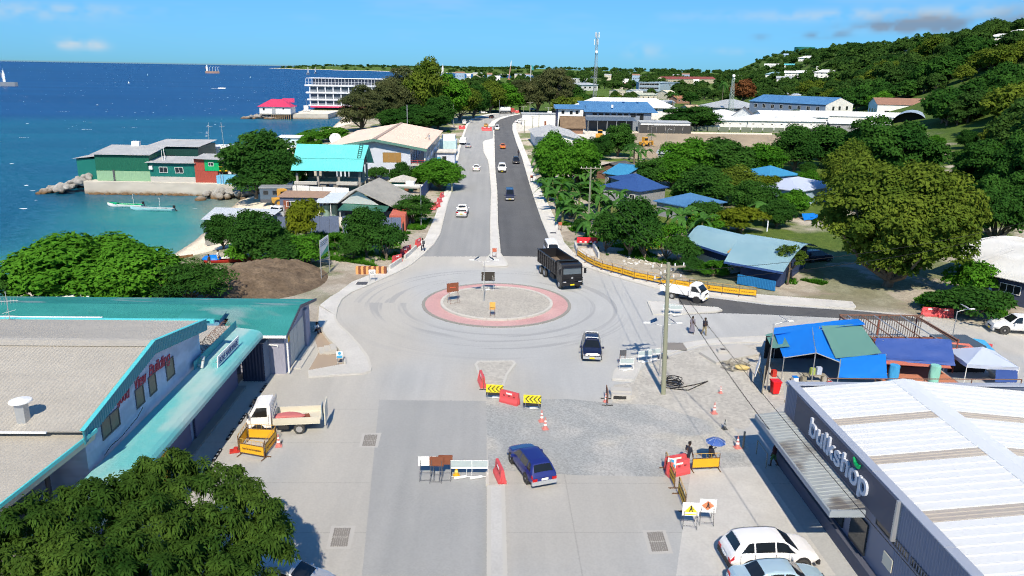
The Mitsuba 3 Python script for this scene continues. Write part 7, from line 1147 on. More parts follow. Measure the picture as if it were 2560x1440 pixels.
for i in range(7): a = np.linspace(0, math.tau, 30); m.tube(np.stack([c[0] + .15 * (i % 3) + (.75 - .03 * i) * np.cos(a), c[1] + .1 * (i % 2) + (.55 - .02 * i) * np.sin(a), .08 + .10 * i + .03 * np.cos(a + i)], 1), .035, 5)
m.tube([(c[0] + .5, c[1] - .5, .06), (c[0] + 2.2, c[1] + .3, .05), (c[0] + 3.2, c[1] + .9, .05)], .04, 5).tube([(c[0] - .2, c[1] - .6, .05), (c[0] + 1.2, c[1] - .9, .05), (c[0] + 3.0, c[1] + .7, .05)], .04, 5); one('cable_coil', m, BLACK, 'coils of black pipe at the foot of the tall utility pole', 'cable')
# solar street lights
def lamp(name, label, px, py, h, arms, z=0.0):
    c = G(px, py, z); p = Proto(); p.add('post', MB().cyl((0, 0, 0), (0, 0, h), .05, .035, 8), STEEL, 40); p.add('base', MB().box((0, 0, .02), (.25, .25, .04)), STEEL)
    for a in arms:
        d = np.array([math.cos(a), math.sin(a), 0]); e = d * 1.0 + [0, 0, h + .18]; p.add('arm', MB().cyl((0, 0, h - .05), e, .025, n=5), WHITE); k = p.add('lamp_head', MB().box(e + d * .25, (.6, .22, .06), a), WHITE)
        q = e * .75 + [0, 0, h * .25 + .25]; p.add('solar_panel', MB().box(q, (.7, .55, .03), a + 1.57, (.55, 0, 0)), SOLAR); p.add('panel_frame', MB().box(q - [0, .0, .03], (.76, .61, .02), a + 1.57, (.55, 0, 0)), WHITE)
    return p.put(name, label, 'street light', (c[0], c[1], z))
lamp('street_light', 'double armed solar street light on the roundabout island', 1210, 752, 4.2, (.1, math.pi - .1), .2); lamp('street_light', 'double armed solar street light left of the tall utility pole', 1648, 940, 4.3, (.1, math.pi - .1)); lamp('street_light', 'solar street light in front of the blue tarpaulin stall', 1916, 975, 5.4, (.15,)); lamp('street_light', 'solar street light rising behind the market stall tent', 2372, 892, 4.2, (.1,))
for x, y, t, l in ((1626, 372, 326, 'far solar street light at the near edge of the sports field, left one'), (1664, 384, 348, 'far solar street light at the near edge of the sports field, right one')): lamp('street_light', l, x, y, 7.0, (.1,))
# wheelie bin
p = Proto(); V = np.array([(x * s, y * s * 1.1, z) for z, s in ((.12, .22), (.98, .30)) for x, y in ((-1, -1), (1, -1), (1, 1), (-1, 1))]); p.add('body', MB().add(V, [[0, 1, 5, 4], [1, 2, 6, 5], [2, 3, 7, 6], [3, 0, 4, 7], [3, 2, 1, 0]]), M('bin_red', (.70, .015, .02), .4)); p.add('lid', MB().box((0, 0, 1.03), (.66, .72, .09)), 'bin_red'); p.add('handle', MB().box((0, .38, .98), (.5, .06, .06)), 'bin_red')
for sd in (1, -1): p.add('wheel', MB().cyl((sd * .24, .30, .1), (sd * .30, .30, .1), .1, n=12), BLACK)
c = G(1936, 985); p.put('wheelie_bin', 'bright red wheelie bin by the black mesh fence', 'bin', (c[0], c[1], 0), .05, 1.05)
# black mesh fence and white board next to the stall
m = MB(); a, b_ = G2(1905, 985), G2(1925, 905); p = Proto(); p.add('mesh', MB().slab((*a, .05), (*b_, .05), (*b_, 2.3), (*a, 2.0), .03), M('black_mesh', (.014, .014, .016), .8)); p.add('post', MB().cyl((*a, 0), (*a, 2.3), .05), WOOD); p.add('post', MB().cyl((*b_, 0), (*b_, 2.5), .05), WOOD); p.put('mesh_screen', 'black mesh screen on posts beside the solar street light', 'fence')
p = Proto(); p.add('board', MB().box((0, 0, 1.35), (.06, 1.7, 1.2), 0, (0, .2, 0)), SIGNW); p.add('dark_edge', MB().box((.04, 0, 1.35), (.03, 1.78, 1.28), 0, (0, .2, 0)), TRIM); p.add('prop', MB().cyl((.0, -.7, 1.4), (.6, -.7, 0), .03).cyl((.0, .7, 1.4), (.6, .7, 0), .03), WOOD); p.add('text_line', MB().box((-.12, .1, 1.75), (.02, .9, .06), 0, (0, .2, 0)), DGREY); c = G(1890, 955); p.put('leaning_board', 'white notice board with a dark edge leaning beside the black mesh screen', 'sign', (c[0], c[1], 0), -.35)
c = G(1840, 920); m = MB()
for i in range(16): a = rng.uniform(0, 3.1); L = rng.uniform(.7, 1.6); q = np.array([c[0] + rng.uniform(-1, 1), c[1] + rng.uniform(-.6, .8), .08 + .03 * i]); m.box(q, (L, rng.uniform(.06, .14), .05), a)
k = one('timber_heap', m, WOOD, 'heap of old planks and pipes left of the white leaning board', 'timber heap'); labels[k]['kind'] = 'stuff'
p = Proto(); p.add('', (rock(4, 2)[0] * [.6, .45, .25] + [0, 0, .15], rock(4, 2)[1]), M('yellow_sheet', (.62, .50, .22), .7)); c = G(1855, 925); p.put('yellow_sheet', 'crumpled yellow sheet on the plank heap', 'sheet', (c[0], c[1], .1))
# ---------------------------------------------------------------- market stall with tarpaulins
def cloth(A, B, C, D, nu=14, nv=12, sag=.18, wr=.05, seed=0):
    A, B, C, D = (np.array(q, float) for q in (A, B, C, D)); u, v = np.meshgrid(np.linspace(0, 1, nu), np.linspace(0, 1, nv)); P_ = A * ((1 - u) * (1 - v))[..., None] + B * (u * (1 - v))[..., None] + C * (u * v)[..., None] + D * ((1 - u) * v)[..., None]; w = meshkit.fbm(np.stack([u * 4 + seed, v * 4, u * 0], -1), 3, seed) - .5
    n = np.cross(B - A, D - A); n /= np.linalg.norm(n); P_ = P_ - np.array([0, 0, 1.0]) * (sag * 16 * u * (1 - u) * v * (1 - v))[..., None] * .6 + n * (w * 2 * wr)[..., None]; I = np.arange(nu * nv).reshape(nv, nu); Q = np.stack([I[:-1, :-1], I[:-1, 1:], I[1:, 1:], I[1:, :-1]], -1).reshape(-1, 4); return P_.reshape(-1, 3), Q
p = Proto()
for i, (q, mt_) in enumerate(((((23.2, 55.6, 2.0), (25.3, 54.6, 2.85), (27.3, 60.3, 3.0), (24.3, 60.6, 2.2)), TARP), (((25.3, 54.6, 2.85), (27.2, 54.5, 2.1), (29.0, 60.2, 2.6), (27.3, 60.3, 3.0)), TARP), (((27.0, 54.8, 2.3), (30.9, 55.4, 2.5), (31.6, 60.6, 3.15), (28.2, 60.6, 3.0)), TARPG), (((24.0, 60.2, 2.3), (31.8, 60.2, 3.3), (32.2, 62.4, 3.1), (25.0, 62.6, 2.1)), TARP), (((23.0, 57.6, 2.05), (24.3, 57.2, 2.35), (25.0, 61.0, 2.3), (23.8, 61.4, 1.9)), TARPG), (((27.4, 54.75, .7), (31.4, 54.9, .55), (31.2, 55.3, 2.5), (27.4, 55.0, 2.3)), TARP))):
    p.add('tarpaulin', cloth(*q, seed=i), mt_, True)
for x, y, h in ((23.3, 55.7, 2.1), (25.3, 54.7, 2.85), (27.3, 54.6, 2.3), (31.2, 55.3, 2.5), (24.4, 60.5, 2.2), (28.0, 60.4, 3.0), (31.7, 60.5, 3.1)): p.add('post', MB().cyl((x, y, 0), (x, y, h), .04, n=6), STEEL)
p.add('ridge_pole', MB().cyl((25.3, 54.6, 2.8), (27.3, 60.3, 2.95), .05, n=6), STEEL); p.add('eave_pole', MB().cyl((23.2, 55.6, 1.98), (25.3, 54.55, 2.82), .04, n=6).cyl((25.3, 54.55, 2.82), (27.2, 54.45, 2.1), .04, n=6), STEEL); p.add('back_cloth', MB().bx(23.6, 31.4, 60.6, 60.7, 0, 2.0), TRIM); p.add('counter', MB().bx(24.9, 26.6, 55.2, 55.7, .62, .70).bx(25.0, 25.1, 55.3, 55.6, 0, .62).bx(26.4, 26.5, 55.3, 55.6, 0, .62), WOOD)
p.put('market_stall', 'market stall under bright blue and faded green tarpaulins', 'stall')
for x, y, z, s, m_, l, n_ in ((24.3, 55.5, 0, (.42, .42, .40), WHITE, 'white tub with a blue lid under the stall', 'tub'), (25.6, 55.45, .70, (.35, .3, .45), M('sack_lime', (.35, .45, .12), .8), 'lime green sack on the stall counter', 'sack'), (26.1, 55.45, .70, (.4, .3, .55), TENT, 'pale sack on the stall counter', 'sack'), (26.7, 54.6, 0, (.4, .35, .35), SCREW, 'red crate on the ground beside the blue hanging tarpaulin', 'crate'), (23.0, 56.6, 0, (.35, .35, .5), SCREW, 'red fuel can at the left corner of the stall', 'can'), (24.9, 55.3, 0, (.35, .4, .5), WOOD, 'dark wooden box under the stall counter', 'box'), (23.8, 54.6, 0, (.9, .3, .18), CONC, 'pale concrete block row in front of the stall', 'block')): 
    q = Proto(); q.add('body', MB().box((x, y, z + s[2] / 2), s, .1), m_); q.add('lid', MB().box((x, y, z + s[2] + .03), (s[0] * .95, s[1] * .95, .06), .1), TARP if 'lid' in l else m_); q.put(n_, l, n_)
p = Proto(); m = MB()
for x in np.arange(31.6, 38.9, .22): m.box((x, 64.0, 1.75), (.05, .05, 2.3))
p.add('slat_rail', m, M('fence_brown', (.17, .13, .11), .8), kind='stuff'); p.add('beam', MB().bx(31.3, 39, 63.9, 64.05, 2.85, 2.95).bx(31.3, 39, 63.9, 64.05, .6, .7).bx(31.3, 31.45, 57.6, 64, 2.7, 2.85).bx(38.3, 38.45, 57.6, 64, 2.7, 2.85), RUST)
for i, x in enumerate(np.linspace(32, 38, 6)): p.add('rafter', MB().cyl((x, 64, 2.9), (x + .1, 57.6, 2.75), .05, n=5), RUST if i % 2 else STEEL)
p.add('blue_screen', cloth((31.2, 56.3, 1.75), (37.2, 55.8, 1.55), (37.7, 57.6, 2.95), (31.4, 57.8, 2.95), 22, 10, .1, .12, 9), TARPD, True); p.add('lower_edge', cloth((31.2, 56.2, 1.6), (37.2, 55.7, 1.35), (37.2, 55.85, 1.65), (31.2, 56.35, 1.8), 22, 4, .0, .1, 4), TARPD, True)
for x, y in ((31.4, 57.6), (38.3, 57.6), (31.4, 64), (38.4, 64), (35, 64)): p.add('post', MB().cyl((x, y, 0), (x, y, 2.95), .06, n=6), M('post_red', (.25, .07, .05), .8) if 'post_red' not in scene else 'post_red')
p.add('fascia', MB().slab((31.3, 55.9, 1.45), (36.8, 55.5, 1.25), (36.8, 55.9, 1.45), (31.3, 56.3, 1.65), .05), M('terracotta_paint', (.45, .14, .10), .7)); p.add('inner_wall', MB().bx(31.6, 37.6, 58.6, 58.8, 0, 2.7), M('stall_brown', (.20, .08, .05), .8)); p.add('floor', MB().bx(31.2, 37.4, 55.2, 58.6, 0, .12), M('terracotta_floor', (.48, .20, .13), .8)); p.add('shelf', MB().bx(33.0, 34.0, 58.4, 58.55, .7, 1.5), WHITE)
p.put('market_stall', 'open slatted stall frame with a dark blue tarpaulin screen and terracotta floor', 'stall')
for x, m_, l in ((32.1, M('roll_blue', (.05, .33, .68), .45), 'upright blue wrapped column at the front of the slatted stall'), (35.4, M('roll_mint', (.25, .58, .50), .5), 'upright mint green wrapped column at the front of the slatted stall')):
    q = Proto(); a = np.linspace(0, math.tau, 21)[:-1]; zz = np.linspace(0, 1.55, 9); V = np.array([[(x + (.42 + .03 * math.sin(5 * t + z * 3) - .05 * abs(z - .8)) * math.cos(t), 55.35 + (.36 + .03 * math.cos(4 * t + z * 5)) * math.sin(t), z) for t in a] for z in zz]); I = np.arange(9 * 20).reshape(9, 20); J = np.roll(I, -1, 1); q.add('wrap', MB().add(V.reshape(-1, 3), np.stack([I[:-1], J[:-1], J[1:], I[1:]], -1).reshape(-1, 4)), m_, True); q.add('top', MB().cyl((x, 55.35, 1.5), (x, 55.35, 1.56), .38, .36, 20), m_); q.put('wrapped_column', l, 'column')
p = Proto(); tx, ty = 39.6, 56.4; pk = (tx, ty, 2.75); cs = [(tx - 2.0, ty - 1.5, 1.85), (tx + 1.9, ty - 1.9, 1.75), (tx + 2.1, ty + 1.6, 1.85), (tx - 1.8, ty + 1.6, 1.9)]
for i in range(4): A, B = cs[i], cs[(i + 1) % 4]; p.add('canopy_panel', cloth(A, B, pk, pk, 10, 8, .05, .03, i), TENT, True); p.add('valance', cloth((A[0], A[1], A[2] - .32), (B[0], B[1], B[2] - .32), B, A, 12, 3, 0, .05, i), TENT, True); p.add('leg', MB().cyl((A[0], A[1], 0), A, .035, n=6), WHITE)
p.add('hanging_cloth', cloth((tx + .2, ty - 1.9, .5), (tx + 1.9, ty - 2.0, .5), (tx + 1.9, ty - 1.9, 1.5), (tx + .2, ty - 1.75, 1.5), 10, 5, 0, .06, 3), TARPD, True); p.add('dark_inside', MB().bx(tx - 1.6, tx + 1.5, ty + 1.3, ty + 1.4, 0, 1.7), TRIM); p.put('canopy_tent', 'pale blue peaked canopy tent at the right end of the stalls', 'tent')
p = Proto(); p.add('frame', MB().bx(38.7, 41.9, 59.2, 62.2, 0, 1.75), M('slate_net', (.06, .09, .13), .8)); p.add('red_roof', cloth((38.6, 58.6, 1.5), (40.6, 58.2, 1.6), (40.6, 59.6, 1.85), (38.6, 60, 1.8), seed=6), M('coral_sheet', (.60, .18, .13), .6), True); p.add('blue_tarp', cloth((41.6, 58.5, .6), (43.4, 58.2, .5), (43.0, 61.2, 1.6), (41.8, 61.4, 1.75), seed=8), M('tarp_sky', (.06, .33, .62), .5), True); p.put('shade_shelter', 'dark netted shelter with coral and sky blue sheets behind the tent', 'shelter')
c = G(2500, 945); p = Proto(); p.add('slab', MB().box((0, 0, .5), (1.8, 1.1, .1), .1), CONC); p.add('block', MB().box((-.5, 0, .22), (.3, .9, .44), .1), CONC); p.add('block', MB().box((.5, .1, .22), (.3, .9, .44), .1), CONC); p.put('concrete_bench', 'low concrete slab on blocks right of the canopy tent', 'slab', (c[0], c[1], 0))
c = G(2470, 902); p = Proto(); p.add('', (rock(5, 2)[0] * [1.0, .5, .2] + [0, 0, .12], rock(5, 2)[1]), ORANGE); p.put('orange_net', 'crumpled orange plastic lying beside the orange cone', 'plastic sheet', (c[0], c[1], 0))
m = MB()
for i in range(60): q = G(rng.uniform(1560, 1640), rng.uniform(632, 662)); m.box((q[0], q[1], .04), (rng.uniform(.1, .4), rng.uniform(.1, .3), .05), rng.uniform(0, 3))
k = one('litter', m, SIGNW, 'scattered pale litter on the verge below the large bushy tree', 'litter'); labels[k]['kind'] = 'stuff'
# ---------------------------------------------------------------- people
import manifold3d as m3
def _ball(c, r, n=10): return m3.Manifold.sphere(r, n).translate([float(v) for v in c])
def _bone(a, b, ra, rb, n=10): return m3.Manifold.batch_hull([_ball(a, ra, n), _ball(b, rb, n)])
def _sm(parts, it=3):
    m = m3.Manifold.batch_boolean(parts, m3.OpType.Add).refine_to_length(.05).to_mesh(); t = trimesh.Trimesh(m.vert_properties[:, :3], m.tri_verts, process=True); trimesh.smoothing.filter_taubin(t, iterations=it); return np.array(t.vertices), np.array(t.faces)
def _rx(p, a):  # turn about y: positive a swings a hanging limb forward (+x)
    return np.array([math.sin(a), 0, -math.cos(a)]) * p
def person(name, label, loc, rz, shirt, legs, pose='stand', skirt=False, sc=1.0, extra=None, shorts=False, arms=((.15, .2), (.1, .25)), stride=.0, lean=.0):
    p = Proto(); sit = pose == 'sit'; hz = .22 if sit else .86
    hip = np.array([0, 0, hz]); up = np.array([math.sin(lean), 0, math.cos(lean)]); chest = hip + up * .36; neck = hip + up * .54; head = neck + up * .17 + np.array([.03, 0, 0]); B, S, Tr = [], [], []
    B += [_bone(hip, chest, .12, .14), _bone(chest, neck, .13, .06), _bone(neck, head, .055, .075), _bone(head + [0, 0, -.02], head + [.0, 0, .05], .092, .098), _bone(head + [.09, 0, -.005], head + [.112, 0, -.03], .014, .018, 6)]
    for sd in (1, -1): B.append(_ball(head + [-.01, sd * .10, 0], .022, 6))
    S += [_bone(hip + [0, .07, .02], chest + [0, .11, .06], .125, .115), _bone(hip + [0, -.07, .02], chest + [0, -.11, .06], .125, .115), _bone(chest, neck - up * .04, .12, .085)]
    for sd, (sa, el), st in ((1, arms[0], stride), (-1, arms[1], -stride)):
        sh = neck - up * .06 + np.array([0, sd * .18, 0]); e = sh + _rx(.27, sa) + [0, sd * .05, 0]; w = e + _rx(.24, sa + el) + [0, -sd * .01, 0]; d = (w - e) / np.linalg.norm(w - e); B += [_bone(sh, e, .055, .042), _bone(e, w, .042, .028), _bone(w, w + d * .08, .03, .036)]
        for k, (o, l) in enumerate(((-.03, .065), (-.01, .08), (.01, .085), (.03, .075))): q = w + d * .08 + np.array([0, 0, 0]) + np.cross(d, [0, 1.0, 0]) * o; B += [_bone(q, q + d * l * .6 + [.005, -sd * .008, 0], .0095, .009, 6), _bone(q + d * l * .6 + [.005, -sd * .008, 0], q + d * l + [.012, -sd * .02, 0], .009, .008, 6)]
        q = w + d * .03 + np.cross(d, [0, 1.0, 0]) * -.03; B.append(_bone(q, q + d * .05 + np.cross(d, [0, 1.0, 0]) * -.03, .011, .009, 6)); S.append(_bone(sh, sh + (e - sh) * .75, .075, .065))
        h = hip + [0, sd * .09, 0]
        if sit: k = h + np.array([.36, sd * .08, .22]); a = k + np.array([.10, 0, -.38])
        else: k = h + _rx(.41, st + .05); a = k + _rx(.41, st - .12 - abs(st) * .5)
        a[2] = max(a[2], .05); B += [_bone(h, k, .085, .058), _bone(k, a, .056, .038), _bone(a + [-.04, 0, -.02], a + [.14, 0, -.03], .035, .028)]
        Tr += [_bone(h, k, .10, .075)] + ([] if shorts else [_bone(k, a + [0, 0, .05], .073, .062)])
    Tr.append(_bone(hip + [0, .05, 0], hip + [0, -.05, 0], .13, .13))
    if skirt: Tr = [_bone(hip + [0, .04, 0], hip + [0, -.04, 0], .14, .14), m3.Manifold.cylinder(.62, .30, .15, 14).translate([0, 0, hz - .62])]
    p.add('body', _sm(B), SKIN, True); p.add('shirt', _sm(S, 2), shirt, True); p.add('skirt' if skirt else 'trousers', _sm(Tr, 2), legs, True); p.add('hair', _sm([_bone(head + [-.03, 0, .04], head + [.01, 0, .075], .102, .095)], 1), HAIR, True)
    for sd in (1, -1): p.add('eye', MB().box(head + [.092, sd * .036, .02], (.012, .022, .012)), BLACK)
    p.add('mouth', MB().box(head + [.094, 0, -.055], (.01, .045, .010)), M('lip', (.07, .025, .022), .6) if 'lip' not in scene else 'lip')
    if extra: extra(p, hip, neck, head)
    return p.put(name, label, 'person', loc, rz, sc)
GW, KH, GD_ = M('patterned_grey', (.20, .19, .24), .9), M('khaki_cloth', (.30, .25, .15), .9), M('green_shorts', (.05, .14, .05), .9)
c = G(1057, 627, .13); person('person', 'person in white shirt with a dark backpack walking on the left pavement', (c[0], c[1], .13), 2.2, WHITE, DENIM, stride=.32, extra=lambda p, h, n, hd: p.add('backpack', MB().box((-.22, 0, 1.18), (.2, .32, .45)), DGREY))
c = G(789, 832); person('person', 'person in a white and navy top sitting on the ground beside the lilac wall', (c[0], c[1], .02), -.5, WHITE, DENIM, 'sit', arms=((.7, .9), (.7, .9)), lean=.25)
c = G(1729, 834); person('person', 'person in a patterned grey dress walking on the side road', (c[0], c[1], .02), -1.4, GW, GW, skirt=True, stride=.2); c = G(1760, 838); person('person', 'person in a black shirt and khaki trousers walking on the side road', (c[0], c[1], .02), -1.2, DENIM, KH, stride=.25, arms=((.2, .3), (.5, 1.2)))
c = G(1716, 1168); person('person', 'person in a dark sports vest and shorts standing behind the red barrier', (c[0], c[1], .02), .6, DENIM, DENIM, shorts=True, arms=((.6, .5), (.2, .2)), stride=.12, lean=.15, extra=lambda p, h, n, hd: wall_text(p, 'jersey_number', '13', .2, SIGNW, (h + [-.175, .1, .14]), (0, -1, 0), (0, 0, 1), .01, True, 0, .2))
def brolly(p, h, n, hd):
    t = np.linspace(0, math.tau, 9)[:-1]; r_ = np.linspace(0, 1, 5); V = np.array([[(.25 + .62 * q * math.cos(a), .62 * q * math.sin(a), 2.0 - .26 * q ** 2) for a in t] for q in r_]).reshape(-1, 3); I = np.arange(40).reshape(5, 8); J = np.roll(I, -1, 1); Q = np.stack([I[:-1], I[1:], J[1:], J[:-1]], -1).reshape(-1, 4)
    UB = M('umbrella_blue', (.06, .13, .42), .45); p.add('umbrella', MB().add(V, Q).add(V - [0, 0, .01], Q[:, ::-1]), UB); p.add('umbrella__shaft', MB().cyl((.25, 0, 1.0), (.25, 0, 2.08), .012, n=6), STEEL); [p.add('umbrella__rib', MB().tube([V[8 * i + k] + [0, 0, .006] for i in range(5)], .006, 4), STEEL) for k in range(8)]
c = G(1774, 1170); person('person', 'person in dark clothes holding a blue umbrella behind the yellow barrier', (c[0], c[1], .02), .2, DENIM, KH, arms=((.3, 1.7), (.3, .3)), extra=brolly)
c = G(1932, 1165); person('person', 'person in a dark shirt and green shorts in the shade of the shop awning', (c[0], c[1], .02), 2.6, M('maroon_shirt', (.06, .02, .03), .9), GD_, shorts=True, stride=.25); c = G(440, 1165); person('person', 'person in a pink top under the turquoise canopy', (c[0] - .6, c[1], .16), -.4, M('pink_top', (.45, .22, .22), .8), DENIM)
c = G(525, 672, -.2); person('person', 'person without shirt walking on the sand near the red boat', (c[0], c[1], -.1), 2.9, SKIN, KH, shorts=True, stride=.25); c = G(547, 660, -.2); person('person', 'person in a white top standing behind the blue sheet by the red boat', (c[0], c[1], -.1), 0, WHITE, KH); c = G(1296, 389, .1); person('person', 'person in dark clothes at the right kerb behind the black car', (c[0], c[1], .1), UPR, DENIM, DENIM, stride=.2)
# ---------------------------------------------------------------- grass and weeds
rg = np.random.default_rng(21); m = MB(); pts_ = []
for poly, n_ in (([(1005, 592), (1062, 572), (1082, 540), (1062, 520), (1040, 540), (1010, 565)], 900), ([(800, 640), (900, 650), (945, 668), (900, 660), (830, 650)], 500), ([(780, 560), (1000, 600), (1000, 660), (850, 655), (770, 640)], 1300), ([(1395, 555), (1440, 585), (1520, 640), (1500, 600), (1430, 560)], 900), ([(1440, 600), (1600, 650), (1900, 700), (1990, 712), (1990, 700), (1700, 660), (1500, 590)], 1500), ([(2300, 770), (2520, 800), (2520, 770), (2380, 745)], 600), ([(2000, 700), (2080, 720), (2060, 705)], 200), ([(1100, 372), (1128, 330), (1120, 325), (1095, 360)], 300), ([(740, 345), (860, 348), (860, 322), (800, 318), (745, 335)], 900), ([(680, 715), (720, 720), (735, 705), (690, 705)], 60)):
    P_ = Polygon(GL(poly)).buffer(0); b_ = P_.bounds; k = 0
    while k < n_:
        x, y = rg.uniform(b_[0], b_[2]), rg.uniform(b_[1], b_[3])
        if P_.contains(Point(x, y)) and meshkit.noise(np.array([x / 2.2, y / 2.2, 0])) > .40: pts_.append((x, y)); k += 1
        elif rg.random() < .002: k += 1
pts_ = np.array(pts_); n_ = len(pts_); s = rg.uniform(.12, .42, n_) * (1 + pts_[:, 1] / 400); V, F_ = [], []
for j in range(6):
    a = rg.uniform(0, math.tau, n_); d = np.stack([np.cos(a), np.sin(a)], 1); o = pts_ + d * .1; w = np.stack([-d[:, 1], d[:, 0]], 1) * (s * .16)[:, None]; t_ = o + d * (s * rg.uniform(.3, .9, n_))[:, None]; V.append(np.stack([np.c_[o - w, np.zeros(n_)], np.c_[o + w, np.zeros(n_)], np.c_[t_, s * rg.uniform(.5, 1.1, n_)]], 1).reshape(-1, 3)); F_.append(np.arange(n_ * 3).reshape(-1, 3) + j * n_ * 3)
scene['grass'] = mikit.ply((np.vstack(V), np.vstack(F_)), "leaf_bright"); labels['grass'] = {'kind': 'stuff', 'label': 'grass and weeds growing on the verges', 'category': 'grass'}
# ---------------------------------------------------------------- trees and plants
BARK = MP('bark', lambda p, n, uv: mix((.12, .09, .065), (.24, .20, .16), fbm(p.x * 4, p.y * 4, p.z, 3)), .95, .1)
LM = leafmat('leaf_mango', (.016, .055, .010), (.10, .175, .030), .4, 2.6, .38); LB = leafmat('leaf_bright', (0.034, 0.132, 0.012), (0.116, 0.310, 0.028), .45, 5); LD = leafmat('leaf_dark', (0.017, 0.065, 0.014), (0.062, 0.163, 0.026), .35, 6)
LO = leafmat('leaf_olive', (0.054, 0.109, 0.016), (0.194, 0.256, 0.034), .45, 4); LC = leafmat('leaf_casuarina', (.055, .085, .035), (.17, .18, .075), .35, 7); LBN = leafmat('leaf_banana', (0.039, 0.132, 0.031), (0.109, 0.264, 0.054), .5, 5, .35)
LH = leafmat('leaf_hill', (.016, .058, .016), (.085, .165, .032), .4, 14); LY = leafmat('leaf_yellowish', (.05, .10, .010), (.20, .24, .02), .45, 4); LR = leafmat('leaf_rust', (.12, .045, .02), (.26, .12, .05), .4, 4); LDRY = leafmat('leaf_dry', (.22, .15, .09), (.40, .29, .19), .4, 2); FLW = M('yellow_flower', (.75, .55, .02), .7)
def leaf_quads(P, N, L, W, rg, fold=0.0, axis=None):
    """one small leaf (two or four triangles) at each point, lying across its normal"""
    n = len(P); N = N / (np.linalg.norm(N, axis=1, keepdims=True) + 1e-9)
    A = rg.normal(size=(n, 3)) if axis is None else axis
    A = A - N * (A * N).sum(1, keepdims=True); A /= np.linalg.norm(A, axis=1, keepdims=True) + 1e-9; B = np.cross(N, A)
    l = L * rg.uniform(.7, 1.3, (n, 1)); w = W * rg.uniform(.7, 1.3, (n, 1))
    V = np.stack([P - A * l * .5, P + B * w * .5 - N * fold * w, P + A * l * .5, P - B * w * .5 - N * fold * w], 1).reshape(-1, 3)
    i = np.arange(n)[:, None] * 4
    return V, np.vstack([i + [0, 1, 2], i + [0, 2, 3]])
def tree_parts(seed, R, H, th, ncl, nl, L, W, flat=.8, low=-.85, rc=(.26, .40), droop=0.0, cone=0.0, shell=.5, limbs=7):
    rg = np.random.default_rng(seed); Hc = (H - th) / 2; cz = th + Hc; C = []
    while len(C) < ncl:
        d = rg.normal(size=3); d /= np.linalg.norm(d)
        if d[2] < low: continue
        r_ = rg.uniform(shell, 1.0) ** .7 * (.72 + .52 * meshkit.noise(d * 1.6 + seed)); k = 1 - cone * (d[2] * r_ * .5 + .5)
        C.append((d[0] * R * r_ * .8 * k, d[1] * R * r_ * .8 * k, cz + d[2] * Hc * r_ * .82))
    C = np.array(C); C[:, 2] += R * .18 * (meshkit.noise(C * .6 + seed) - .5); Rc = R * rg.uniform(*rc, len(C)); V, F_, n = [], [], 0
    for c, r_ in zip(C, Rc):
        d = rg.normal(size=(nl, 3)); d /= np.linalg.norm(d, axis=1, keepdims=True); d[:, 2] = np.where(d[:, 2] < -.3, -d[:, 2] * .6, d[:, 2]); s = r_ * rg.uniform(.72, 1.06, (nl, 1))
        P = c + d * s * np.array([1, 1, flat]); N = d * .8 + np.array([0, 0, .55]) + rg.normal(size=(nl, 3)) * .45
        v, f = leaf_quads(P, N, L, W, rg, .15, None if not droop else (np.array([0, 0, -1.0]) + rg.normal(size=(nl, 3)) * (1 - droop)))
        V.append(v); F_.append(f + n); n += len(v)
    t = MB(); top = th + Hc * .5; t.cyl((0, 0, -.3), (R * .04, 0, th), R * .075, R * .055, 8).cyl((R * .04, 0, th), (0, 0, top), R * .055, R * .02, 6)
    for i in rg.permutation(len(C))[:limbs]:
        a = np.array([R * .03, 0, th * rg.uniform(.75, 1.05)]); m_ = (a + C[i]) / 2 + [0, 0, -.1 * R]; t.cyl(a, m_, R * .035, R * .022, 5, False).cyl(m_, C[i], R * .022, R * .008, 5, False)
    return (np.vstack(V), np.vstack(F_)), t
PT = {}
def tproto(name, R, H, leaf, trunk=True, flowers=None, **k):
    cr, tr = tree_parts(hash_(name), R, H, **k); g = {'type': 'shapegroup'}
    if trunk: g['trunk'] = mikit.ply(tr.mesh(), 'bark', smooth=40)
    g['crown'] = mikit.ply(cr, leaf)
    if flowers:
        rg = np.random.default_rng(5); i = rg.integers(0, len(cr[0]) // 4, flowers) * 4; P = cr[0][i] * np.array([1.03, 1.03, 1.02]); g['flowers'] = mikit.ply(leaf_quads(P, np.array([0, -.6, .8]) + rg.normal(size=(flowers, 3)) * .4, .26, .22, rg), 'yellow_flower')
    scene['group_' + name] = g; PT[name] = (R, H)
def hash_(s): return sum(ord(c) * (i + 3) for i, c in enumerate(s)) % 9973
tproto('broad_a', 4.2, 7.5, LB, th=.5, ncl=74, nl=190, L=.46, W=.26); tproto('broad_b', 4.2, 7.0, LD, th=.5, ncl=74, nl=190, L=.44, W=.25); tproto('broad_c', 4.4, 7.2, LO, th=.5, ncl=70, nl=190, L=.44, W=.25)
tproto('olive_big', 9.0, 14.5, LO, th=.8, ncl=230, nl=260, L=.52, W=.30, rc=(.13, .24), low=-.9, shell=.55, limbs=16, flat=.75); tproto('dome_dark', 8.0, 11, LD, th=.8, ncl=170, nl=220, L=.52, W=.30, rc=(.14, .22), limbs=12)
tproto('feather', 4.2, 5.6, LD, th=.7, ncl=56, nl=170, L=.5, W=.13, flat=.35, rc=(.26, .42)); tproto('shrub_a', 2.2, 2.8, LB, th=.2, ncl=30, nl=130, L=.30, W=.17, low=-.6); tproto('shrub_b', 2.2, 2.8, LD, th=.2, ncl=30, nl=130, L=.30, W=.17, low=-.6); tproto('shrub_y', 2.2, 3.0, LY, th=.2, ncl=30, nl=130, L=.32, W=.18, low=-.6)
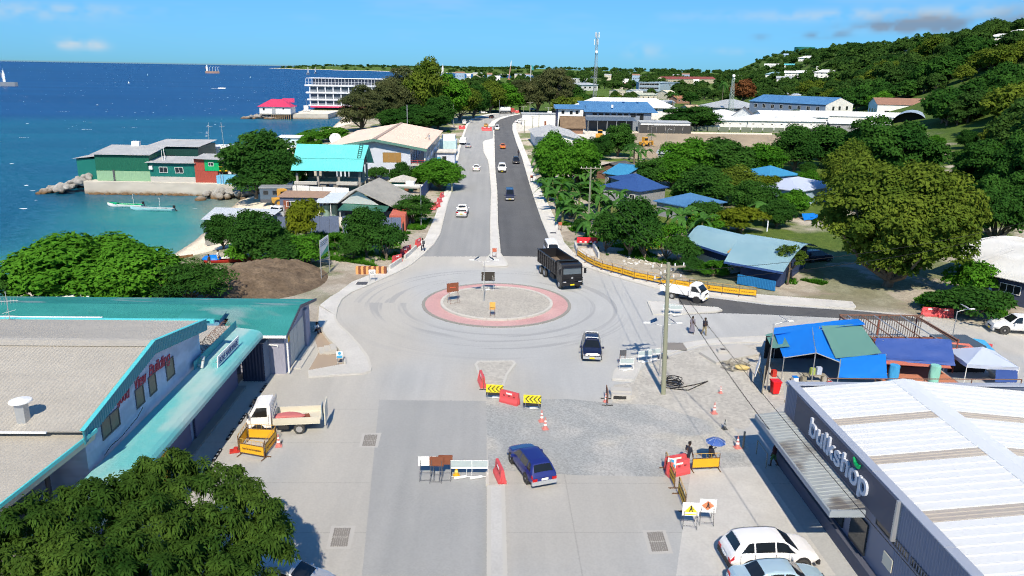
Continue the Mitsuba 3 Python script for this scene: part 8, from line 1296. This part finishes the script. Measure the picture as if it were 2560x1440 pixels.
tproto('shrub_flower', 2.4, 3.2, LB, th=.2, ncl=30, nl=130, L=.32, W=.17, low=-.6, flowers=110); tproto('casuarina_a', 5.0, 15, LC, th=1.0, ncl=120, nl=130, L=1.0, W=.13, flat=1.1, droop=.5, cone=.5, rc=(.16, .30)); tproto('casuarina_b', 5.0, 16, LC, th=1.2, ncl=105, nl=130, L=1.0, W=.13, flat=1.2, droop=.5, cone=.3, rc=(.18, .3))
tproto('dry_shrub', 2.4, 3.2, LDRY, th=.5, ncl=26, nl=70, L=.34, W=.12, low=-.5); tproto('young', 1.7, 4.6, LO, th=1.7, ncl=30, nl=70, L=.26, W=.15, low=-.6, rc=(.2, .34)); tproto('rust', 6, 10, LR, th=2, ncl=70, nl=110, L=.8, W=.5)
tproto('hill_a', 6.0, 9.5, LH, trunk=True, th=1.8, ncl=46, nl=60, L=1.05, W=.66, limbs=4); tproto('hill_b', 6.0, 9.0, LD, trunk=True, th=1.6, ncl=46, nl=60, L=1.05, W=.66, limbs=4); tproto('hill_c', 6.0, 9.0, LO, trunk=True, th=1.6, ncl=46, nl=60, L=1.0, W=.62, limbs=4); tproto('far_tree', 7.0, 10, LH, trunk=False, th=1.0, ncl=22, nl=26, L=1.9, W=1.3)
# banana plant, palm: large leaves are parts
def frond(L, W, a, rise, sag, seg=7, twist=0.0):
    s = np.linspace(0, 1, seg + 1); r_ = L * s * .93; z = rise * s - sag * s ** 2.1; w = W * np.sin(np.pi * np.clip(.06 + s * .93, 0, 1)) ** .7 / 2
    V = []
    for q, zz, ww in zip(r_, z, w):
        for k in (-1, 0, 1): V.append((q * math.cos(a) - k * ww * math.sin(a), q * math.sin(a) + k * ww * math.cos(a), zz + (0 if k == 0 else -.25 * ww + k * twist * ww)))
    I = np.arange((seg + 1) * 3).reshape(-1, 3); return np.array(V), np.stack([I[:-1, :-1], I[1:, :-1], I[1:, 1:], I[:-1, 1:]], -1).reshape(-1, 4)
rg = np.random.default_rng(3)
for nm in ('banana_a', 'banana_b'):
    g = {'type': 'shapegroup', 'stem': mikit.ply(MB().cyl((0, 0, -.1), (0, 0, 2.3), .17, .11, 8).mesh(), M('banana_stem', (.16, .18, .07), .7) if 'banana_stem' not in scene else 'banana_stem', smooth=40)}
    for i in range(10):
        v, f = frond(rg.uniform(1.9, 2.7), rg.uniform(.5, .68), i * 2.4 + rg.uniform(-.3, .3), rg.uniform(.9, 2.6) * (1.2 - .06 * i), rg.uniform(1.6, 2.6), 8, rg.uniform(-.4, .4)); g[f'leaf_{i:03d}' if i else 'leaf'] = mikit.ply((v + [0, 0, 2.15], f), LBN, smooth=True)
    scene['group_' + nm] = g; PT[nm] = (2.3, 4.2)
g = {'type': 'shapegroup', 'trunk': mikit.ply(MB().tube([(0, 0, -.3), (.2, 0, 4), (.25, .1, 8.5)], [.26, .2, .15], 8).mesh(), 'bark', smooth=40)}
for i in range(15):
    m = MB(); a = i * 2.4; L = rg.uniform(2.6, 3.4); ri, sg = rg.uniform(-.4, 2.0), rg.uniform(1.6, 2.8); s = np.linspace(.08, 1, 15); P = np.stack([L * s * math.cos(a), L * s * math.sin(a), ri * s - sg * s ** 2], 1) + [.25, .1, 8.5]
    t = np.gradient(P, axis=0); t /= np.linalg.norm(t, axis=1, keepdims=True); b_ = np.cross(t, [0, 0, 1.0]); b_ /= np.linalg.norm(b_, axis=1, keepdims=True)
    for sd in (-1, 1):
        ax = b_ * sd + t * .5 - np.array([0, 0, .45]); ln = .75 * np.sin(np.pi * np.clip(s * .9 + .08, 0, 1)) ** .6; v, f = leaf_quads(P + ax * ln[:, None] * .5, np.cross(ax, t), 1, .16, np.random.default_rng(i), 0, ax); m.add(v, f)
    m.tube(P[::3], .03, 4); g[f'frond_{i:03d}' if i else 'frond'] = mikit.ply(m.mesh(), LBN)
scene['group_palm'] = g; PT['palm'] = (3.2, 10.2)
def inst(name, proto, x, y, z, sx, sz, label=None, cat='tree', group=None, rz=None, sy=None):
    key = num(name); scene[key] = {'type': 'instance', 'sg': {'type': 'ref', 'id': 'group_' + proto}, 'to_world': T4(mt((x, y, z), rng.uniform(0, 6.28) if rz is None else rz, np.array([sx, sy or sx, sz])).tolist())}
    if label: labels[key] = {'label': label, 'category': cat}; 
    if group: labels[key]['group'] = group
    return key
def plant(name, proto, px, py, wpx, top, label, cat='tree', group=None, z=None):
    """a tree whose foot stands at this pixel, crown wpx wide, its top at height 'top' in the photo"""
    b = G(px, py, 0.0) if z is None else G(px, py, z); zc = (b - EYE) @ FWD; W_ = wpx / F * zc; hs = np.linspace(.5, 40, 800); q = b - EYE; yy = np.array([720 - F * ((q + [0, 0, h]) @ UP) / ((q + [0, 0, h]) @ FWD) for h in hs]); h = hs[np.argmin(abs(yy - top))]
    R, Hh = PT[proto]; return inst(name, proto, b[0], b[1], b[2], W_ / 2 / R, h / Hh, label, cat, group)
TREES = [('tree', 'broad_a', 215, 768, 340, 592, 'large bright leaved tree behind the sea green roof, leftmost of the clump'), ('tree', 'broad_a', 345, 772, 250, 612, 'bright leaved tree in the middle of the clump behind the sea green roof'), ('tree', 'feather', 470, 765, 230, 652, 'dark feathery tree at the right end of the clump by the soil heap'),
         ('tree', 'feather', 95, 770, 210, 655, 'low feathery tree at the left edge of the clump near the surf'), ('shrub', 'dry_shrub', 400, 775, 130, 662, 'brown dry leaved shrub in front of the dark feathery tree'), ('tree', 'broad_a', 300, 790, 170, 690, 'low green tree at the roof edge right of a white sheet'),
         ('tree', 'broad_b', 655, 476, 190, 333, 'dark dense tree between the red containers and the turquoise roof'), ('tree', 'broad_b', 600, 450, 110, 365, 'dark tree leaning over the sky blue shed'), ('tree', 'broad_b', 715, 484, 120, 380, 'dark tree touching the left eave of the turquoise roof'), ('shrub', 'shrub_b', 640, 490, 140, 430, 'dark green undergrowth at the end of the white sheet wall'),
         ('tree', 'broad_b', 558, 622, 92, 538, 'small dark tree in front of the slate beach shed'), ('tree', 'broad_b', 648, 655, 150, 532, 'round green tree right of the slate beach shed'), ('shrub', 'shrub_y', 765, 612, 98, 500, 'yellow green bush in front of the kiosk'), ('shrub', 'shrub_b', 705, 664, 150, 590, 'dark bush behind the large white boat'), ('shrub', 'shrub_a', 775, 664, 120, 592, 'green bush left of the project board'), ('shrub', 'shrub_a', 610, 660, 90, 600, 'low bush beside the red boats'),
         ('tree', 'broad_b', 915, 640, 112, 522, 'tall dark bush in front of the slate blue fence'), ('shrub', 'shrub_b', 965, 648, 116, 560, 'wide dark bush right of the tall dark bush'), ('shrub', 'shrub_b', 885, 650, 80, 588, 'low dark bush left of the tall dark bush'), ('shrub', 'shrub_a', 838, 625, 80, 585, 'low pale bush between the project board and the dark bushes'),
         ('tree', 'broad_a', 1100, 474, 128, 400, 'bright roadside tree in front of the galleried building'), ('tree', 'broad_b', 1003, 470, 62, 408, 'slim dark tree before the lilac wall'), ('tree', 'broad_a', 1052, 468, 70, 420, 'small tree between the bar and the galleried building'), ('shrub', 'shrub_b', 945, 452, 66, 418, 'round shrub against the lilac wall'), ('tree', 'feather', 1032, 562, 104, 486, 'spreading feathery tree beside the red container'), ('shrub', 'shrub_a', 775, 372, 70, 338, 'shrub near the pale blue beach hut'), ('shrub', 'shrub_a', 830, 352, 100, 320, 'grassy green bank scrub left of the peach roof'), ('shrub', 'shrub_a', 780, 356, 90, 328, 'low scrub on the grassy bank by the bay'),
         ('tree', 'casuarina_a', 905, 330, 150, 205, 'tall grey green casuarina nearest the hotel'), ('tree', 'casuarina_b', 965, 322, 120, 190, 'casuarina second from the hotel'), ('tree', 'casuarina_a', 1010, 318, 170, 160, 'tallest brownish casuarina behind the peach roof'), ('tree', 'broad_c', 1062, 318, 120, 152, 'high green tree right of the brownish casuarina'), ('tree', 'dome_dark', 1060, 330, 150, 262, 'dark spreading tree just behind the peach roof'), ('tree', 'dome_dark', 1000, 334, 140, 268, 'dark low tree mass behind the left half of the peach roof'), ('tree', 'broad_a', 1118, 310, 110, 190, 'green tree above the roadside pole'), ('tree', 'broad_c', 1150, 302, 100, 205, 'broad green tree left of the road bend'), ('tree', 'broad_b', 1185, 296, 90, 215, 'dark tree behind the roadside house at the bend'), ('tree', 'broad_b', 1095, 325, 100, 245, 'dense tree beside the roadside pole'),
         ('tree', 'broad_c', 1225, 283, 90, 205, 'green tree behind the white tanker'), ('tree', 'broad_a', 1270, 280, 100, 212, 'bright tree beyond the road bend'), ('tree', 'casuarina_b', 1300, 280, 80, 190, 'casuarina left of the smoke'), ('tree', 'casuarina_a', 1345, 282, 100, 182, 'casuarina behind the smoke'), ('tree', 'casuarina_b', 1385, 284, 120, 158, 'highest casuarina in the middle beside the smoke'), ('tree', 'broad_b', 1425, 280, 90, 215, 'dark tree right of the smoke'),
         ('tree', 'broad_a', 1385, 470, 110, 336, 'bright tree above the banana plants next to the slate billboard'), ('tree', 'broad_a', 1440, 460, 130, 352, 'second bright tree right of the slate billboard'), ('tree', 'broad_b', 1545, 392, 92, 314, 'dark round tree in front of the dark verandah'), ('tree', 'broad_b', 1500, 400, 70, 342, 'dark tree beside the yellow loader'),
         ('tree', 'broad_b', 1575, 640, 150, 500, 'large dark bushy tree above the parked yellow barriers'), ('shrub', 'shrub_b', 1610, 646, 110, 540, 'dense dark bush right of the large bushy tree'), ('shrub', 'shrub_b', 1515, 628, 90, 530, 'dark bush behind the roadside pole'), ('shrub', 'shrub_flower', 1665, 650, 110, 566, 'shrub with yellow flowers left of the curved blue roofs'), ('shrub', 'shrub_b', 1700, 665, 90, 590, 'green shrub at the corner of the curved blue roofs'), ('shrub', 'shrub_a', 1780, 690, 90, 655, 'low bush along the slat screen of the blue house'), ('shrub', 'shrub_b', 1725, 682, 80, 645, 'low dark bush left of the slat screen'),
         ('tree', 'olive_big', 2215, 716, 390, 384, 'huge olive green tree that fills the right of the crossing'), ('tree', 'young', 1968, 712, 76, 606, 'slender young tree at the corner of the blue house'), ('tree', 'dome_dark', 2215, 480, 280, 292, 'dark domed tree behind the huge olive tree'), ('tree', 'broad_c', 2110, 520, 130, 360, 'yellow green tree left of the dark domed tree'),
         ('tree', 'dome_dark', 2480, 610, 210, 430, 'dark tree with yellow flecks right of the huge olive tree'), ('tree', 'broad_b', 2400, 590, 120, 470, 'dark tree close behind the huge olive tree'), ('tree', 'dome_dark', 2480, 520, 230, 352, 'broad dark tree behind the dark flecked tree'), ('tree', 'dome_dark', 2570, 560, 240, 320, 'dark tree at the right edge below the hill'), ('shrub', 'shrub_a', 2412, 740, 140, 655, 'flowering oleander bush in front of the dusty white roofs'), ('shrub', 'shrub_b', 2425, 795, 190, 722, 'wide dark hedge bush beside the red barriers'), ('shrub', 'shrub_a', 2330, 770, 90, 735, 'low weeds at the foot of the huge olive tree'), ('shrub', 'shrub_b', 2500, 775, 60, 728, 'small dark bush in front of the silver car'),
         ('tree', 'broad_a', 1680, 470, 120, 390, 'green tree right of the deep blue roofs'), ('tree', 'broad_a', 1720, 450, 150, 350, 'bright round tree at the near edge of the sports field, left'), ('tree', 'broad_b', 1800, 450, 170, 352, 'bright round tree at the near edge of the sports field, centre'), ('tree', 'broad_a', 1890, 440, 140, 362, 'bright round tree at the near edge of the sports field, right'), ('tree', 'broad_b', 1985, 430, 120, 318, 'dark tree at the right end of the sports field'), ('tree', 'broad_b', 2065, 420, 160, 320, 'feathery tall tree right of the sports field'), ('tree', 'broad_b', 1760, 520, 150, 420, 'dark bushy tree right of the mid blue roof'), ('tree', 'broad_c', 1830, 510, 150, 420, 'olive tree with yellow flecks in the gardens'), ('tree', 'broad_b', 1690, 440, 90, 390, 'small tree beside the small pale roof'), ('shrub', 'shrub_y', 1915, 500, 90, 440, 'yellow green shrub below the bright blue roof'), ('tree', 'broad_b', 1880, 540, 120, 455, 'dark tree above the curved blue roofs'), ('shrub', 'shrub_y', 1850, 585, 130, 520, 'reddish tinged shrub behind the curved blue roofs'), ('shrub', 'shrub_flower', 1760, 585, 100, 540, 'shrub with a few yellow flowers behind the curved blue roofs'), ('tree', 'broad_b', 1940, 570, 90, 500, 'green garden tree left of the blue tarpaulin'), ('shrub', 'shrub_b', 1760, 560, 110, 505, 'dark shrub between the banana clump and the curved blue roofs'), ('tree', 'broad_b', 1630, 470, 90, 400, 'dark tree behind the deep blue wing'),
         ('tree', 'broad_b', 1730, 325, 150, 268, 'dark shrub mass left of the white compound'), ('tree', 'rust', 1855, 262, 62, 200, 'reddish brown leaved tree behind the lattice mast'), ('tree', 'broad_b', 1985, 312, 60, 276, 'round tree in front of the big blue shed'), ('tree', 'broad_b', 1700, 318, 90, 280, 'dark shrubs beside the white annexe'), ('tree', 'broad_a', 2200, 295, 80, 232, 'light green tree between the white barn and the red hall')]
for n_, pr0, px, py, w, tp, l in TREES: plant(n_, pr0, px, py, w, tp, l, 'tree' if n_ == 'tree' else 'bush')
BAN = [(1352, 470), (1375, 482), (1362, 505), (1395, 505), (1425, 500), (1385, 530), (1412, 535), (1440, 525), (1398, 560), (1430, 565), (1455, 560), (1470, 500), (1490, 530), (1500, 500), (1462, 600), (1495, 585), (1520, 560), (1540, 520), (1350, 440), (1375, 450), (1410, 460), (1445, 470), (1480, 470), (1380, 425), (1415, 430), (1560, 545), (1590, 560), (1660, 570), (1690, 590), (1720, 570), (1745, 595), (1930, 545), (1955, 560), (1900, 565), (1910, 530), (1945, 520), (1335, 420), (1570, 400), (1590, 410), (1610, 400), (1345, 405)]
for i, (x, y) in enumerate(BAN):
    b = G(x, y); s = rng.uniform(1.0, 1.5); far = x > 1560
    inst('banana_plant', ('banana_a', 'banana_b')[i % 2], b[0] + .5, b[1], 0, s, s, 'banana plant in the gardens behind the blue roofs' if far else 'banana plant in the thicket along the right pavement', 'banana plant', 'banana plants in the gardens' if far else 'banana plants along the right pavement')
U_ = Polygon(GL([(1345, 400), (1420, 395), (1570, 480), (1600, 560), (1500, 612), (1400, 565), (1360, 500)])); k = 0
while k < 34:
    x, y = rng.uniform(10, 26), rng.uniform(100, 215)
    if U_.contains(Point(x, y)): k += 1; s = rng.uniform(.6, 1.0); inst('undergrowth_bush', ('shrub_a', 'shrub_b')[k % 2], x, y, 0, s, s, 'low green bush between the banana plants by the right pavement', 'bush', 'bushes among the banana plants')
for px, py, w, tp, l in ((1628, 360, 26, 330, 'small palm at the near side of the sports field'), (1802, 282, 26, 190, 'tall thin palm left of the lattice mast'), (1680, 272, 30, 225, 'palm with yellowing fronds behind the white hipped roof'), (1432, 262, 16, 220, 'small palm below the long grey metal roof'), (1585, 420, 60, 350, 'broad young palm near the yellow loader')): plant('palm_tree', 'palm', px, py, w, tp, l, 'palm tree')
# gardens and town trees, hill forest
HOUSES = [np.array(v['to_world'].matrix)[:2, 3] for k, v in scene.items() if k.endswith('__roof') and 'to_world' in v]
def clear(x, y, r):
    return all(abs(x - h[0]) > r or abs(y - h[1]) > r * 1.5 for h in HOUSES if h[0] ** 2 + h[1] ** 2 > 1)
rg = np.random.default_rng(11)
GARD = Polygon(GL([(1570, 470), (1700, 400), (1960, 400), (2250, 385), (2560, 400), (2560, 560), (2440, 560), (2050, 540), (1700, 560), (1600, 540)])).buffer(0); bx_ = GARD.bounds; n = 0; tries = 0
while n < 110 and tries < 9000:
    tries += 1; x, y = rg.uniform(bx_[0], bx_[2]), rg.uniform(bx_[1], bx_[3])
    if not GARD.contains(Point(x, y)) or not clear(x, y, 7.5): continue
    pr0 = ('broad_a', 'broad_b', 'broad_b', 'shrub_b', 'shrub_y', 'broad_c')[rg.integers(6)]; R, Hh = PT[pr0]; s = rg.uniform(1.7, 3.3) / R
    inst('garden_tree', pr0, x, y, gz(x, y), s, s * rg.uniform(.8, 1.05), 'green tree among the gardens behind the blue roofs', 'tree', 'trees in the gardens'); n += 1
TOWN = [((1040, 290), (1290, 262), 24, 'tree in the grove left of the road bend', 'trees left of the road bend', (4, 6.5)), ((1400, 300), (1600, 245), 40, 'tree in the belt behind the blue roofed hall', 'trees behind the blue roofed hall', (4, 7)), ((1600, 262), (1960, 212), 70, 'tree in the dense belt behind the white compound', 'trees behind the white compound', (5, 8)), ((980, 232), (1700, 186), 120, 'distant tree in the town beyond the road bend', 'distant town trees', (5, 9)), ((1960, 250), (2330, 214), 60, 'tree at the foot of the wooded hill', 'trees at the foot of the hill', (5, 8))]
for (xa, ya), (xb, yb), cnt, l, gname, (ra, rb) in TOWN:
    n = tries = 0
    while n < cnt and tries < 4000:
        tries += 1; q = G(rg.uniform(xa, xb), rg.uniform(min(ya, yb), max(ya, yb)) if ya > 240 else 1 / rg.uniform(1 / ya, 1 / yb)); x, y = q[0], q[1]
        if land_d(np.array([x]), np.array([y]))[0] < 8 or not clear(x, y, 15) or (rc.buffer(9).union(lc.buffer(9))).contains(Point(x, y)) or (y < 1000 and abs(x - .052 * y) < .02 * y and y < 430): continue
        R_ = rg.uniform(ra, rb); pr0 = ('hill_a', 'hill_b', 'hill_c', 'hill_b')[rg.integers(4)] if y < 600 else ('far_tree', 'hill_a')[rg.integers(2)]; R, Hh = PT[pr0]
        inst('town_tree', pr0, x, y, gz(x, y), R_ / R, R_ / R * rg.uniform(.8, 1.15), l, 'tree', gname); n += 1
pts = []; tries = 0
HILLH = [(hit((a + b) / 2, y)[0], (b - a) / F * hit((a + b) / 2, y)[1]) for a, b, y, _, _ in HH]
HILLH += [(np.array(q[:2]), q[2]) for q in ((226, 420, 44), (245, 412, 34), (266, 376, 30), (158, 268, 24), (170, 368, 56), (160, 335, 30), (168, 422, 50))]
hxy = np.array([h[0][:2] for h in HILLH]); hw_ = np.array([h[1] for h in HILLH])
while len(pts) < 1500 and tries < 60000:
    tries += 1; d = 130 * (2600 / 130) ** rg.random(); a = rg.uniform(math.radians(5), math.radians(42)); x, y = d * math.sin(a), d * math.cos(a)
    z = gz(x, y)
    if z < 2.5 or (d < 240 and x < 95): continue
    dd = np.hypot(*(hxy - [x, y]).T); u = (hxy - [x, y]) @ np.array([x, y]) / d
    if ((dd < hw_ * .6 + 4) | ((u > 0) & (u < 75) & (abs(np.cross(hxy - [x, y], [x / d, y / d])) < hw_ * .6 + 3))).any(): continue
    if d < 900 and any((x - p[0]) ** 2 + (y - p[1]) ** 2 < (4.2 + d * .004) ** 2 for p in pts[-400:]): continue
    pts.append((x, y, z, d))
pts.sort(key=lambda p: p[3])
for i, (x, y, z, d) in enumerate(pts):
    R_ = rg.uniform(5.0, 8.5) * (1 + d / 4000); g_ = meshkit.noise(np.array([x / 60, y / 60, 0])); pr0 = ('hill_b' if g_ < .42 else 'hill_a' if g_ < .68 else 'hill_c') if d < 800 else 'far_tree'; R, Hh = PT[pr0]; s = R_ / R
    if i < 300: inst('hill_tree', pr0, x, y, z - .8, s, s * rg.uniform(.8, 1.2), {'hill_b': 'dark tree', 'hill_a': 'green tree', 'hill_c': 'olive tree'}.get(pr0, 'tree') + ' in the forest on the slope at right', 'tree', {'hill_b': 'dark ', 'hill_a': 'green ', 'hill_c': 'olive '}.get(pr0, '') + 'trees of the hill forest')
    else: scene[f'forest__{i - 299:04d}'] = {'type': 'instance', 'sg': {'type': 'ref', 'id': 'group_' + pr0}, 'to_world': T4(mt((x, y, z - .8), rg.uniform(0, 6.28), np.array([s, s, s * rg.uniform(.8, 1.2)])).tolist())}
n = 0
while n < 500:
    x, y = rg.uniform(-300, 1500), rg.uniform(900, 5200)
    if land_d(np.array([x]), np.array([y]))[0] < 15: continue
    n += 1; s = rg.uniform(.9, 1.5) * (1 + y / 6000); scene[f'forest__{2000 + n:04d}'] = {'type': 'instance', 'sg': {'type': 'ref', 'id': 'group_far_tree'}, 'to_world': T4(mt((x, y, gz(x, y) - 1), rg.uniform(0, 6.28), s).tolist())}
while n < 800:
    x, y = rg.uniform(-2300, 200), rg.uniform(4300, 9000)
    if land_d(np.array([x]), np.array([y]))[0] < 5: continue
    n += 1; s = rg.uniform(1.2, 2.4); scene[f'forest__{2000 + n:04d}'] = {'type': 'instance', 'sg': {'type': 'ref', 'id': 'group_far_tree'}, 'to_world': T4(mt((x, y, gz(x, y) - 1), rg.uniform(0, 6.28), np.array([s * 2, s, s])).tolist())}
labels['forest'] = {'kind': 'stuff', 'label': 'distant forest covering the far hills and the far coast', 'category': 'forest'}
# the mango tree in the foreground
def mango(name, label, blobs, foot, n_ros, seed):
    rg = np.random.default_rng(seed); C = np.array([b[:3] for b in blobs]); Rb = np.array([b[3] for b in blobs]); pk = Rb ** 2 / (Rb ** 2).sum()
    ns = n_ros // 9; d0 = rg.normal(size=(ns, 3)); d0[:, 2] = np.abs(d0[:, 2]) * .9 - .35 * (rg.random(ns) < .4); d0 /= np.linalg.norm(d0, axis=1, keepdims=True); idx = rg.choice(len(C), ns, p=pk); S0 = C[idx] + d0 * (Rb[idx] * rg.uniform(.62, 1.12, ns))[:, None] * np.array([1, 1, .85]); n_ros = ns * 9   # twig tips, nine leaf rosettes each
    d = np.repeat(d0 * .5 + [0, 0, .5], 9, 0) + rg.normal(size=(n_ros, 3)) * .75; d /= np.linalg.norm(d, axis=1, keepdims=True); P = np.repeat(S0, 9, 0) + d * (np.repeat(rg.uniform(.20, .40, ns), 9) * rg.uniform(.8, 1.1, n_ros))[:, None]
    V, F_ = [], []; k = 11; a = np.arange(k) * 2.4; n0 = 0
    up = d * .7 + np.array([0, 0, .9]) + rg.normal(size=(n_ros, 3)) * .25; up /= np.linalg.norm(up, axis=1, keepdims=True); e1 = np.cross(up, [.3, .9, .1]); e1 /= np.linalg.norm(e1, axis=1, keepdims=True); e2 = np.cross(up, e1)
    for j in range(k):
        aj = a[j] + rg.uniform(-.3, .3, n_ros); out = e1 * np.cos(aj)[:, None] + e2 * np.sin(aj)[:, None]; L = rg.uniform(.22, .36, (n_ros, 1)); lift = rg.uniform(-.1, .55, (n_ros, 1)) if j < 6 else rg.uniform(-.7, .1, (n_ros, 1)); ax = out + up * lift; ax /= np.linalg.norm(ax, axis=1, keepdims=True); side = np.cross(ax, up); side /= np.linalg.norm(side, axis=1, keepdims=True) + 1e-9; w = L * .15; nn_ = np.cross(side, ax)
        b0 = P + up * (.06 - .012 * j) + ax * .03; mid = b0 + ax * L * .5 + nn_ * .012; tip = b0 + ax * L * .96 - np.array([0, 0, 1.0]) * L * rg.uniform(.25, .6, (n_ros, 1))
        v = np.stack([b0, mid + side * w - nn_ * .015, mid, mid - side * w - nn_ * .015, tip], 1).reshape(-1, 3); i = np.arange(n_ros)[:, None] * 5 + n0; V.append(v); F_ += [i + [0, 1, 2], i + [0, 2, 3], i + [1, 4, 2], i + [2, 4, 3]]; n0 += len(v)
    p = Proto(); p.add('crown', (np.vstack(V), np.vstack(F_)), LM, True, kind='stuff'); t = MB(); f = np.array(foot, float); hub = f + [0, 0, 2.0]; t.cyl(f - [0, 0, .3], hub, .42, .3, 10)
    p.add('trunk', t, BARK, 40)
    for c, r_ in zip(C, Rb): m_ = (hub + c) / 2 + [0, 0, .3]; p.add('limb', MB().cyl(hub - [0, 0, .2], m_, .17, .10, 7, False).cyl(m_, c, .10, .03, 6, False), BARK, 40)
    return p.put(name, label, 'tree')
def gb(px, py, z, r): q = G(px, py, z); return (q[0], q[1], q[2], r)
BL = [gb(420, 1235, 5.4, 1.7), gb(530, 1270, 5.2, 1.6), gb(290, 1265, 5.6, 1.7), gb(190, 1290, 5.6, 1.5), gb(110, 1330, 5.3, 1.5), gb(620, 1330, 4.4, 1.5), gb(680, 1310, 3.6, .95), gb(540, 1380, 4.4, 1.7), gb(640, 1410, 3.4, 1.3), gb(400, 1360, 5.4, 1.7), gb(250, 1400, 5.6, 1.6), gb(60, 1390, 5.2, 1.5), gb(360, 1450, 5.2, 1.8), gb(480, 1460, 4.6, 1.6), gb(150, 1470, 5.4, 1.7), gb(600, 1225, 4.4, .9), gb(340, 1220, 5.6, 1.0), gb(20, 1450, 5.0, 1.5), gb(560, 1480, 3.9, 1.4), gb(445, 1200, 5.4, .8), gb(240, 1500, 5.0, 1.8), gb(660, 1265, 4.0, .5)]
fc = G(380, 1500, 4.0); mango('mango_tree', 'big glossy leaved mango tree filling the lower left corner', BL, (fc[0], fc[1] + 1.0, 0), 5400, 4)
